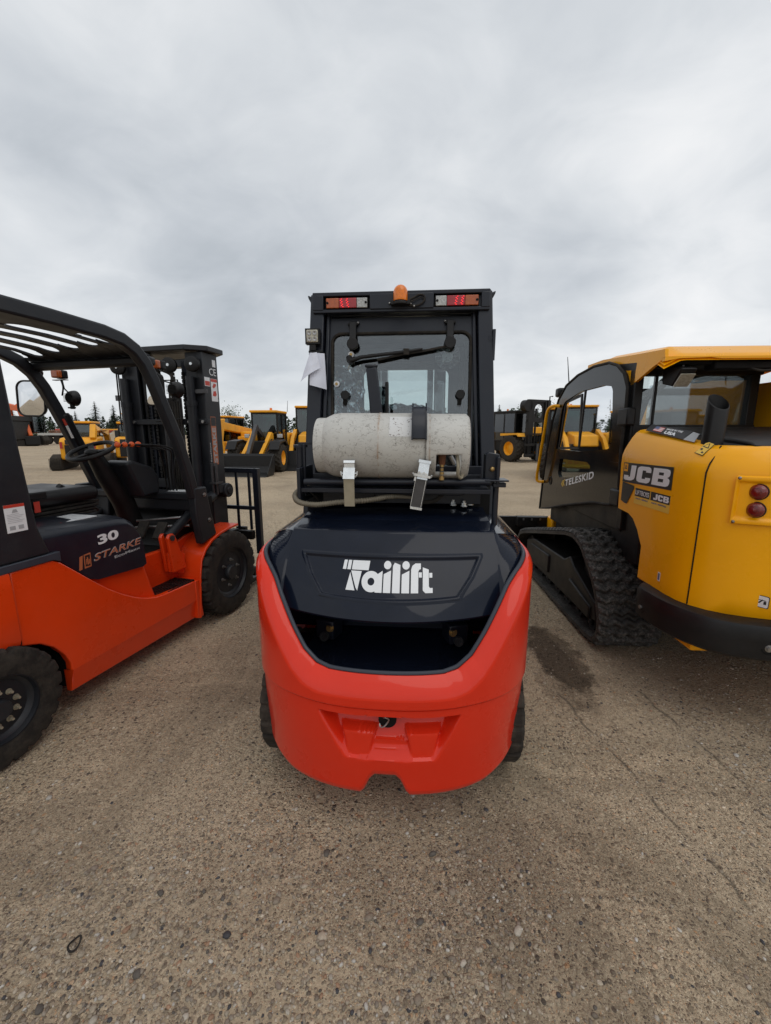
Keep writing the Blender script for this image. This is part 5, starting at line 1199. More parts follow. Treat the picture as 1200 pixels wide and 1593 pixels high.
# shut line, rear grille
M().bar([body_pt(2, .63, -.0006) + V(0, -.165, 0) * 0 + V(.0, -.0, 0), body_pt(2, 1.30, -.0006)], .004, .003, (-1, 0, 0)) if False else None
k = M(); k.tube([V(-.8355, -.715, .615), V(-.8355, -.715, 1.30), V(-.822, -.712, 1.345), V(-.79, -.70, 1.385), V(-.755, -.675, 1.43)], .0035, 6); k.build('shut_line', 'black_void', body)
k = M(); k.box(-.52, .52, -.918, -.86, .63, 1.05)
for i in range(16): k.box(-.50, .50, -.926, -.915, .65 + i * .024, .662 + i * .024)
k.build('rear_grille', 'black_paint', body)
M().box(-.58, -.3, -.885, -.80, .585, .605).build('door_sill', 'yellow_paint', body)
# lamp bezel wrapped round the corner
cp = [(-.752, -.808), (-.735, -.822), (-.72, -.832), (-.64, -.864), (-.56, -.886), (-.46, -.898)]
k = M()
def bz(u, v):
    s = u * (len(cp) - 1); i = min(len(cp) - 2, int(s)); x = lerp(cp[i][0], cp[i + 1][0], s - i); y = lerp(cp[i][1], cp[i + 1][1], s - i)
    z = lerp(1.068, 1.298, v); e = min(u * .36, (v) * .23, (1 - v) * .23); n = V(x, y + .45, 0).normalized()
    d = .016 * sst(-.001, .006, e) - .0145 * sst(.020, .036, e)
    return V(x, y, z) + n * d
k.grid(bz, 60, 48); bzl = k.build('lamp_bezel', 'yellow_paint', tk, smooth=40)
def on_corner(x, z, d):
    for (xa, ya), (xb, yb) in zip(cp, cp[1:]):
        if xa <= x <= xb: y = lerp(ya, yb, (x - xa) / (xb - xa)); break
    n = V(x, y + .45, 0).normalized(); return V(x, y, z) + n * d, n
for z in (1.226, 1.142):
    p, n = on_corner(-.678, z, .001); k = M(); k.lathe([(.035, 0), (.035, .016), (.032, .022), (.0285, .0235), (.028, .0255), (.020, .0285), (.0195, .0270), (.011, .0285), (.0105, .031), (.001, .033)], p, n, 32); tl = k.build('tail_light', 'red_lens_dark', tk, smooth=60)
    k = M(); k.lathe([(.038, 0), (.038, .008), (.035, .008)], p, n, 32); k.build('lamp_gasket', 'rubber', tl)
for x, z in ((-.742, 1.287), (-.742, 1.079), (-.56, 1.078), (-.58, 1.288)):
    p, n = on_corner(x, z, .015); k = M(); k.lathe([(.008, 0), (.007, .003), (.001, .005)], p, n, 12); k.build('screw', 'steel', bzl)
# bumper bar
bp_ = [(-.60, .02), (-.66, -.10), (-.80, -.30), (-.925, -.42), (-.935, -.55), (-.915, -.68), (-.86, -.80), (-.78, -.89), (-.66, -.94), (-.50, -.96), (0, -.97), (.5, -.96), (.78, -.89), (.915, -.68), (.925, -.42)]
k = M(); n = len(bp_)
sec = [(0, .605), (.10, .600), (.012, .585), (0, .57), (-.006, .50), (.0, .43), (.03, .415), (.20, .43), (.22, .60)]
vs = []
pp = [V(x, y, 0) for x, y in bp_]
pp = smoothpath([tuple(p) for p in pp], 4); n = len(pp)
for i, p in enumerate(pp):
    t = (pp[min(n - 1, i + 1)] - pp[max(0, i - 1)]).normalized(); nn = V(t.y, -t.x, 0) * -1
    for a, z in [(.03, .612), (.006, .603), (-.002, .585), (-.004, .52), (.002, .44), (.03, .42), (.12, .42), (.12, .612)]: vs.append(p + nn * a * -1 * -1 + V(0, 0, z))
ns = 8; k.add(vs, [(i * ns + j, i * ns + (j + 1) % ns, (i + 1) * ns + (j + 1) % ns, (i + 1) * ns + j) for i in range(n - 1) for j in range(ns)] + [tuple(range(ns)), tuple(range((n - 1) * ns, n * ns))[::-1]])
bu = k.build('rear_bumper', 'plastic_black', tk, smooth=45)
for (x, y, nx, ny) in ((-.936, -.50, -1, 0), (-.60, -.955, -.25, -1)):
    k = M(); k.lathe([(.034, -.004), (.034, .002), (.026, .002), (.024, -.003), (.001, -.003)], (x, y, .50), (nx, ny, 0), 24); k.build('bolt_recess', 'black_void', bu)
    k = M(); hexbolt(k, (x, y, .50), (nx, ny, 0), .012, .010); k.build('bolt', 'steel', bu)
k = M(); k.box(-.72, .72, -.72, -.35, .36, .62); k.prism([(-.74, .36), (-.74, .43), (-.55, .43), (-.5, .36)], -.80, -.70, 'x'); k.build('belly_guard', 'yellow_paint', tk, bevel=.01)
# exhaust
k = M(); k.lathe([(.040, 1.30), (.047, 1.30), (.047, 1.664), (.0435, 1.668), (.0435, 1.50), (.001, 1.50)], (0, 0, 0), (0, 0, 1), 36); k.v = [(x, y, z + (y * .9 - .02 if z > 1.6 else 0)) for x, y, z in k.v]
ex = k.build('exhaust_stack', 'black_paint', tk); ex.location = (-.748, -.555, 0); ex.rotation_euler = (R(1), R(.5), 0)
k = M(); k.prism([(-.748 + .062 * math.cos(i * .5236), -.56 + .07 * math.sin(i * .5236)) for i in range(12)], 1.36, 1.418, 'z'); k.build('exhaust_recess', 'black_void', body)
# markings on the side skin
SM = plane_map((-.8692, -.005, 1.178), (0, -1, .02), (0, .02, 1), (-1, 0, 0)); SM2 = plane_map((-.8700, -.005, 1.178), (0, -1, .02), (0, .02, 1), (-1, 0, 0))
decal(SM, -.005, .515, -.004, .122, 'decal_black', body, 'name_plate'); decal(SM2, 0.004, .05, .066, .116, 'yellow_far', body, 'emblem', .0006)
glyph([[(.012, .082), (.040, .080), (.040, .087), (.012, .088)], [(.018, .090), (.024, .090), (.024, .108), (.018, .106)], [(.030, .090), (.036, .090), (.036, .104), (.030, .106)]], plane_map((-.8708, -.005, 1.178), (0, -1, .02), (0, .02, 1), (-1, 0, 0)), 'decal_black', body, 'emblem', .0004)
JCBG = []
def gl(ox, sx_, sy, *ps):
    for p in ps: JCBG.append([(ox + a * sx_, b * sy) for a, b in p])
J_ = [(34, 100), (60, 100), (60, 26), (56, 12), (46, 3), (34, 0), (8, 0), (0, 8), (0, 32), (24, 32), (24, 24), (34, 24)]
C_ = [[(0, 18), (4, 6), (16, 0), (26, 0), (26, 100), (16, 100), (4, 94), (0, 82)], [(26, 0), (54, 0), (64, 6), (68, 18), (68, 34), (44, 34), (44, 24), (26, 24)], [(26, 76), (44, 76), (44, 66), (68, 66), (68, 82), (64, 94), (54, 100), (26, 100)]]
B_ = [[(0, 0), (26, 0), (26, 100), (0, 100)], [(26, 78), (48, 78), (48, 61), (26, 61), (26, 41), (50, 41), (50, 22), (26, 22), (26, 0), (62, 0), (72, 6), (76, 18), (76, 36), (72, 46), (64, 51), (71, 57), (74, 66), (74, 84), (70, 95), (60, 100), (26, 100)]]
def jcb(P, w, h, m, parent):
    polys = []; s = w / 224.0; t = h / 100.0
    polys.append([(a * s, b * t) for a, b in J_])
    for p in C_: polys.append([((a + 70) * s, b * t) for a, b in p])
    for p in B_: polys.append([((a + 148) * s, b * t) for a, b in p])
    return glyph(polys, P, m, parent, 'lettering', .0012)
jcb(lambda a, b, d: SM2(a + .010 + b * .12, b + .010, d), .478, .098, 'white_vinyl', body)
glyph([[(.0, .0), (.0, -.122), (.045, -.135), (.075, -.135), (.145, -.028), (.14, -.012)]], lambda a, b, d: SM(a, b - .006, d), 'decal_black', body, 'decal')
D1 = plane_map((-.8692, -.165, 1.055), (0, -1, .0), (0, .0, 1), (-1, 0, 0)); D2 = plane_map((-.8699, -.165, 1.055), (0, -1, 0), (0, 0, 1), (-1, 0, 0)); D3 = plane_map((-.8706, -.165, 1.055), (0, -1, 0), (0, 0, 1), (-1, 0, 0))
decal(D1, 0, .36, .0, .095, 'decal_yellow', body, 'dealer_sticker'); decal(D2, .005, .165, .048, .098, 'decal_black', body, 'dealer_sticker'); decal(D2, .175, .357, .048, .098, 'decal_black', body, 'dealer_sticker')
text('LIFTBOSS', lambda a, b, d: D3(a + .012, b + .058, d), .146, .028, 'white_vinyl', body, bold=.0); jcb(lambda a, b, d: D3(a + .205, b + .056, d), .143, .034, 'white_vinyl', body)
text('PARTS • SERVICE', lambda a, b, d: D2(a + .02, b + .030, d), .13, .009, 'decal_blue', body, bold=.02); text('PARTS • RENTALS', lambda a, b, d: D2(a + .19, b + .030, d), .14, .009, 'decal_blue', body, bold=.02)
decal(plane_map((-.8692, -.50, .665), (0, -1, 0), (0, 0, 1), (-1, 0, 0)), 0, .022, 0, .05, 'white_vinyl', body, 'sticker'); decal(plane_map((-.8699, -.50, .665), (0, -1, 0), (0, 0, 1), (-1, 0, 0)), .004, .018, .006, .044, 'decal_blue', body, 'sticker')
p, n = on_corner(-.60, .70, .002); t_ = V(-n.y, n.x, 0); W1 = plane_map(p, t_, (0, 0, 1), n)
decal(W1, -.026, .026, -.03, .03, 'decal_black', body, 'sticker', .0006, .007); decal(lambda a, b, d: W1(a, b, d + .0007), -.023, .023, -.027, .027, 'white_vinyl', body, 'sticker', .0006, .006)
glyph([[(-.014, -.006), (-.010, -.010), (.004, .008), (.0, .012)], [(-.016, .006), (.014, .006), (.014, .009), (-.016, .009)], [(.006, -.012), (.016, -.012), (.016, .004), (.006, .004)]], lambda a, b, d: W1(a, b, d + .0014), 'decal_black', body, 'sticker', .0005)
# flag strip and warning sticker on the sloping shoulder
A0, A1, B0, B1 = V(-.800, -.10, 1.500), V(-.795, -.45, 1.452), V(-.752, -.08, 1.538), V(-.745, -.44, 1.496)
SB = lambda a, b, d: A0.lerp(A1, a).lerp(B0.lerp(B1, a), b) + V(-.5, 0, .85) * (d + .004)
decal(SB, -.05, 1.0, 0, 1, 'decal_black', body, 'flag_strip', .002); glyph([[(1.0, 0), (1.25, 0), (1.18, .85), (1.03, .95)]], SB, 'decal_grey', body, 'flag_strip', .002)
S2 = lambda a, b, d: SB(a, b, d + .0022)
for i in range(7): decal(S2, .13, .37, .18 + i * .09, .18 + i * .09 + .09, 'decal_red' if i % 2 == 0 else 'white_vinyl', body, 'flag_strip', .0006)
decal(lambda a, b, d: S2(a, b, d + .0008), .13, .24, .48, .81, 'decal_blue', body, 'flag_strip', .0006)
text('USA', lambda a, b, d: S2(.45 + a, .12 + b, d), .30, .38, 'white_vinyl', body, bold=.04); text('MADE IN THE', lambda a, b, d: S2(.43 + a, .62 + b, d), .40, .2, 'white_vinyl', body, bold=.01)
A = [V(-.822, -.655, 1.375), V(-.822, -.595, 1.387), V(-.765, -.595, 1.445), V(-.765, -.65, 1.432)]
WS = lambda a, b, d: A[0].lerp(A[1], a).lerp(A[3].lerp(A[2], a), b) + V(-.55, -.2, .8) * (d + .006)
decal(WS, 0, 1, 0, 1, 'decal_black', body, 'warning_sticker', .001); decal(lambda a, b, d: WS(a, b, d + .001), .05, .95, .03, .97, 'decal_yellow', body, 'warning_sticker', .001)
glyph([[(.12, .56), (.88, .56), (.5, .94)]], lambda a, b, d: WS(a, b, d + .002), 'decal_black', body, 'warning_sticker', .0006); glyph([[(.26, .61), (.74, .61), (.5, .86)]], lambda a, b, d: WS(a, b, d + .0027), 'decal_yellow', body, 'warning_sticker', .0006)
glyph([[(.2, .12), (.45, .15), (.4, .26), (.18, .22)], [(.55, .3), (.85, .34), (.8, .46), (.6, .44)]], lambda a, b, d: WS(a, b, d + .002), 'decal_black', body, 'warning_sticker', .0006)
# cab
door_o = [(1.907, .640), (1.86, 1.0), (1.80, 1.32), (1.70, 1.60), (1.56, 1.81), (1.38, 1.93), (1.12, 1.992), (.80, 2.02), (.536, 2.008), (.40, 1.97), (.29, 1.90), (.225, 1.80), (.214, 1.593), (.222, 1.37), (.20, 1.12), (.178, .985), (.36, .955), (.60, .93), (1.2, .80), (1.6, .70)]
cut = lambda up: [q for q in ([(1.812, 1.28), (1.80, 1.32), (1.70, 1.60), (1.56, 1.81), (1.38, 1.93), (1.12, 1.992), (.80, 2.02), (.536, 2.008), (.40, 1.97), (.29, 1.90), (.225, 1.80), (.214, 1.593), (.222, 1.37), (.215, 1.28)] if up else [(1.812, 1.28), (.215, 1.28), (.20, 1.12), (.178, .985), (.36, .955), (.60, .93), (1.2, .80), (1.6, .70), (1.907, .640), (1.86, 1.0)])]
hole = [(1.53, 1.325), (1.44, 1.72), (1.41, 1.765), (1.37, 1.785), (1.02, 1.845), (.60, 1.85), (.46, 1.83), (.435, 1.80), (.37, 1.42), (.40, 1.37), (.95, 1.325)]
hole2 = [(1.40, 1.235), (.76, 1.245), (.70, 1.22), (.695, 1.16), (.74, 1.12), (1.38, 1.05), (1.42, 1.09)]
def resample(poly, c, n=72):
    out = []
    for i in range(n):
        a = 2 * math.pi * i / n; d = (math.cos(a), math.sin(a)); best = None
        for (x1, y1), (x2, y2) in zip(poly, poly[1:] + poly[:1]):
            ex_, ey = x2 - x1, y2 - y1; den = d[0] * ey - d[1] * ex_
            if abs(den) < 1e-9: continue
            t = ((x1 - c[0]) * ey - (y1 - c[1]) * ex_) / den; s = ((x1 - c[0]) * d[1] - (y1 - c[1]) * d[0]) / den
            if t > 0 and -1e-6 <= s <= 1 + 1e-6 and (best is None or t > best): best = t
        out.append((c[0] + d[0] * best, c[1] + d[1] * best))
    return out
YZ = lambda p, q, d: (d, p, q)
k = M()
for up, hl_, dc in ((1, hole, (.93, 1.58)), (0, hole2, (1.08, 1.16))):
    do_, dh = resample(cut(up), dc, 140), resample(hl_, dc, 140); k.frame(do_, dh, -.79, -.755, YZ)
dr = k.build('cab_door', 'door_gloss', tk, bevel=0)
k = M(); k.add([(-.773, a, b) for a, b in hole], [tuple(range(len(hole)))]); k.add([(-.773, a, b) for a, b in hole2], [tuple(range(len(hole2)))]); k.build('door_glass', 'glass_tint', dr, smooth=0)
M().tube([(-.79, a, b) for a, b in door_o], .011, 8, closed=True).build('door_seal', 'rubber', dr)
M().bar([(-.771, 1.75, 1.287), (-.771, .24, 1.287)], .05, .030, (1, 0, 0)).build('door_rail', 'black_paint', dr)
k = M(); q1 = [(1.50, 1.325), (1.40, 1.785), (1.02, 1.825), (.985, 1.345)]; q2 = [(1.475, 1.345), (1.385, 1.765), (1.04, 1.803), (1.005, 1.365)]
k.frame(q1, q2, -.780, -.760, YZ); k.bar([(-.77, 1.0, 1.35), (-.77, .96, 1.86)], .02, .02, (1, 0, 0)); k.build('sliding_window', 'black_paint', dr)
k = M(); k.lathe([(.001, 0), (.045, 0), (.045, .006), (.038, .006), (.034, .0), (.001, -.004)], (-.79, 1.62, .99), (-1, 0, 0), 24); k.build('door_latch', 'black_paint', dr)
text('TELESKID', lambda a, b, d: V(-.7905 - d, 1.205 - a, .985 + b + a * .235), .59, .062, 'white_vinyl', dr, bold=.022, space=1.12)
glyph([[(.0, .03), (.03, .06), (.045, .06), (.018, .03), (.045, 0), (.03, 0)], [(.035, .035), (.065, .066), (.08, .066), (.053, .036), (.08, .006), (.065, .004)]], lambda a, b, d: V(-.7905 - d, 1.30 - a, .965 + b + a * .235), 'decal_yellow', dr, 'lettering')
for z in (1.60, 1.03):
    k = M(); k.box(-.81, -.75, .15, .29, z - .06, z + .06); k.build('door_hinge', 'plastic_black', tk, bevel=.012)
M().tube(smoothpath([(-.79, 1.50, 1.745), (-.84, 1.56, 1.75), (-.865, 1.64, 1.70), (-.865, 1.70, 1.50), (-.865, 1.79, 1.20), (-.86, 1.86, 1.00), (-.84, 1.86, .955), (-.79, 1.82, .955)], 7), .016, 14).build('grab_rail', 'yellow_paint', tk)
cabf = M()
def rail(pts, w=.06, h=.06): cabf.bar(pts, w, h, (1, 0, 0))
for x in (-.735, .02):
    rail([(x, 1.80, .80), (x, 1.72, 1.35), (x, 1.50, 1.82), (x, 1.20, 1.945), (x, .50, 1.965), (x, .18, 1.93)]); rail([(x, .20, .80), (x, .22, 1.93)], .07, .06)
cabf.box(-.75, .05, .16, .24, 1.87, 1.96); cabf.box(-.75, .05, .17, .22, 1.40, 1.545); cabf.box(-.75, .05, 1.38, 1.46, 1.84, 1.90); cabf.box(-.75, .05, .2, 1.8, .78, .98); cabf.box(-.62, -.60, .20, .23, 1.5, 1.9)
cabf.box(.0, .04, .24, 1.75, .8, 1.25)
cf2 = cabf.build('cab_frame', 'black_paint', tk, bevel=.006)
k = M(); k.box(-.705, -.0, .205, .212, 1.545, 1.87); k.build('rear_glass', 'glass', cf2)
k = M(); k.box(-.705, -.0, 1.745, 1.75, 1.0, 1.5); k.build('front_glass', 'glass', cf2)
k = M(); k.box(.02, .025, .25, 1.45, 1.25, 1.93); k.build('side_glass', 'glass', cf2)
k = M(); k.prism([(.30, 1.45), (.36, 1.45), (.42, 1.18), (.85, 1.16), (.88, 1.05), (.30, 1.02)], -.60, -.16, 'x'); k.build('seat', 'vinyl', tk, bevel=.03)
for x in (-.66, -.10): k = M(); k.box(x - .04, x + .04, .55, .95, 1.28, 1.33); k.cyl((x, .90, 1.33), (x, .92, 1.44), .02, n=12); k.build('armrest', 'plastic_black', tk, bevel=.01)
# roof
k = M(); rp_ = [(-.13, 1.945), (-.12, 2.005), (.20, 2.030), (.70, 2.072), (.95, 2.068), (1.25, 2.03), (1.25, 2.015), (.95, 2.03), (.70, 2.03), (.55, 1.99), (.0, 1.95)]
def rf(u, v):
    x = lerp(-.765, .75, u); y = lerp(-.13, 1.30, v); z = interp([(-.13, 2.0), (.20, 2.03), (.70, 2.072), (.95, 2.066), (1.30, 2.01)], y)
    e = min(u, 1 - u) * 1.515; z -= .050 * (1 - min(1, e / .10)) ; z -= .062 * (1 - min(1, v * 1.43 / .15)); z -= .01 * (1 - sst(0, .012, min(e, v * 1.43))); return V(x, y, z + .012)
k.grid(rf, 76, 76); k.grid(lambda u, v: rf(u, v) * 1 + V(0, 0, -.02 - .02 * 0), 50, 50)
k.prism([(-.765, 1.915), (-.765, 1.942), (.75, 1.942), (.75, 1.915), (.60, 1.915), (.52, 1.928), (-.44, 1.928), (-.50, 1.936), (-.68, 1.93)], -.132, -.10, 'y')
for sx, x in ((1, -.765), (1, .74)): k.prism([(.98, 2.02), (.98, 2.055), (.70, 2.055), (.20, 2.010), (-.12, 1.985), (-.13, 1.935), (.0, 1.895), (.26, 1.80), (.36, 1.84), (.47, 1.93), (.62, 2.005)], x, x + .02, 'x')
roof = k.build('cab_roof', 'yellow_paint', tk, smooth=40)
k = M(); k.box(-.70, .70, -.08, .18, 1.90, 1.955); k.box(-.45, .6, -.10, .0, 1.87, 1.92); k.build('roof_underside', 'black_void', tk, bevel=.01)
k = M(); k.box(-.645, -.59, -.06, -.04, 1.90, 1.965); k.box(-.62, -.61, -.07, -.03, 1.87, 1.93); lb = k.build('lamp_bracket', 'steel_dark', tk)
k = M(); k.prism([(-.14, 1.872), (-.03, 1.905), (.06, 1.90), (.05, 1.80), (-.06, 1.775), (-.12, 1.845)], -.665, -.57, 'x'); wk = k.build('work_lamp', 'plastic_black', tk, bevel=.008)
k = M(); k.prism([(-.128, 1.842), (-.066, 1.778), (-.070, 1.772), (-.134, 1.838)], -.66, -.575, 'x'); k.build('lens', 'lamp_glass', wk)
k = M(); k.tube(smoothpath([(-.30, -.06, 1.93), (-.24, -.09, 1.88), (-.16, -.10, 1.86), (-.05, -.09, 1.88), (.02, -.06, 1.93)], 6), .008, 8); k.build('wiring_loom', 'rubber', tk)
M().cyl((-.72, 1.50, 1.94), (-.735, 1.56, 2.22), .006, .003, n=8).build('antenna', 'black_paint', tk)
k = M(); k.box(-.80, -.68, 1.56, 1.66, 1.84, 1.93); hl = k.build('headlight', 'black_paint', tk, bevel=.02); M().box(-.79, -.69, 1.66, 1.665, 1.85, 1.92).build('lens', 'clear_lens', hl)
# single boom on the far side
k = M(); k.box(.22, .56, -.45, 2.2, 1.52, 1.84); k.prism([(-.70, 1.30), (-.70, 1.92), (-.45, 1.98), (.1, 1.92), (.1, 1.50), (-.2, 1.2)], .18, .62, 'x'); k.prism([(2.1, 1.84), (2.6, 1.2), (2.7, .5), (2.45, .45), (2.2, 1.5)], .24, .54, 'x'); k.build('lift_boom', 'yellow_paint', tk, bevel=.02)
k = M(); k.box(-.70, .70, .05, .16, 1.485, 1.50); k.build('service_rail', 'yellow_paint', tk)
# under the cab
k = M(); k.box(-.72, .70, .10, 1.75, .55, .93); k.box(-.60, .60, -.4, 1.9, .28, .62); k.box(-.74, -.5, -.05, .35, .60, .99); k.build('chassis', 'black_paint', tk, bevel=.01)
k = M(); k.box(-1.15, .95, 2.30, 2.36, .05, .46); k.box(-1.15, .95, 2.3, 2.85, .03, .06); k.box(-1.15, -1.12, 2.3, 2.85, .05, .4); k.box(.92, .95, 2.3, 2.85, .05, .4); k.box(-.95, -.60, 2.20, 2.30, .36, .475); k.box(-.7, .7, 2.15, 2.3, .12, .34); bk = k.build('bucket', 'black_paint', tk, bevel=.004)
for x in (-.88, -.78, -.68): k = M(); hexbolt(k, (x, 2.205, .45), (0, -1, .2), .012, .01); k.build('bolt', 'steel', bk)
k = M(); k.box(-.60, -.44, 2.02, 2.2, .33, .50); k.build('hitch_arm', 'yellow_paint', tk, bevel=.02)
# tracks
TPF = smoothpath([(0, .40, .735), (0, .24, .695), (0, .10, .60), (0, -.02, .50), (0, -.10, .40), (0, -.165, .27), (0, -.172, .16), (0, -.13, .07), (0, -.03, .018), (0, .3, .0), (0, 1.0, 0), (0, 1.55, .0), (0, 1.80, .03), (0, 1.98, .12), (0, 2.02, .24), (0, 1.94, .36), (0, 1.78, .43), (0, 1.3, .55), (0, .8, .665), (0, .55, .72), (0, .40, .735)], 10)[:-1]
def arclen(pts):
    L_ = [0]
    for i in range(len(pts)): L_.append(L_[-1] + (pts[(i + 1) % len(pts)] - pts[i]).length)
    return L_
AL = arclen(TPF); TL = AL[-1]
def tp_at(s):
    s = s % TL
    lo = 0; hi = len(TPF)
    while hi - lo > 1:
        m_ = (lo + hi) // 2
        if AL[m_] <= s: lo = m_
        else: hi = m_
    a = TPF[lo % len(TPF)]; b = TPF[(lo + 1) % len(TPF)]; t = (s - AL[lo]) / max(1e-9, AL[lo + 1] - AL[lo]); p = a.lerp(b, t); d = (b - a).normalized(); return p, V(0, d.z, -d.y)
NL = 64; NS = NL * 10; NX = 44
def belt(x0, x1):
    k = M(); pitch = TL / NL
    def fn(u, v):
        s = u * TL; x = lerp(x0, x1, v); p, n = tp_at(s)
        if n.dot(p - V(0, .9, .3)) < 0: n = -n
        # zigzag bars with small breaks
        zz = .014 * abs(((v * 4.5) % 1) * 2 - 1) + .006 * math.sin(v * 31)
        ph = ((s + zz) / pitch) % 1; h = sst(.06, .20, ph) * (1 - sst(.56, .70, ph)); e = min(v, 1 - v)
        h *= sst(.0, .03, e); h *= 1; brk = .5 + .5 * math.cos(v * 2 * math.pi * 3 + (int((s + zz) / pitch) % 2) * math.pi); h *= .88 + .12 * sst(.1, .3, brk)
        return V(x, p.y, p.z) + n * (.004 + .026 * h - .026) + V(0, 0, .003)
    k.grid(fn, NS, NX, cu=True)
    k.grid(lambda u, v: (lambda q: V(lerp(x0, x1, v), q[0].y, q[0].z) - (q[1] if q[1].dot(q[0] - V(0, .9, .3)) > 0 else -q[1]) * .055)(tp_at(u * TL)), 160, 2, cu=True)
    for x in (x0, x1): k.grid(lambda u, v: (lambda q: V(x, q[0].y, q[0].z) - (q[1] if q[1].dot(q[0] - V(0, .9, .3)) > 0 else -q[1]) * lerp(.024, .055, v))(tp_at(u * TL)), 160, 2, cu=True)
    return k
def track_mat():
    m = mat('track_rubber', (.010, .0095, .0095), .6, var=.3, vs=10, dust=.08, bump=.0012, bs=70); nt = m.node_tree; L = nt.links.new; b = nt.nodes['Principled BSDF']
    old = b.inputs['Base Color'].links[0].from_socket; tc = nd(nt, 'ShaderNodeTexCoord')
    n = nd(nt, 'ShaderNodeTexNoise', inp={'Scale': 60.0, 'Detail': 8.0, 'Roughness': .8}); L(tc.outputs['Object'], n.inputs['Vector'])
    n2 = nd(nt, 'ShaderNodeTexNoise', inp={'Scale': 5.0, 'Detail': 3.0}); L(tc.outputs['Object'], n2.inputs['Vector'])
    g = nd(nt, 'ShaderNodeNewGeometry'); ao = nd(nt, 'ShaderNodeMapRange', inp={'From Min': .50, 'From Max': .53, 'To Min': 0, 'To Max': .8}); L(g.outputs['Pointiness'], ao.inputs[0])
    a = nd(nt, 'ShaderNodeMapRange', inp={'From Min': .47, 'From Max': .60}); L(n.outputs[0], a.inputs[0]); c = nd(nt, 'ShaderNodeMapRange', inp={'From Min': .36, 'From Max': .52}); L(n2.outputs[0], c.inputs[0])
    mu = nd(nt, 'ShaderNodeMath', operation='MULTIPLY'); L(a.outputs[0], mu.inputs[0]); L(c.outputs[0], mu.inputs[1]); m2 = nd(nt, 'ShaderNodeMath', operation='MULTIPLY'); L(mu.outputs[0], m2.inputs[0]); m2.inputs[1].default_value = .75
    mx = nd(nt, 'ShaderNodeMixRGB'); L(m2.outputs[0], mx.inputs[0]); L(old, mx.inputs[1]); mx.inputs[2].default_value = (.15, .137, .122, 1); L(mx.outputs[0], b.inputs['Base Color'])
track_mat()
for sx in (-1, 1):
    x0, x1 = sorted((sx * 1.0, sx * .58))
    tb = belt(x0, x1).build('track', 'track_rubber', tk, smooth=50)
    k = M(); a, b = sorted((sx * .968, sx * .66)); k.prism([(1.70, .33), (1.45, .40), (.62, .44), (.50, .50), (.42, .44), (.0, .30), (-.04, .18), (.2, .15), (1.7, .13)], a, b, 'x'); a, b = sorted((sx * .985, sx * .90)); k.prism([(1.5, .34), (1.5, .20), (.95, .20), (.95, .37)], a, b, 'x'); k.prism([(.45, .33), (.05, .26), (.05, .16), (.45, .18)], a, b, 'x')
    k.build('track_frame', 'black_paint', tb, bevel=.01)
    for i in range(7):
        y = .12 + i * .24; k = M(); k.lathe([(.001, .0), (.03, 0), (.03, .012), (.062, .012), (.068, .02), (.068, .09), (.03, .1)], (sx * .93, y, .11), (-sx, 0, 0), 24); rl = k.build('track_roller', 'black_paint', tb)
        k = M(); hexbolt(k, (sx * .93, y, .11), (sx, 0, 0), .010, .008); k.build('roller_bolt', 'steel_dark', rl)
    k = M()
    k.lathe([(.001, .0), (.07, 0), (.08, .02), (.17, .03), (.19, .03), (.19, .06), (.05, .08)], (sx * .90, .30, .46), (-sx, 0, 0), 30)
    for i in range(14):
        a = 2 * math.pi * i / 14; k.cbox((sx * .85, .30 + .20 * math.cos(a), .46 + .20 * math.sin(a)), (.05, .03, .03), (math.degrees(a), 0, 0))
    k.build('drive_sprocket', 'black_paint', tb)
    k = M(); k.lathe([(.001, .0), (.05, 0), (.06, .02), (.14, .03), (.15, .08), (.05, .1)], (sx * .92, 1.80, .22), (-sx, 0, 0), 30); k.build('front_idler', 'black_paint', tb)
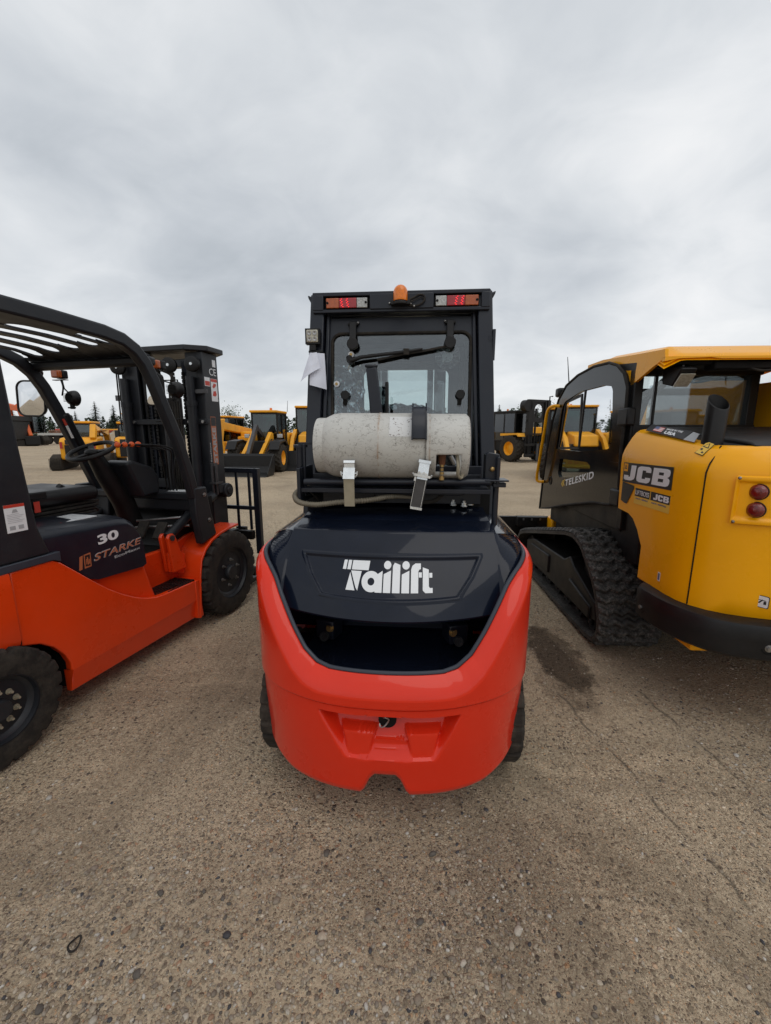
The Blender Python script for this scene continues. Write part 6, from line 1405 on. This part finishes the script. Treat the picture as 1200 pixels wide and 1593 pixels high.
# ------------------------------------------------------------- machines farther off
def fwheel(p, x, y, r, w, rim='yellow_far', nl=18):
    wheel(p, (x, y, r), r, w, r * .52, 1 if x > 0 else -1, rim, nl, r * .06, 'ag', 0, tm='rubber_dusty', dish=.25, small=True)
def far_cab(p, x0, x1, y0, y1, z0, z1, post='black_paint', roof='yellow_far', t=.06, beacon=True):
    k = M()
    for x in (x0, x1):
        for y in (y0, y1, (y0 + y1) / 2): k.box(x - t / 2, x + t / 2, y - t / 2, y + t / 2, z0, z1)
    for z in (z0, z1 - t): k.box(x0, x1, y0 - t / 2, y0 + t / 2, z, z + t); k.box(x0, x1, y1 - t / 2, y1 + t / 2, z, z + t); k.box(x0 - t / 2, x0 + t / 2, y0, y1, z, z + t); k.box(x1 - t / 2, x1 + t / 2, y0, y1, z, z + t)
    cb = k.build('cab_frame', post, p)
    k = M(); k.box(x0 - .05, x1 + .05, y0 - .1, y1 + .15, z1, z1 + .09); k.build('cab_roof', roof, p, bevel=.03)
    for nm, b in (('windscreen', (x0, x1, y1, y1 + .01)), ('rear_glass', (x0, x1, y0, y0 + .01)), ('side_glass', (x0, x0 + .01, y0, y1)), ('side_glass', (x1, x1 + .01, y0, y1))):
        M().box(*b, z0, z1).build(nm, 'glass_tint', cb)
    k = M(); k.box((x0 + x1) / 2 - .22, (x0 + x1) / 2 + .22, y0 + .1, y0 + .25, z0, z0 + .75); k.box((x0 + x1) / 2 - .22, (x0 + x1) / 2 + .22, y0 + .1, y0 + .6, z0, z0 + .22); k.build('seat', 'vinyl', cb, bevel=.04)
    k = M(); k.tube([((x0 + x1) / 2, y1 - .1, z0), ((x0 + x1) / 2, y1 - .32, z0 + .45)], .03, 8); k.torus(((x0 + x1) / 2, y1 - .33, z0 + .46), (0, -.6, 1), .17, .015, 20, 6); k.build('steering_wheel', 'plastic_black', cb)
    if beacon: k = M(); k.cyl(((x0 + x1) / 2, y0 + .3, z1 + .09), ((x0 + x1) / 2, y0 + .3, z1 + .22), .06, .05, 14); k.build('beacon', 'amber', p)
    return cb
GRP_M = 'yellow machines parked across the yard'
# wheel loader with the wide black bucket
t = thing('wheel_loader', 'yellow wheel loader facing us with a wide black bucket resting on the gravel', 'wheel loader', -4.72, 17.0, 184, GRP_M)
k = M(); k.box(-.45, .45, -2.2, .9, .55, 1.05); k.box(-.30, .30, .6, 1.3, .45, 1.15); k.build('chassis', 'black_paint', t, bevel=.03)
k = M(); k.box(-.62, .62, -2.5, -.75, .80, 1.45); k.build('engine_hood', 'yellow_far', t, bevel=.08)
far_cab(t, -.50, .50, -.75, .35, 1.0, 2.22)
for sx in (-1, 1):
    for y in (1.25, -1.45): fwheel(t, sx * .80, y, .53, .38)
    k = M(); k.prism([(.65, .95), (.7, 1.12), (1.0, 1.2), (1.6, 1.15), (1.85, .85), (1.75, .85), (1.5, 1.05), (1.0, 1.12), (.8, 1.0)], min(sx * .62, sx * 1.0), max(sx * .62, sx * 1.0), 'x'); k.prism([(-2.1, 1.0), (-2.0, 1.15), (-1.2, 1.2), (-.8, .9), (-.95, .9), (-1.3, 1.1), (-1.95, 1.05)], min(sx * .62, sx * 1.0), max(sx * .62, sx * 1.0), 'x'); k.build('mudguard', 'black_paint', t, bevel=.02)
    k = M(); k.prism([(.5, .95), (.55, 1.42), (.75, 1.48), (1.4, 1.0), (2.35, .38), (2.3, .22), (1.35, .75), (.85, 1.0)], min(sx * .26, sx * .40), max(sx * .26, sx * .40), 'x'); k.build('lift_arm', 'yellow_far', t, bevel=.015)
    k = M(); k.box(min(sx * .55, sx * .75), max(sx * .55, sx * .75), .5, .6, 1.25, 1.4); k.build('headlight', 'clear_lens', t, bevel=.02)
k = M(); k.bar([(0, .75, 1.35), (0, 1.3, 1.65), (0, 1.9, 1.0), (0, 2.3, .5)], .12, .16, (0, 0, 1)); k.build('tilt_link', 'steel_dark', t)
for i in range(3):
    k = M(); k.tube(smoothpath([(-.35 - .08 * i, .6, 1.2), (-.5 - .1 * i, 1.2, 1.15), (-.5 - .06 * i, 1.9, .7), (-.4, 2.2, .55)], 5), .022, 6); k.build('hose', 'rubber', t)
k = M(); bw = .98
k.prism([(2.3, .70), (2.38, .74), (2.44, .66), (2.45, .30), (2.62, .10), (3.15, .04), (3.15, .0), (2.55, .03), (2.36, .22)], -bw, bw, 'x')
for sx in (-1, 1): k.prism([(2.36, .72), (2.52, .66), (3.12, .10), (3.12, .02), (2.5, .02), (2.36, .25)], min(sx * bw, sx * (bw + .03)), max(sx * bw, sx * (bw + .03)), 'x')
bk = k.build('bucket', 'black_paint', t); M().box(-bw, bw, 3.12, 3.22, .0, .03).build('cutting_edge', 'steel_dark', bk)
M().cyl((-.60, -.7, 2.3), (-.62, -.75, 2.75), .012, .006, 6).build('antenna', 'black_paint', t)

def telehandler(x, y, yaw, label, boom_up=.0, grp=GRP_M, z2=1.0, cabside=1):
    t = thing('telehandler', label, 'telehandler', x, y, yaw, grp)
    k = M(); k.box(-.55, .55, -1.9, 1.7, .55, 1.0); k.box(-1.0, -.35, -1.2, .9, .6, 1.25) if cabside > 0 else k.box(.35, 1.0, -1.2, .9, .6, 1.25); k.build('chassis', 'yellow_far', t, bevel=.05)
    k = M(); a, b = sorted((-cabside * .35, -cabside * 1.0)); k.box(a, b, -1.6, .6, 1.0, 1.5); k.build('engine_hood', 'yellow_far', t, bevel=.08)
    a, b = sorted((cabside * .18, cabside * .98)); far_cab(t, a, b, -.75, .65, .95, 2.2, beacon=False)
    for sx in (-1, 1):
        for yy in (1.25, -1.35): fwheel(t, sx * .92, yy, .52, .40)
    k = M(); k.bar([(-cabside * .12, -1.8, 1.35), (-cabside * .12, 2.2, 1.45 + boom_up)], .30, .36); k.build('boom', 'yellow_far', t, bevel=.03)
    k = M(); k.prism([(2.0, 1.75 + boom_up), (2.5, 1.7 + boom_up), (2.62, 1.0 + boom_up * .5), (2.55, .45), (2.35, .45), (2.3, 1.0)], -.42, .36, 'x'); k.build('boom_head', 'yellow_far', t, bevel=.04)
    k = M(); k.box(-.65, .65, 2.6, 2.66, .5, .58); k.box(-.65, .65, 2.6, 2.66, .95, 1.02)
    for i in range(9): k.box(-.62 + i * .155 - .02, -.62 + i * .155 + .02, 2.6, 2.65, .5, 1.0)
    k.build('carriage', 'yellow_far', t)
    for sx in (-1, 1): M().box(min(sx * .3, sx * .42), max(sx * .3, sx * .42), 2.66, 3.6, .42, .48).build('fork', 'black_paint', t)
    return t
telehandler(-7.7, 22.3, 190, 'yellow telehandler with its boom head lowered, left of the wheel loader', .35)

def backhoe(x, y, yaw, label, grp=GRP_M):
    t = thing('backhoe_loader', label, 'backhoe loader', x, y, yaw, grp)
    k = M(); k.box(-.5, .5, -1.6, 1.9, .55, 1.0); k.build('chassis', 'black_paint', t); k = M(); k.prism([(.7, .95), (.7, 1.5), (2.0, 1.35), (2.1, .9)], -.45, .45, 'x'); k.build('engine_hood', 'yellow_far', t, bevel=.06)
    far_cab(t, -.68, .68, -1.2, .6, 1.0, 2.5)
    for sx in (-1, 1):
        fwheel(t, sx * .85, -1.0, .68, .42); fwheel(t, sx * .85, 1.45, .48, .35)
        k = M(); k.bar([(sx * .72, .8, 1.5), (sx * .72, 1.7, 1.15), (sx * .72, 2.6, .35)], .14, .2); k.build('loader_arm', 'yellow_far', t)
    k = M(); k.prism([(2.55, .75), (2.65, .75), (2.75, .2), (3.3, .02), (2.7, .02), (2.55, .2)], -1.1, 1.1, 'x'); k.build('front_bucket', 'black_paint', t)
    k = M(); k.bar([(0, -1.7, .9), (0, -2.0, 1.9), (0, -1.9, 3.0)], .25, .3, (0, 1, 0)); bm = k.build('digging_boom', 'yellow_far', t); k = M(); k.bar([(0, -1.95, 3.0), (0, -2.6, 1.6)], .2, .25, (0, 1, 0)); k.build('dipper', 'yellow_far', t)
    M().prism([(-2.4, 1.7), (-3.0, 1.6), (-2.9, 1.0), (-2.4, 1.1)], -.3, .3, 'x').build('rear_bucket', 'black_paint', t)
    return t
backhoe(-3.25, 19.2, 176, 'yellow backhoe loader half hidden behind the enclosed cab forklift')
k = None
# small tracked loaders seen from behind
def small_ctl(x, y, yaw, label):
    t = thing('compact_track_loader', label, 'track loader', x, y, yaw, GRP_M)
    k = M(); k.prism([(-1.0, .42), (-1.05, 1.10), (-.9, 1.25), (.1, 1.30), (.1, .42)], -.62, .62, 'x'); eb = k.build('engine_cover', 'yellow_far', t, bevel=.06)
    k = M(); k.box(-.44, .44, -1.08, -1.02, .46, .98); k.build('rear_grille', 'black_paint', eb)
    PJ = plane_map((-.38, -1.075, 1.02), (1, 0, 0), (0, 0, 1), (0, -1, 0)); decal(PJ, -.03, .55, -.02, .16, 'decal_black', eb, 'name_plate', .004); jcb(lambda a, b, d: PJ(a + .12, b + .02, d + .006), .38, .11, 'white_vinyl', eb)
    for sx in (-1, 1):
        k = M(); k.box(sx * .54 - .04, sx * .54 + .04, -1.09, -1.06, .85, 1.10); k.build('tail_light', 'red_lens', t)
        k = M(); k.prism([(-1.15, .18), (-1.0, .5), (-.6, .62), (1.0, .42), (1.25, .25), (1.15, .03), (-.95, .0)], min(sx * .62, sx * .98), max(sx * .62, sx * .98), 'x')
        for i in range(12): k.box(min(sx * .60, sx * .99), max(sx * .60, sx * .99), -1.16 + .0 * i, -1.12, .06 + i * .035, .08 + i * .035)
        k.build('track', 'rubber_dusty', t, bevel=.03)
    cb = far_cab(t, -.55, .30, -.25, 1.05, .95, 1.82, roof='yellow_far', beacon=False)
    k = M(); k.bar([(.5, -.95, 1.2), (.5, -.7, 1.65), (.5, 1.3, 1.45), (.5, 1.8, .5)], .2, .26, (0, 1, 0)); k.build('lift_boom', 'yellow_far', t, bevel=.02)
    return t
small_ctl(-12.35, 17.3, -22, 'small yellow tracked loader seen from behind, framed by the mirror pillar of the open forklift')
small_ctl(-11.05, 18.6, -22, 'small yellow tracked loader mostly hidden behind the lever knobs and mast')

# rough terrain forklift on the right
t = thing('rough_terrain_forklift', 'yellow rough terrain forklift with a tall black mast and big lugged tyres', 'forklift', 6.75, 22.4, 152, 'forklifts parked in the yard')
k = M(); k.box(-.6, .6, -2.0, 1.2, .5, 1.0); k.build('chassis', 'black_paint', t)
k = M(); k.prism([(-2.3, .7), (-2.3, 1.2), (-1.9, 1.45), (-.7, 1.5), (-.7, .7)], -.75, .75, 'x'); k.build('engine_hood', 'yellow_far', t, bevel=.08)
far_cab(t, -.62, .62, -.75, .75, 1.0, 2.45, roof='black_paint')
for sx in (-1, 1):
    fwheel(t, sx * .95, .95, .66, .48); fwheel(t, sx * .85, -1.5, .50, .36)
    k = M(); k.prism([(.3, 1.28), (.3, 1.40), (1.45, 1.42), (1.6, 1.25), (1.5, 1.25), (1.4, 1.34)], min(sx * .65, sx * 1.15), max(sx * .65, sx * 1.15), 'x'); k.build('mudguard', 'yellow_far', t)
k = M()
for sx in (-1, 1): k.box(min(sx * .52, sx * .72), max(sx * .52, sx * .72), 1.55, 1.75, .25, 3.0); k.box(min(sx * .38, sx * .48), max(sx * .38, sx * .48), 1.58, 1.72, .3, 2.95)
k.box(-.72, .72, 1.55, 1.7, 2.9, 3.02); k.box(-.72, .72, 1.55, 1.7, 1.95, 2.05); k.frame(outer_for(rrect(-.28, .28, 2.15, 2.8, .25, 5), -.5, .5, 2.05, 2.92), rrect(-.28, .28, 2.15, 2.8, .25, 5), 1.6, 1.66); k.cyl((.12, 1.6, .4), (.12, 1.6, 2.6), .05, n=12)
ms_ = k.build('mast', 'black_paint', t)
k = M(); k.cyl((.80, 1.45, 2.72), (.80, 1.75, 2.72), .27, n=24); k.build('hose_reel', 'black_paint', ms_)
k = M(); k.box(-1.0, 1.0, 1.80, 1.86, .30, .42); k.box(-1.0, 1.0, 1.80, 1.86, .80, .92); k.box(-.95, .95, 1.80, 1.84, 1.35, 1.40)
for i in range(11): k.box(-.95 + i * .19 - .012, -.95 + i * .19 + .012, 1.81, 1.835, .4, 1.38)
k.build('fork_carriage', 'black_paint', t)
for sx in (-1, 1): k = M(); k.box(min(sx * .14, sx * .28), max(sx * .14, sx * .28), 1.87, 1.93, .05, .9); k.box(min(sx * .14, sx * .28), max(sx * .14, sx * .28), 1.9, 3.1, .05, .1); k.build('fork', 'steel_dark', t)
k = M(); k.tube([(-.78, 1.6, 2.4), (-.78, 1.6, 3.2), (-.98, 1.6, 3.22)], .03, 8); k.build('exhaust_stack', 'black_paint', t)
jp = plane_map((.753, -1.1, .95), (0, -1, 0), (0, 0, 1), (1, 0, 0)); decal(jp, 0, .62, 0, .22, 'white_vinyl', t, 'name_plate', .004); jcb(lambda a, b, d: jp(a + .06, b + .04, d + .006), .5, .14, 'decal_black', t)
# excavators: a yellow one behind the mast, an orange one far left
def excavator(x, y, yaw, label, paint, s=1.0, grp=None, armpts=None):
    t = thing('excavator', label, 'excavator', x, y, yaw, grp); t.scale = (s, s, s)
    for sx in (-1, 1):
        k = M(); k.prism([(-1.7, .45), (-1.5, .85), (1.5, .85), (1.75, .45), (1.5, .05), (-1.5, .05)], min(sx * .8, sx * 1.3), max(sx * .8, sx * 1.3), 'x'); k.build('track', 'rubber_dusty', t, bevel=.08)
    k = M(); k.cyl((0, 0, .6), (0, 0, 1.05), .6, n=24); k.build('slew_ring', 'black_paint', t)
    k = M(); k.box(-1.25, 1.25, -2.1, .3, 1.05, 2.0); k.prism([(-2.1, 1.05), (-2.5, 1.2), (-2.5, 1.9), (-2.1, 2.0)], -1.2, 1.2, 'x'); k.build('counterweight', paint, t, bevel=.08)
    far_cab(t, -1.22, -.35, .0, 1.4, 1.1, 2.7, roof=paint, beacon=False)
    A_ = armpts or [(.2, .6, 1.4), (.2, 1.6, 3.4), (.2, 3.4, 3.9)]
    k = M(); k.bar(A_, .35, [.45, .65, .4], (0, 0, 1)); bo = k.build('boom', paint, t, bevel=.04)
    e = V(*A_[-1]); k = M(); k.bar([e + V(0, -.4, .4), e + V(0, .6, -2.2)], .28, .38, (0, 1, 0)); k.build('dipper', paint, t, bevel=.04)
    k = M(); k.prism([(e.y + .3, e.z - 2.1), (e.y + .9, e.z - 2.2), (e.y + .9, e.z - 2.9), (e.y + .1, e.z - 3.1), (e.y - .1, e.z - 2.7)], -.35, .75, 'x'); k.build('bucket', 'black_paint', t, bevel=.04)
    k = M(); k.cyl((.2, 1.0, 1.5), (.2, 2.0, 2.9), .09, n=12); k.build('boom_ram', 'steel_dark', t)
    return t
excavator(11.6, 30.5, 130, 'yellow excavator body showing behind the rough terrain forklift mast', 'yellow_far', .9, 'excavators in the yard')
excavator(-38.6, 44.5, 112, 'orange excavator with its arm folded, far behind the mirror', 'orange_far', 1.25, 'excavators in the yard', [(.2, .2, 1.6), (.2, -.9, 3.3), (.2, 1.2, 3.0)])
# black attachment crate beside it
t = thing('crushing_machine', 'black and yellow crushing machine standing left of the loaded trailer', 'machine', -37.3, 42.2, 75)
k = M(); k.box(-1.6, 1.6, -.9, .9, .7, 2.5); k.prism([(-1.8, 2.5), (-2.2, 3.0), (2.2, 3.0), (1.8, 2.5)], -1.0, 1.0, 'y'); k.build('housing', 'black_paint', t, bevel=.05)
k = M(); k.box(-.8, .1, -.93, -.9, 1.2, 1.7); k.build('panel', 'yellow_far', t); k = M(); k.box(-1.5, 1.5, -.8, -.3, 0, .7); k.box(-1.5, 1.5, .3, .8, 0, .7); k.build('track', 'rubber', t, bevel=.1)
# flatbed trailer loaded with rusty steel
t = thing('flatbed_trailer', 'long flatbed trailer loaded with rusty pipes in front of the trees', 'trailer', -36.0, 51.5, 90)
k = M(); k.box(-1.2, 1.2, -5.5, 5.5, 1.05, 1.3); k.build('deck', 'wall_white', t); k = M(); k.box(-.5, .5, -5.3, 5.3, .8, 1.05); k.build('beam', 'black_paint', t)
for y in (-4.4, -3.3, -2.2):
    for sx in (-1, 1): k = M(); k.lathe([(.001, -.13), (.45, -.13), (.5, -.08), (.5, .08), (.45, .13), (.001, .13)], (sx * 1.0, y, .5), (1, 0, 0), 20); k.build('wheel', 'rubber', t)
k = M(); k.box(.9, 1.0, 3.9, 4.1, 0, 1.0); k.build('landing_leg', 'decal_red', t)
rnd = random.Random(9)
for i in range(18):
    o = M(); y0 = rnd.uniform(-5.2, -1); z = 1.38 + .17 * (i // 6) ; x = -.9 + .36 * (i % 6)
    o.cyl((x, y0, z), (x, y0 + rnd.uniform(4, 6), z + rnd.uniform(-.02, .05)), .08, n=8); ob = o.build('steel_pipe', rnd.choice(['rusty_pipe', 'rust', 'yellow_far', 'decal_red']), None)
    ob.matrix_world = t.matrix_basis.copy(); ob.location = t.location; ob.rotation_euler = t.rotation_euler; tag(ob, 'rusty steel pipe in the pile on the flatbed trailer', 'pipe', 'pipes on the flatbed trailer')
# heap of tan aggregate
k = M(); rnd = random.Random(4)
k.grid(lambda u, v: (lambda a, r: (r * 5 * math.cos(a), r * 4 * math.sin(a), 2.6 * (1 - r) ** 1.1 + .18 * noise.noise(V(r * 9 * math.cos(a), r * 9 * math.sin(a), 1)) * (1 - r)))(u * 2 * math.pi, v), 48, 16, cu=True)
o = k.build('aggregate_heap', 'tan_heap', smooth=60); o.location = (-31.5, 52, -.05); tag(o, 'tan heap of aggregate behind the small tracked loaders', 'heap')
# machine cabs between the heap and the mast
t = thing('loader_cab_machine', 'dark cabbed machine beside the tan heap', 'machine', -22.5, 38.5, 200); 
k = M(); k.box(-1, 1, -1.6, 1.6, .6, 1.6); k.build('chassis', 'black_paint', t, bevel=.05); far_cab(t, -.8, .8, -.8, .8, 1.6, 3.0, roof='yellow_far', beacon=False)
for sx in (-1, 1):
    for y in (-1, 1): fwheel(t, sx * 1.0, y, .6, .4)
# machines seen through the loader's cab door
telehandler(6.6, 14.2, 205, 'yellow telehandler seen through the tinted cab door of the tracked loader', .1)
backhoe(9.6, 16.8, 215, 'yellow backhoe loader seen through the tinted cab door, nearest the white building')
# white building with a dark roof
t = thing('storage_building', 'long white metal building with a low dark roof behind the machines', 'building', 27.0, 66, 8)
k = M(); k.box(-12, 14, 0, 12, 0, 2.9); wl_ = k.build('wall', 'wall_white', t)
k = M()
for i in range(40): k.box(-12 + i * .65, -11.96 + i * .65, -.03, 0, 0, 2.98)
k.build('wall_rib', 'wall_white', wl_)
k = M(); k.prism([(-.5, 3.0), (6, 4.6), (12.5, 3.0)], -12.4, 14.4, 'x'); k.build('roof', 'black_paint', t); M().box(3, 6.5, -.06, -.02, 0, 2.6).build('door', 'steel_dark', wl_)

# ------------------------------------------------------------- trees
def spruce(x, y, h, w, label, grp, seed, sx=1.0):
    t = thing('spruce_tree', label, 'tree', x, y, 0, grp); rnd = random.Random(seed)
    M().tube([(0, 0, 0), (.02 * h * .1, 0, h * .5), (0, 0, h * .98)], [.03 * h, .018 * h, .004 * h], 7).build('trunk', 'bark', t)
    k = M(); z = .06 * h
    while z < h * .98:
        f = 1 - z / h; n = max(5, int(13 * f ** .5 + 4)); r0 = w * f ** .85 * rnd.uniform(.8, 1.12)
        for i in range(n):
            a = rnd.uniform(0, 6.283); r = r0 * rnd.uniform(.55, 1.15); d = V(math.cos(a), math.sin(a), 0); pz = z + rnd.uniform(-.02, .02) * h
            # a drooping bough of many small sprays
            m_ = max(3, int(7 * f + 3))
            for j in range(m_):
                q = (j + .5) / m_; p = d * (r * q) + V(0, 0, pz - r * .28 * q ** 1.5 + .05 * r); s = (.075 * h * f ** .4) * (1.15 - .6 * q) * rnd.uniform(.6, 1.2) * .55
                for _ in range(3):
                    a2 = a + rnd.uniform(-1.2, 1.2); e = V(math.cos(a2), math.sin(a2), rnd.uniform(-.5, .2)); sd = V(-e.y, e.x, rnd.uniform(-.4, .4)).normalized() * s * .35
                    b = len(k.v); k.v += [tuple(p - sd), tuple(p + sd), tuple(p + e * s + sd * .3), tuple(p + e * s * 1.3)]; k.f.append((b, b + 1, b + 2, b + 3))
        z += h * .028 * (0.6 + f * .6)
    k.build('crown', 'needles', t, smooth=0)
def leafy(x, y, h, w, label, grp, seed, m='leaves', sparse=1.0):
    t = thing('leafy_tree', label, 'tree', x, y, 0, grp); rnd = random.Random(seed); k = M(); tips = []
    def branch(p, d, l, r, dep):
        q = p + d * l; k.tube([tuple(p), tuple(p.lerp(q, .5) + V(rnd.uniform(-.05, .05) * l, 0, 0)), tuple(q)], [r, r * .8, r * .55], 6, caps=False)
        if dep == 0: tips.append(q); return
        for i in range(3 if dep > 1 else 4):
            e = (d + V(rnd.uniform(-.75, .75), rnd.uniform(-.75, .75), rnd.uniform(-.1, .55))).normalized(); branch(q, e, l * rnd.uniform(.55, .8), r * .55, dep - 1)
    branch(V(0, 0, 0), V(0, 0, 1), h * .32, h * .022, 3); k.build('trunk', 'bark', t)
    c = M()
    for tp in tips:
        for _ in range(int(16 * sparse)):
            p = tp + V(rnd.gauss(0, 1), rnd.gauss(0, 1), rnd.gauss(0, .8)) * (w * .14); s = h * .016 * rnd.uniform(.7, 1.4)
            u = V(rnd.uniform(-1, 1), rnd.uniform(-1, 1), rnd.uniform(-1, 1)).normalized(); v = u.orthogonal().normalized(); b = len(c.v)
            c.v += [tuple(p - u * s), tuple(p + v * s * .6), tuple(p + u * s), tuple(p - v * s * .6)]; c.f.append((b, b + 1, b + 2, b + 3))
    c.build('crown', m, t, smooth=0)
GT = 'trees along the far edge of the yard'
spruce(-47.0, 69, 6.4, 2.9, 'tall dark spruce, tallest of the three above the left tracked loader', GT, 1)
spruce(-43.4, 68, 5.8, 2.7, 'dark spruce right of the tallest one, beside the mast', GT, 2)
spruce(-52.5, 72, 5.0, 1.8, 'slim young spruce left of the tallest spruce', GT, 3)
spruce(-52.5, 60, 4.5, 2.3, 'broad spruce with a ragged top below the square mirror', GT, 4)
spruce(-37.5, 66, 4.4, 1.8, 'small spruce close to the open forklift mast', GT, 5)
leafy(-18.8, 50, 4.6, 4.0, 'sparse leafy tree rising behind the telehandler', GT, 6)
leafy(-21.8, 51, 3.9, 4.0, 'round leafy tree right of the open forklift mast', GT, 7, 'leaves_dark', 1.5)
leafy(-12.5, 49, 3.6, 3.0, 'leafy tree between the wheel loader and backhoe', GT, 8, 'leaves_dark')
rr2 = random.Random(77)
lab = [('pointed spruce beside the enclosed cab, left end of the right tree row', 's'), ('bushy dark tree against the white building', 'b'), ('thin bare topped tree left of the tall black mast', 'l'), ('spruce peeking over the rough terrain forklift cab', 's'), ('open leafy tree behind the black mast', 'l'), ('low spruce between mast and yellow grab rail', 's'), ('leafy tree seen just left of the tinted door', 'l'), ('tall spruce seen through the front half of the tinted door', 's'), ('spruce seen through the middle of the tinted door', 's'), ('spruce above the building roof through the door glass', 's')]
for i, (l, kd) in enumerate(lab):
    px = 772 + i * 19.5; y = 54 + rr2.uniform(-3, 6); x = (px - 600) / 645 * y * 1.0
    h = [5.2, 3.0, 5.0, 4.8, 5.2, 4.4, 5.2, 6.0, 5.8, 6.2][i]
    if kd == 's': spruce(x, y, h, h * .36, l, GT, 30 + i)
    elif kd == 'b': spruce(x, y - 6, h, h * .5, l, GT, 30 + i)
    else: leafy(x, y, h, h * .8, l, GT, 30 + i, 'leaves_dark', .8)
# the far wood, one mass
def wood(x0, x1, y, h, seed, name, label):
    rnd = random.Random(seed); k = M(); n = int(abs(x1 - x0) / .55)
    for i in range(n):
        x = lerp(x0, x1, i / n) + rnd.uniform(-.5, .5); yy = y + rnd.uniform(-3, 3); hh = h * rnd.uniform(.65, 1.15); w = hh * rnd.uniform(.22, .42); pine = rnd.random() < .55
        for _ in range(120):
            z = rnd.random() ** .8; rad = w * ((1 - z) ** .8 if pine else max(.1, math.sin(math.pi * min(1, z * .85 + .12)) ** .7)); a = rnd.uniform(0, 6.28); rr_ = rad * rnd.uniform(.3, 1.1); p = V(x + rr_ * math.cos(a), yy + rr_ * math.sin(a), z * hh); s = hh * .065 * rnd.uniform(.5, 1.2)
            u = V(rnd.uniform(-1, 1), rnd.uniform(-1, 1), rnd.uniform(-.6, .6)).normalized(); v = u.orthogonal().normalized(); b = len(k.v)
            k.v += [tuple(p - u * s), tuple(p + v * s * .7), tuple(p + u * s), tuple(p - v * s * .7)]; k.f.append((b, b + 1, b + 2, b + 3))
    tag(k.build(name, 'leaves_dark', smooth=0), label, 'wood', kind='stuff')
wood(-115, -18, 95, 4.4, 5, 'far_wood', 'far dark wood along the horizon on the left')
wood(-18, 95, 90, 5.6, 6, 'far_wood', 'far dark wood along the horizon on the right')
# two dry earth banks in front of the trailer
k = M(); k.grid(lambda u, v: (lerp(-60, -14, u), lerp(37, 40, v), -.05 + .32 * math.sin(math.pi * v) * (.6 + .5 * noise.noise(V(u * 14, v, 3)))), 90, 8); tag(k.build('earth_bank', 'ground', smooth=60), kind='structure')
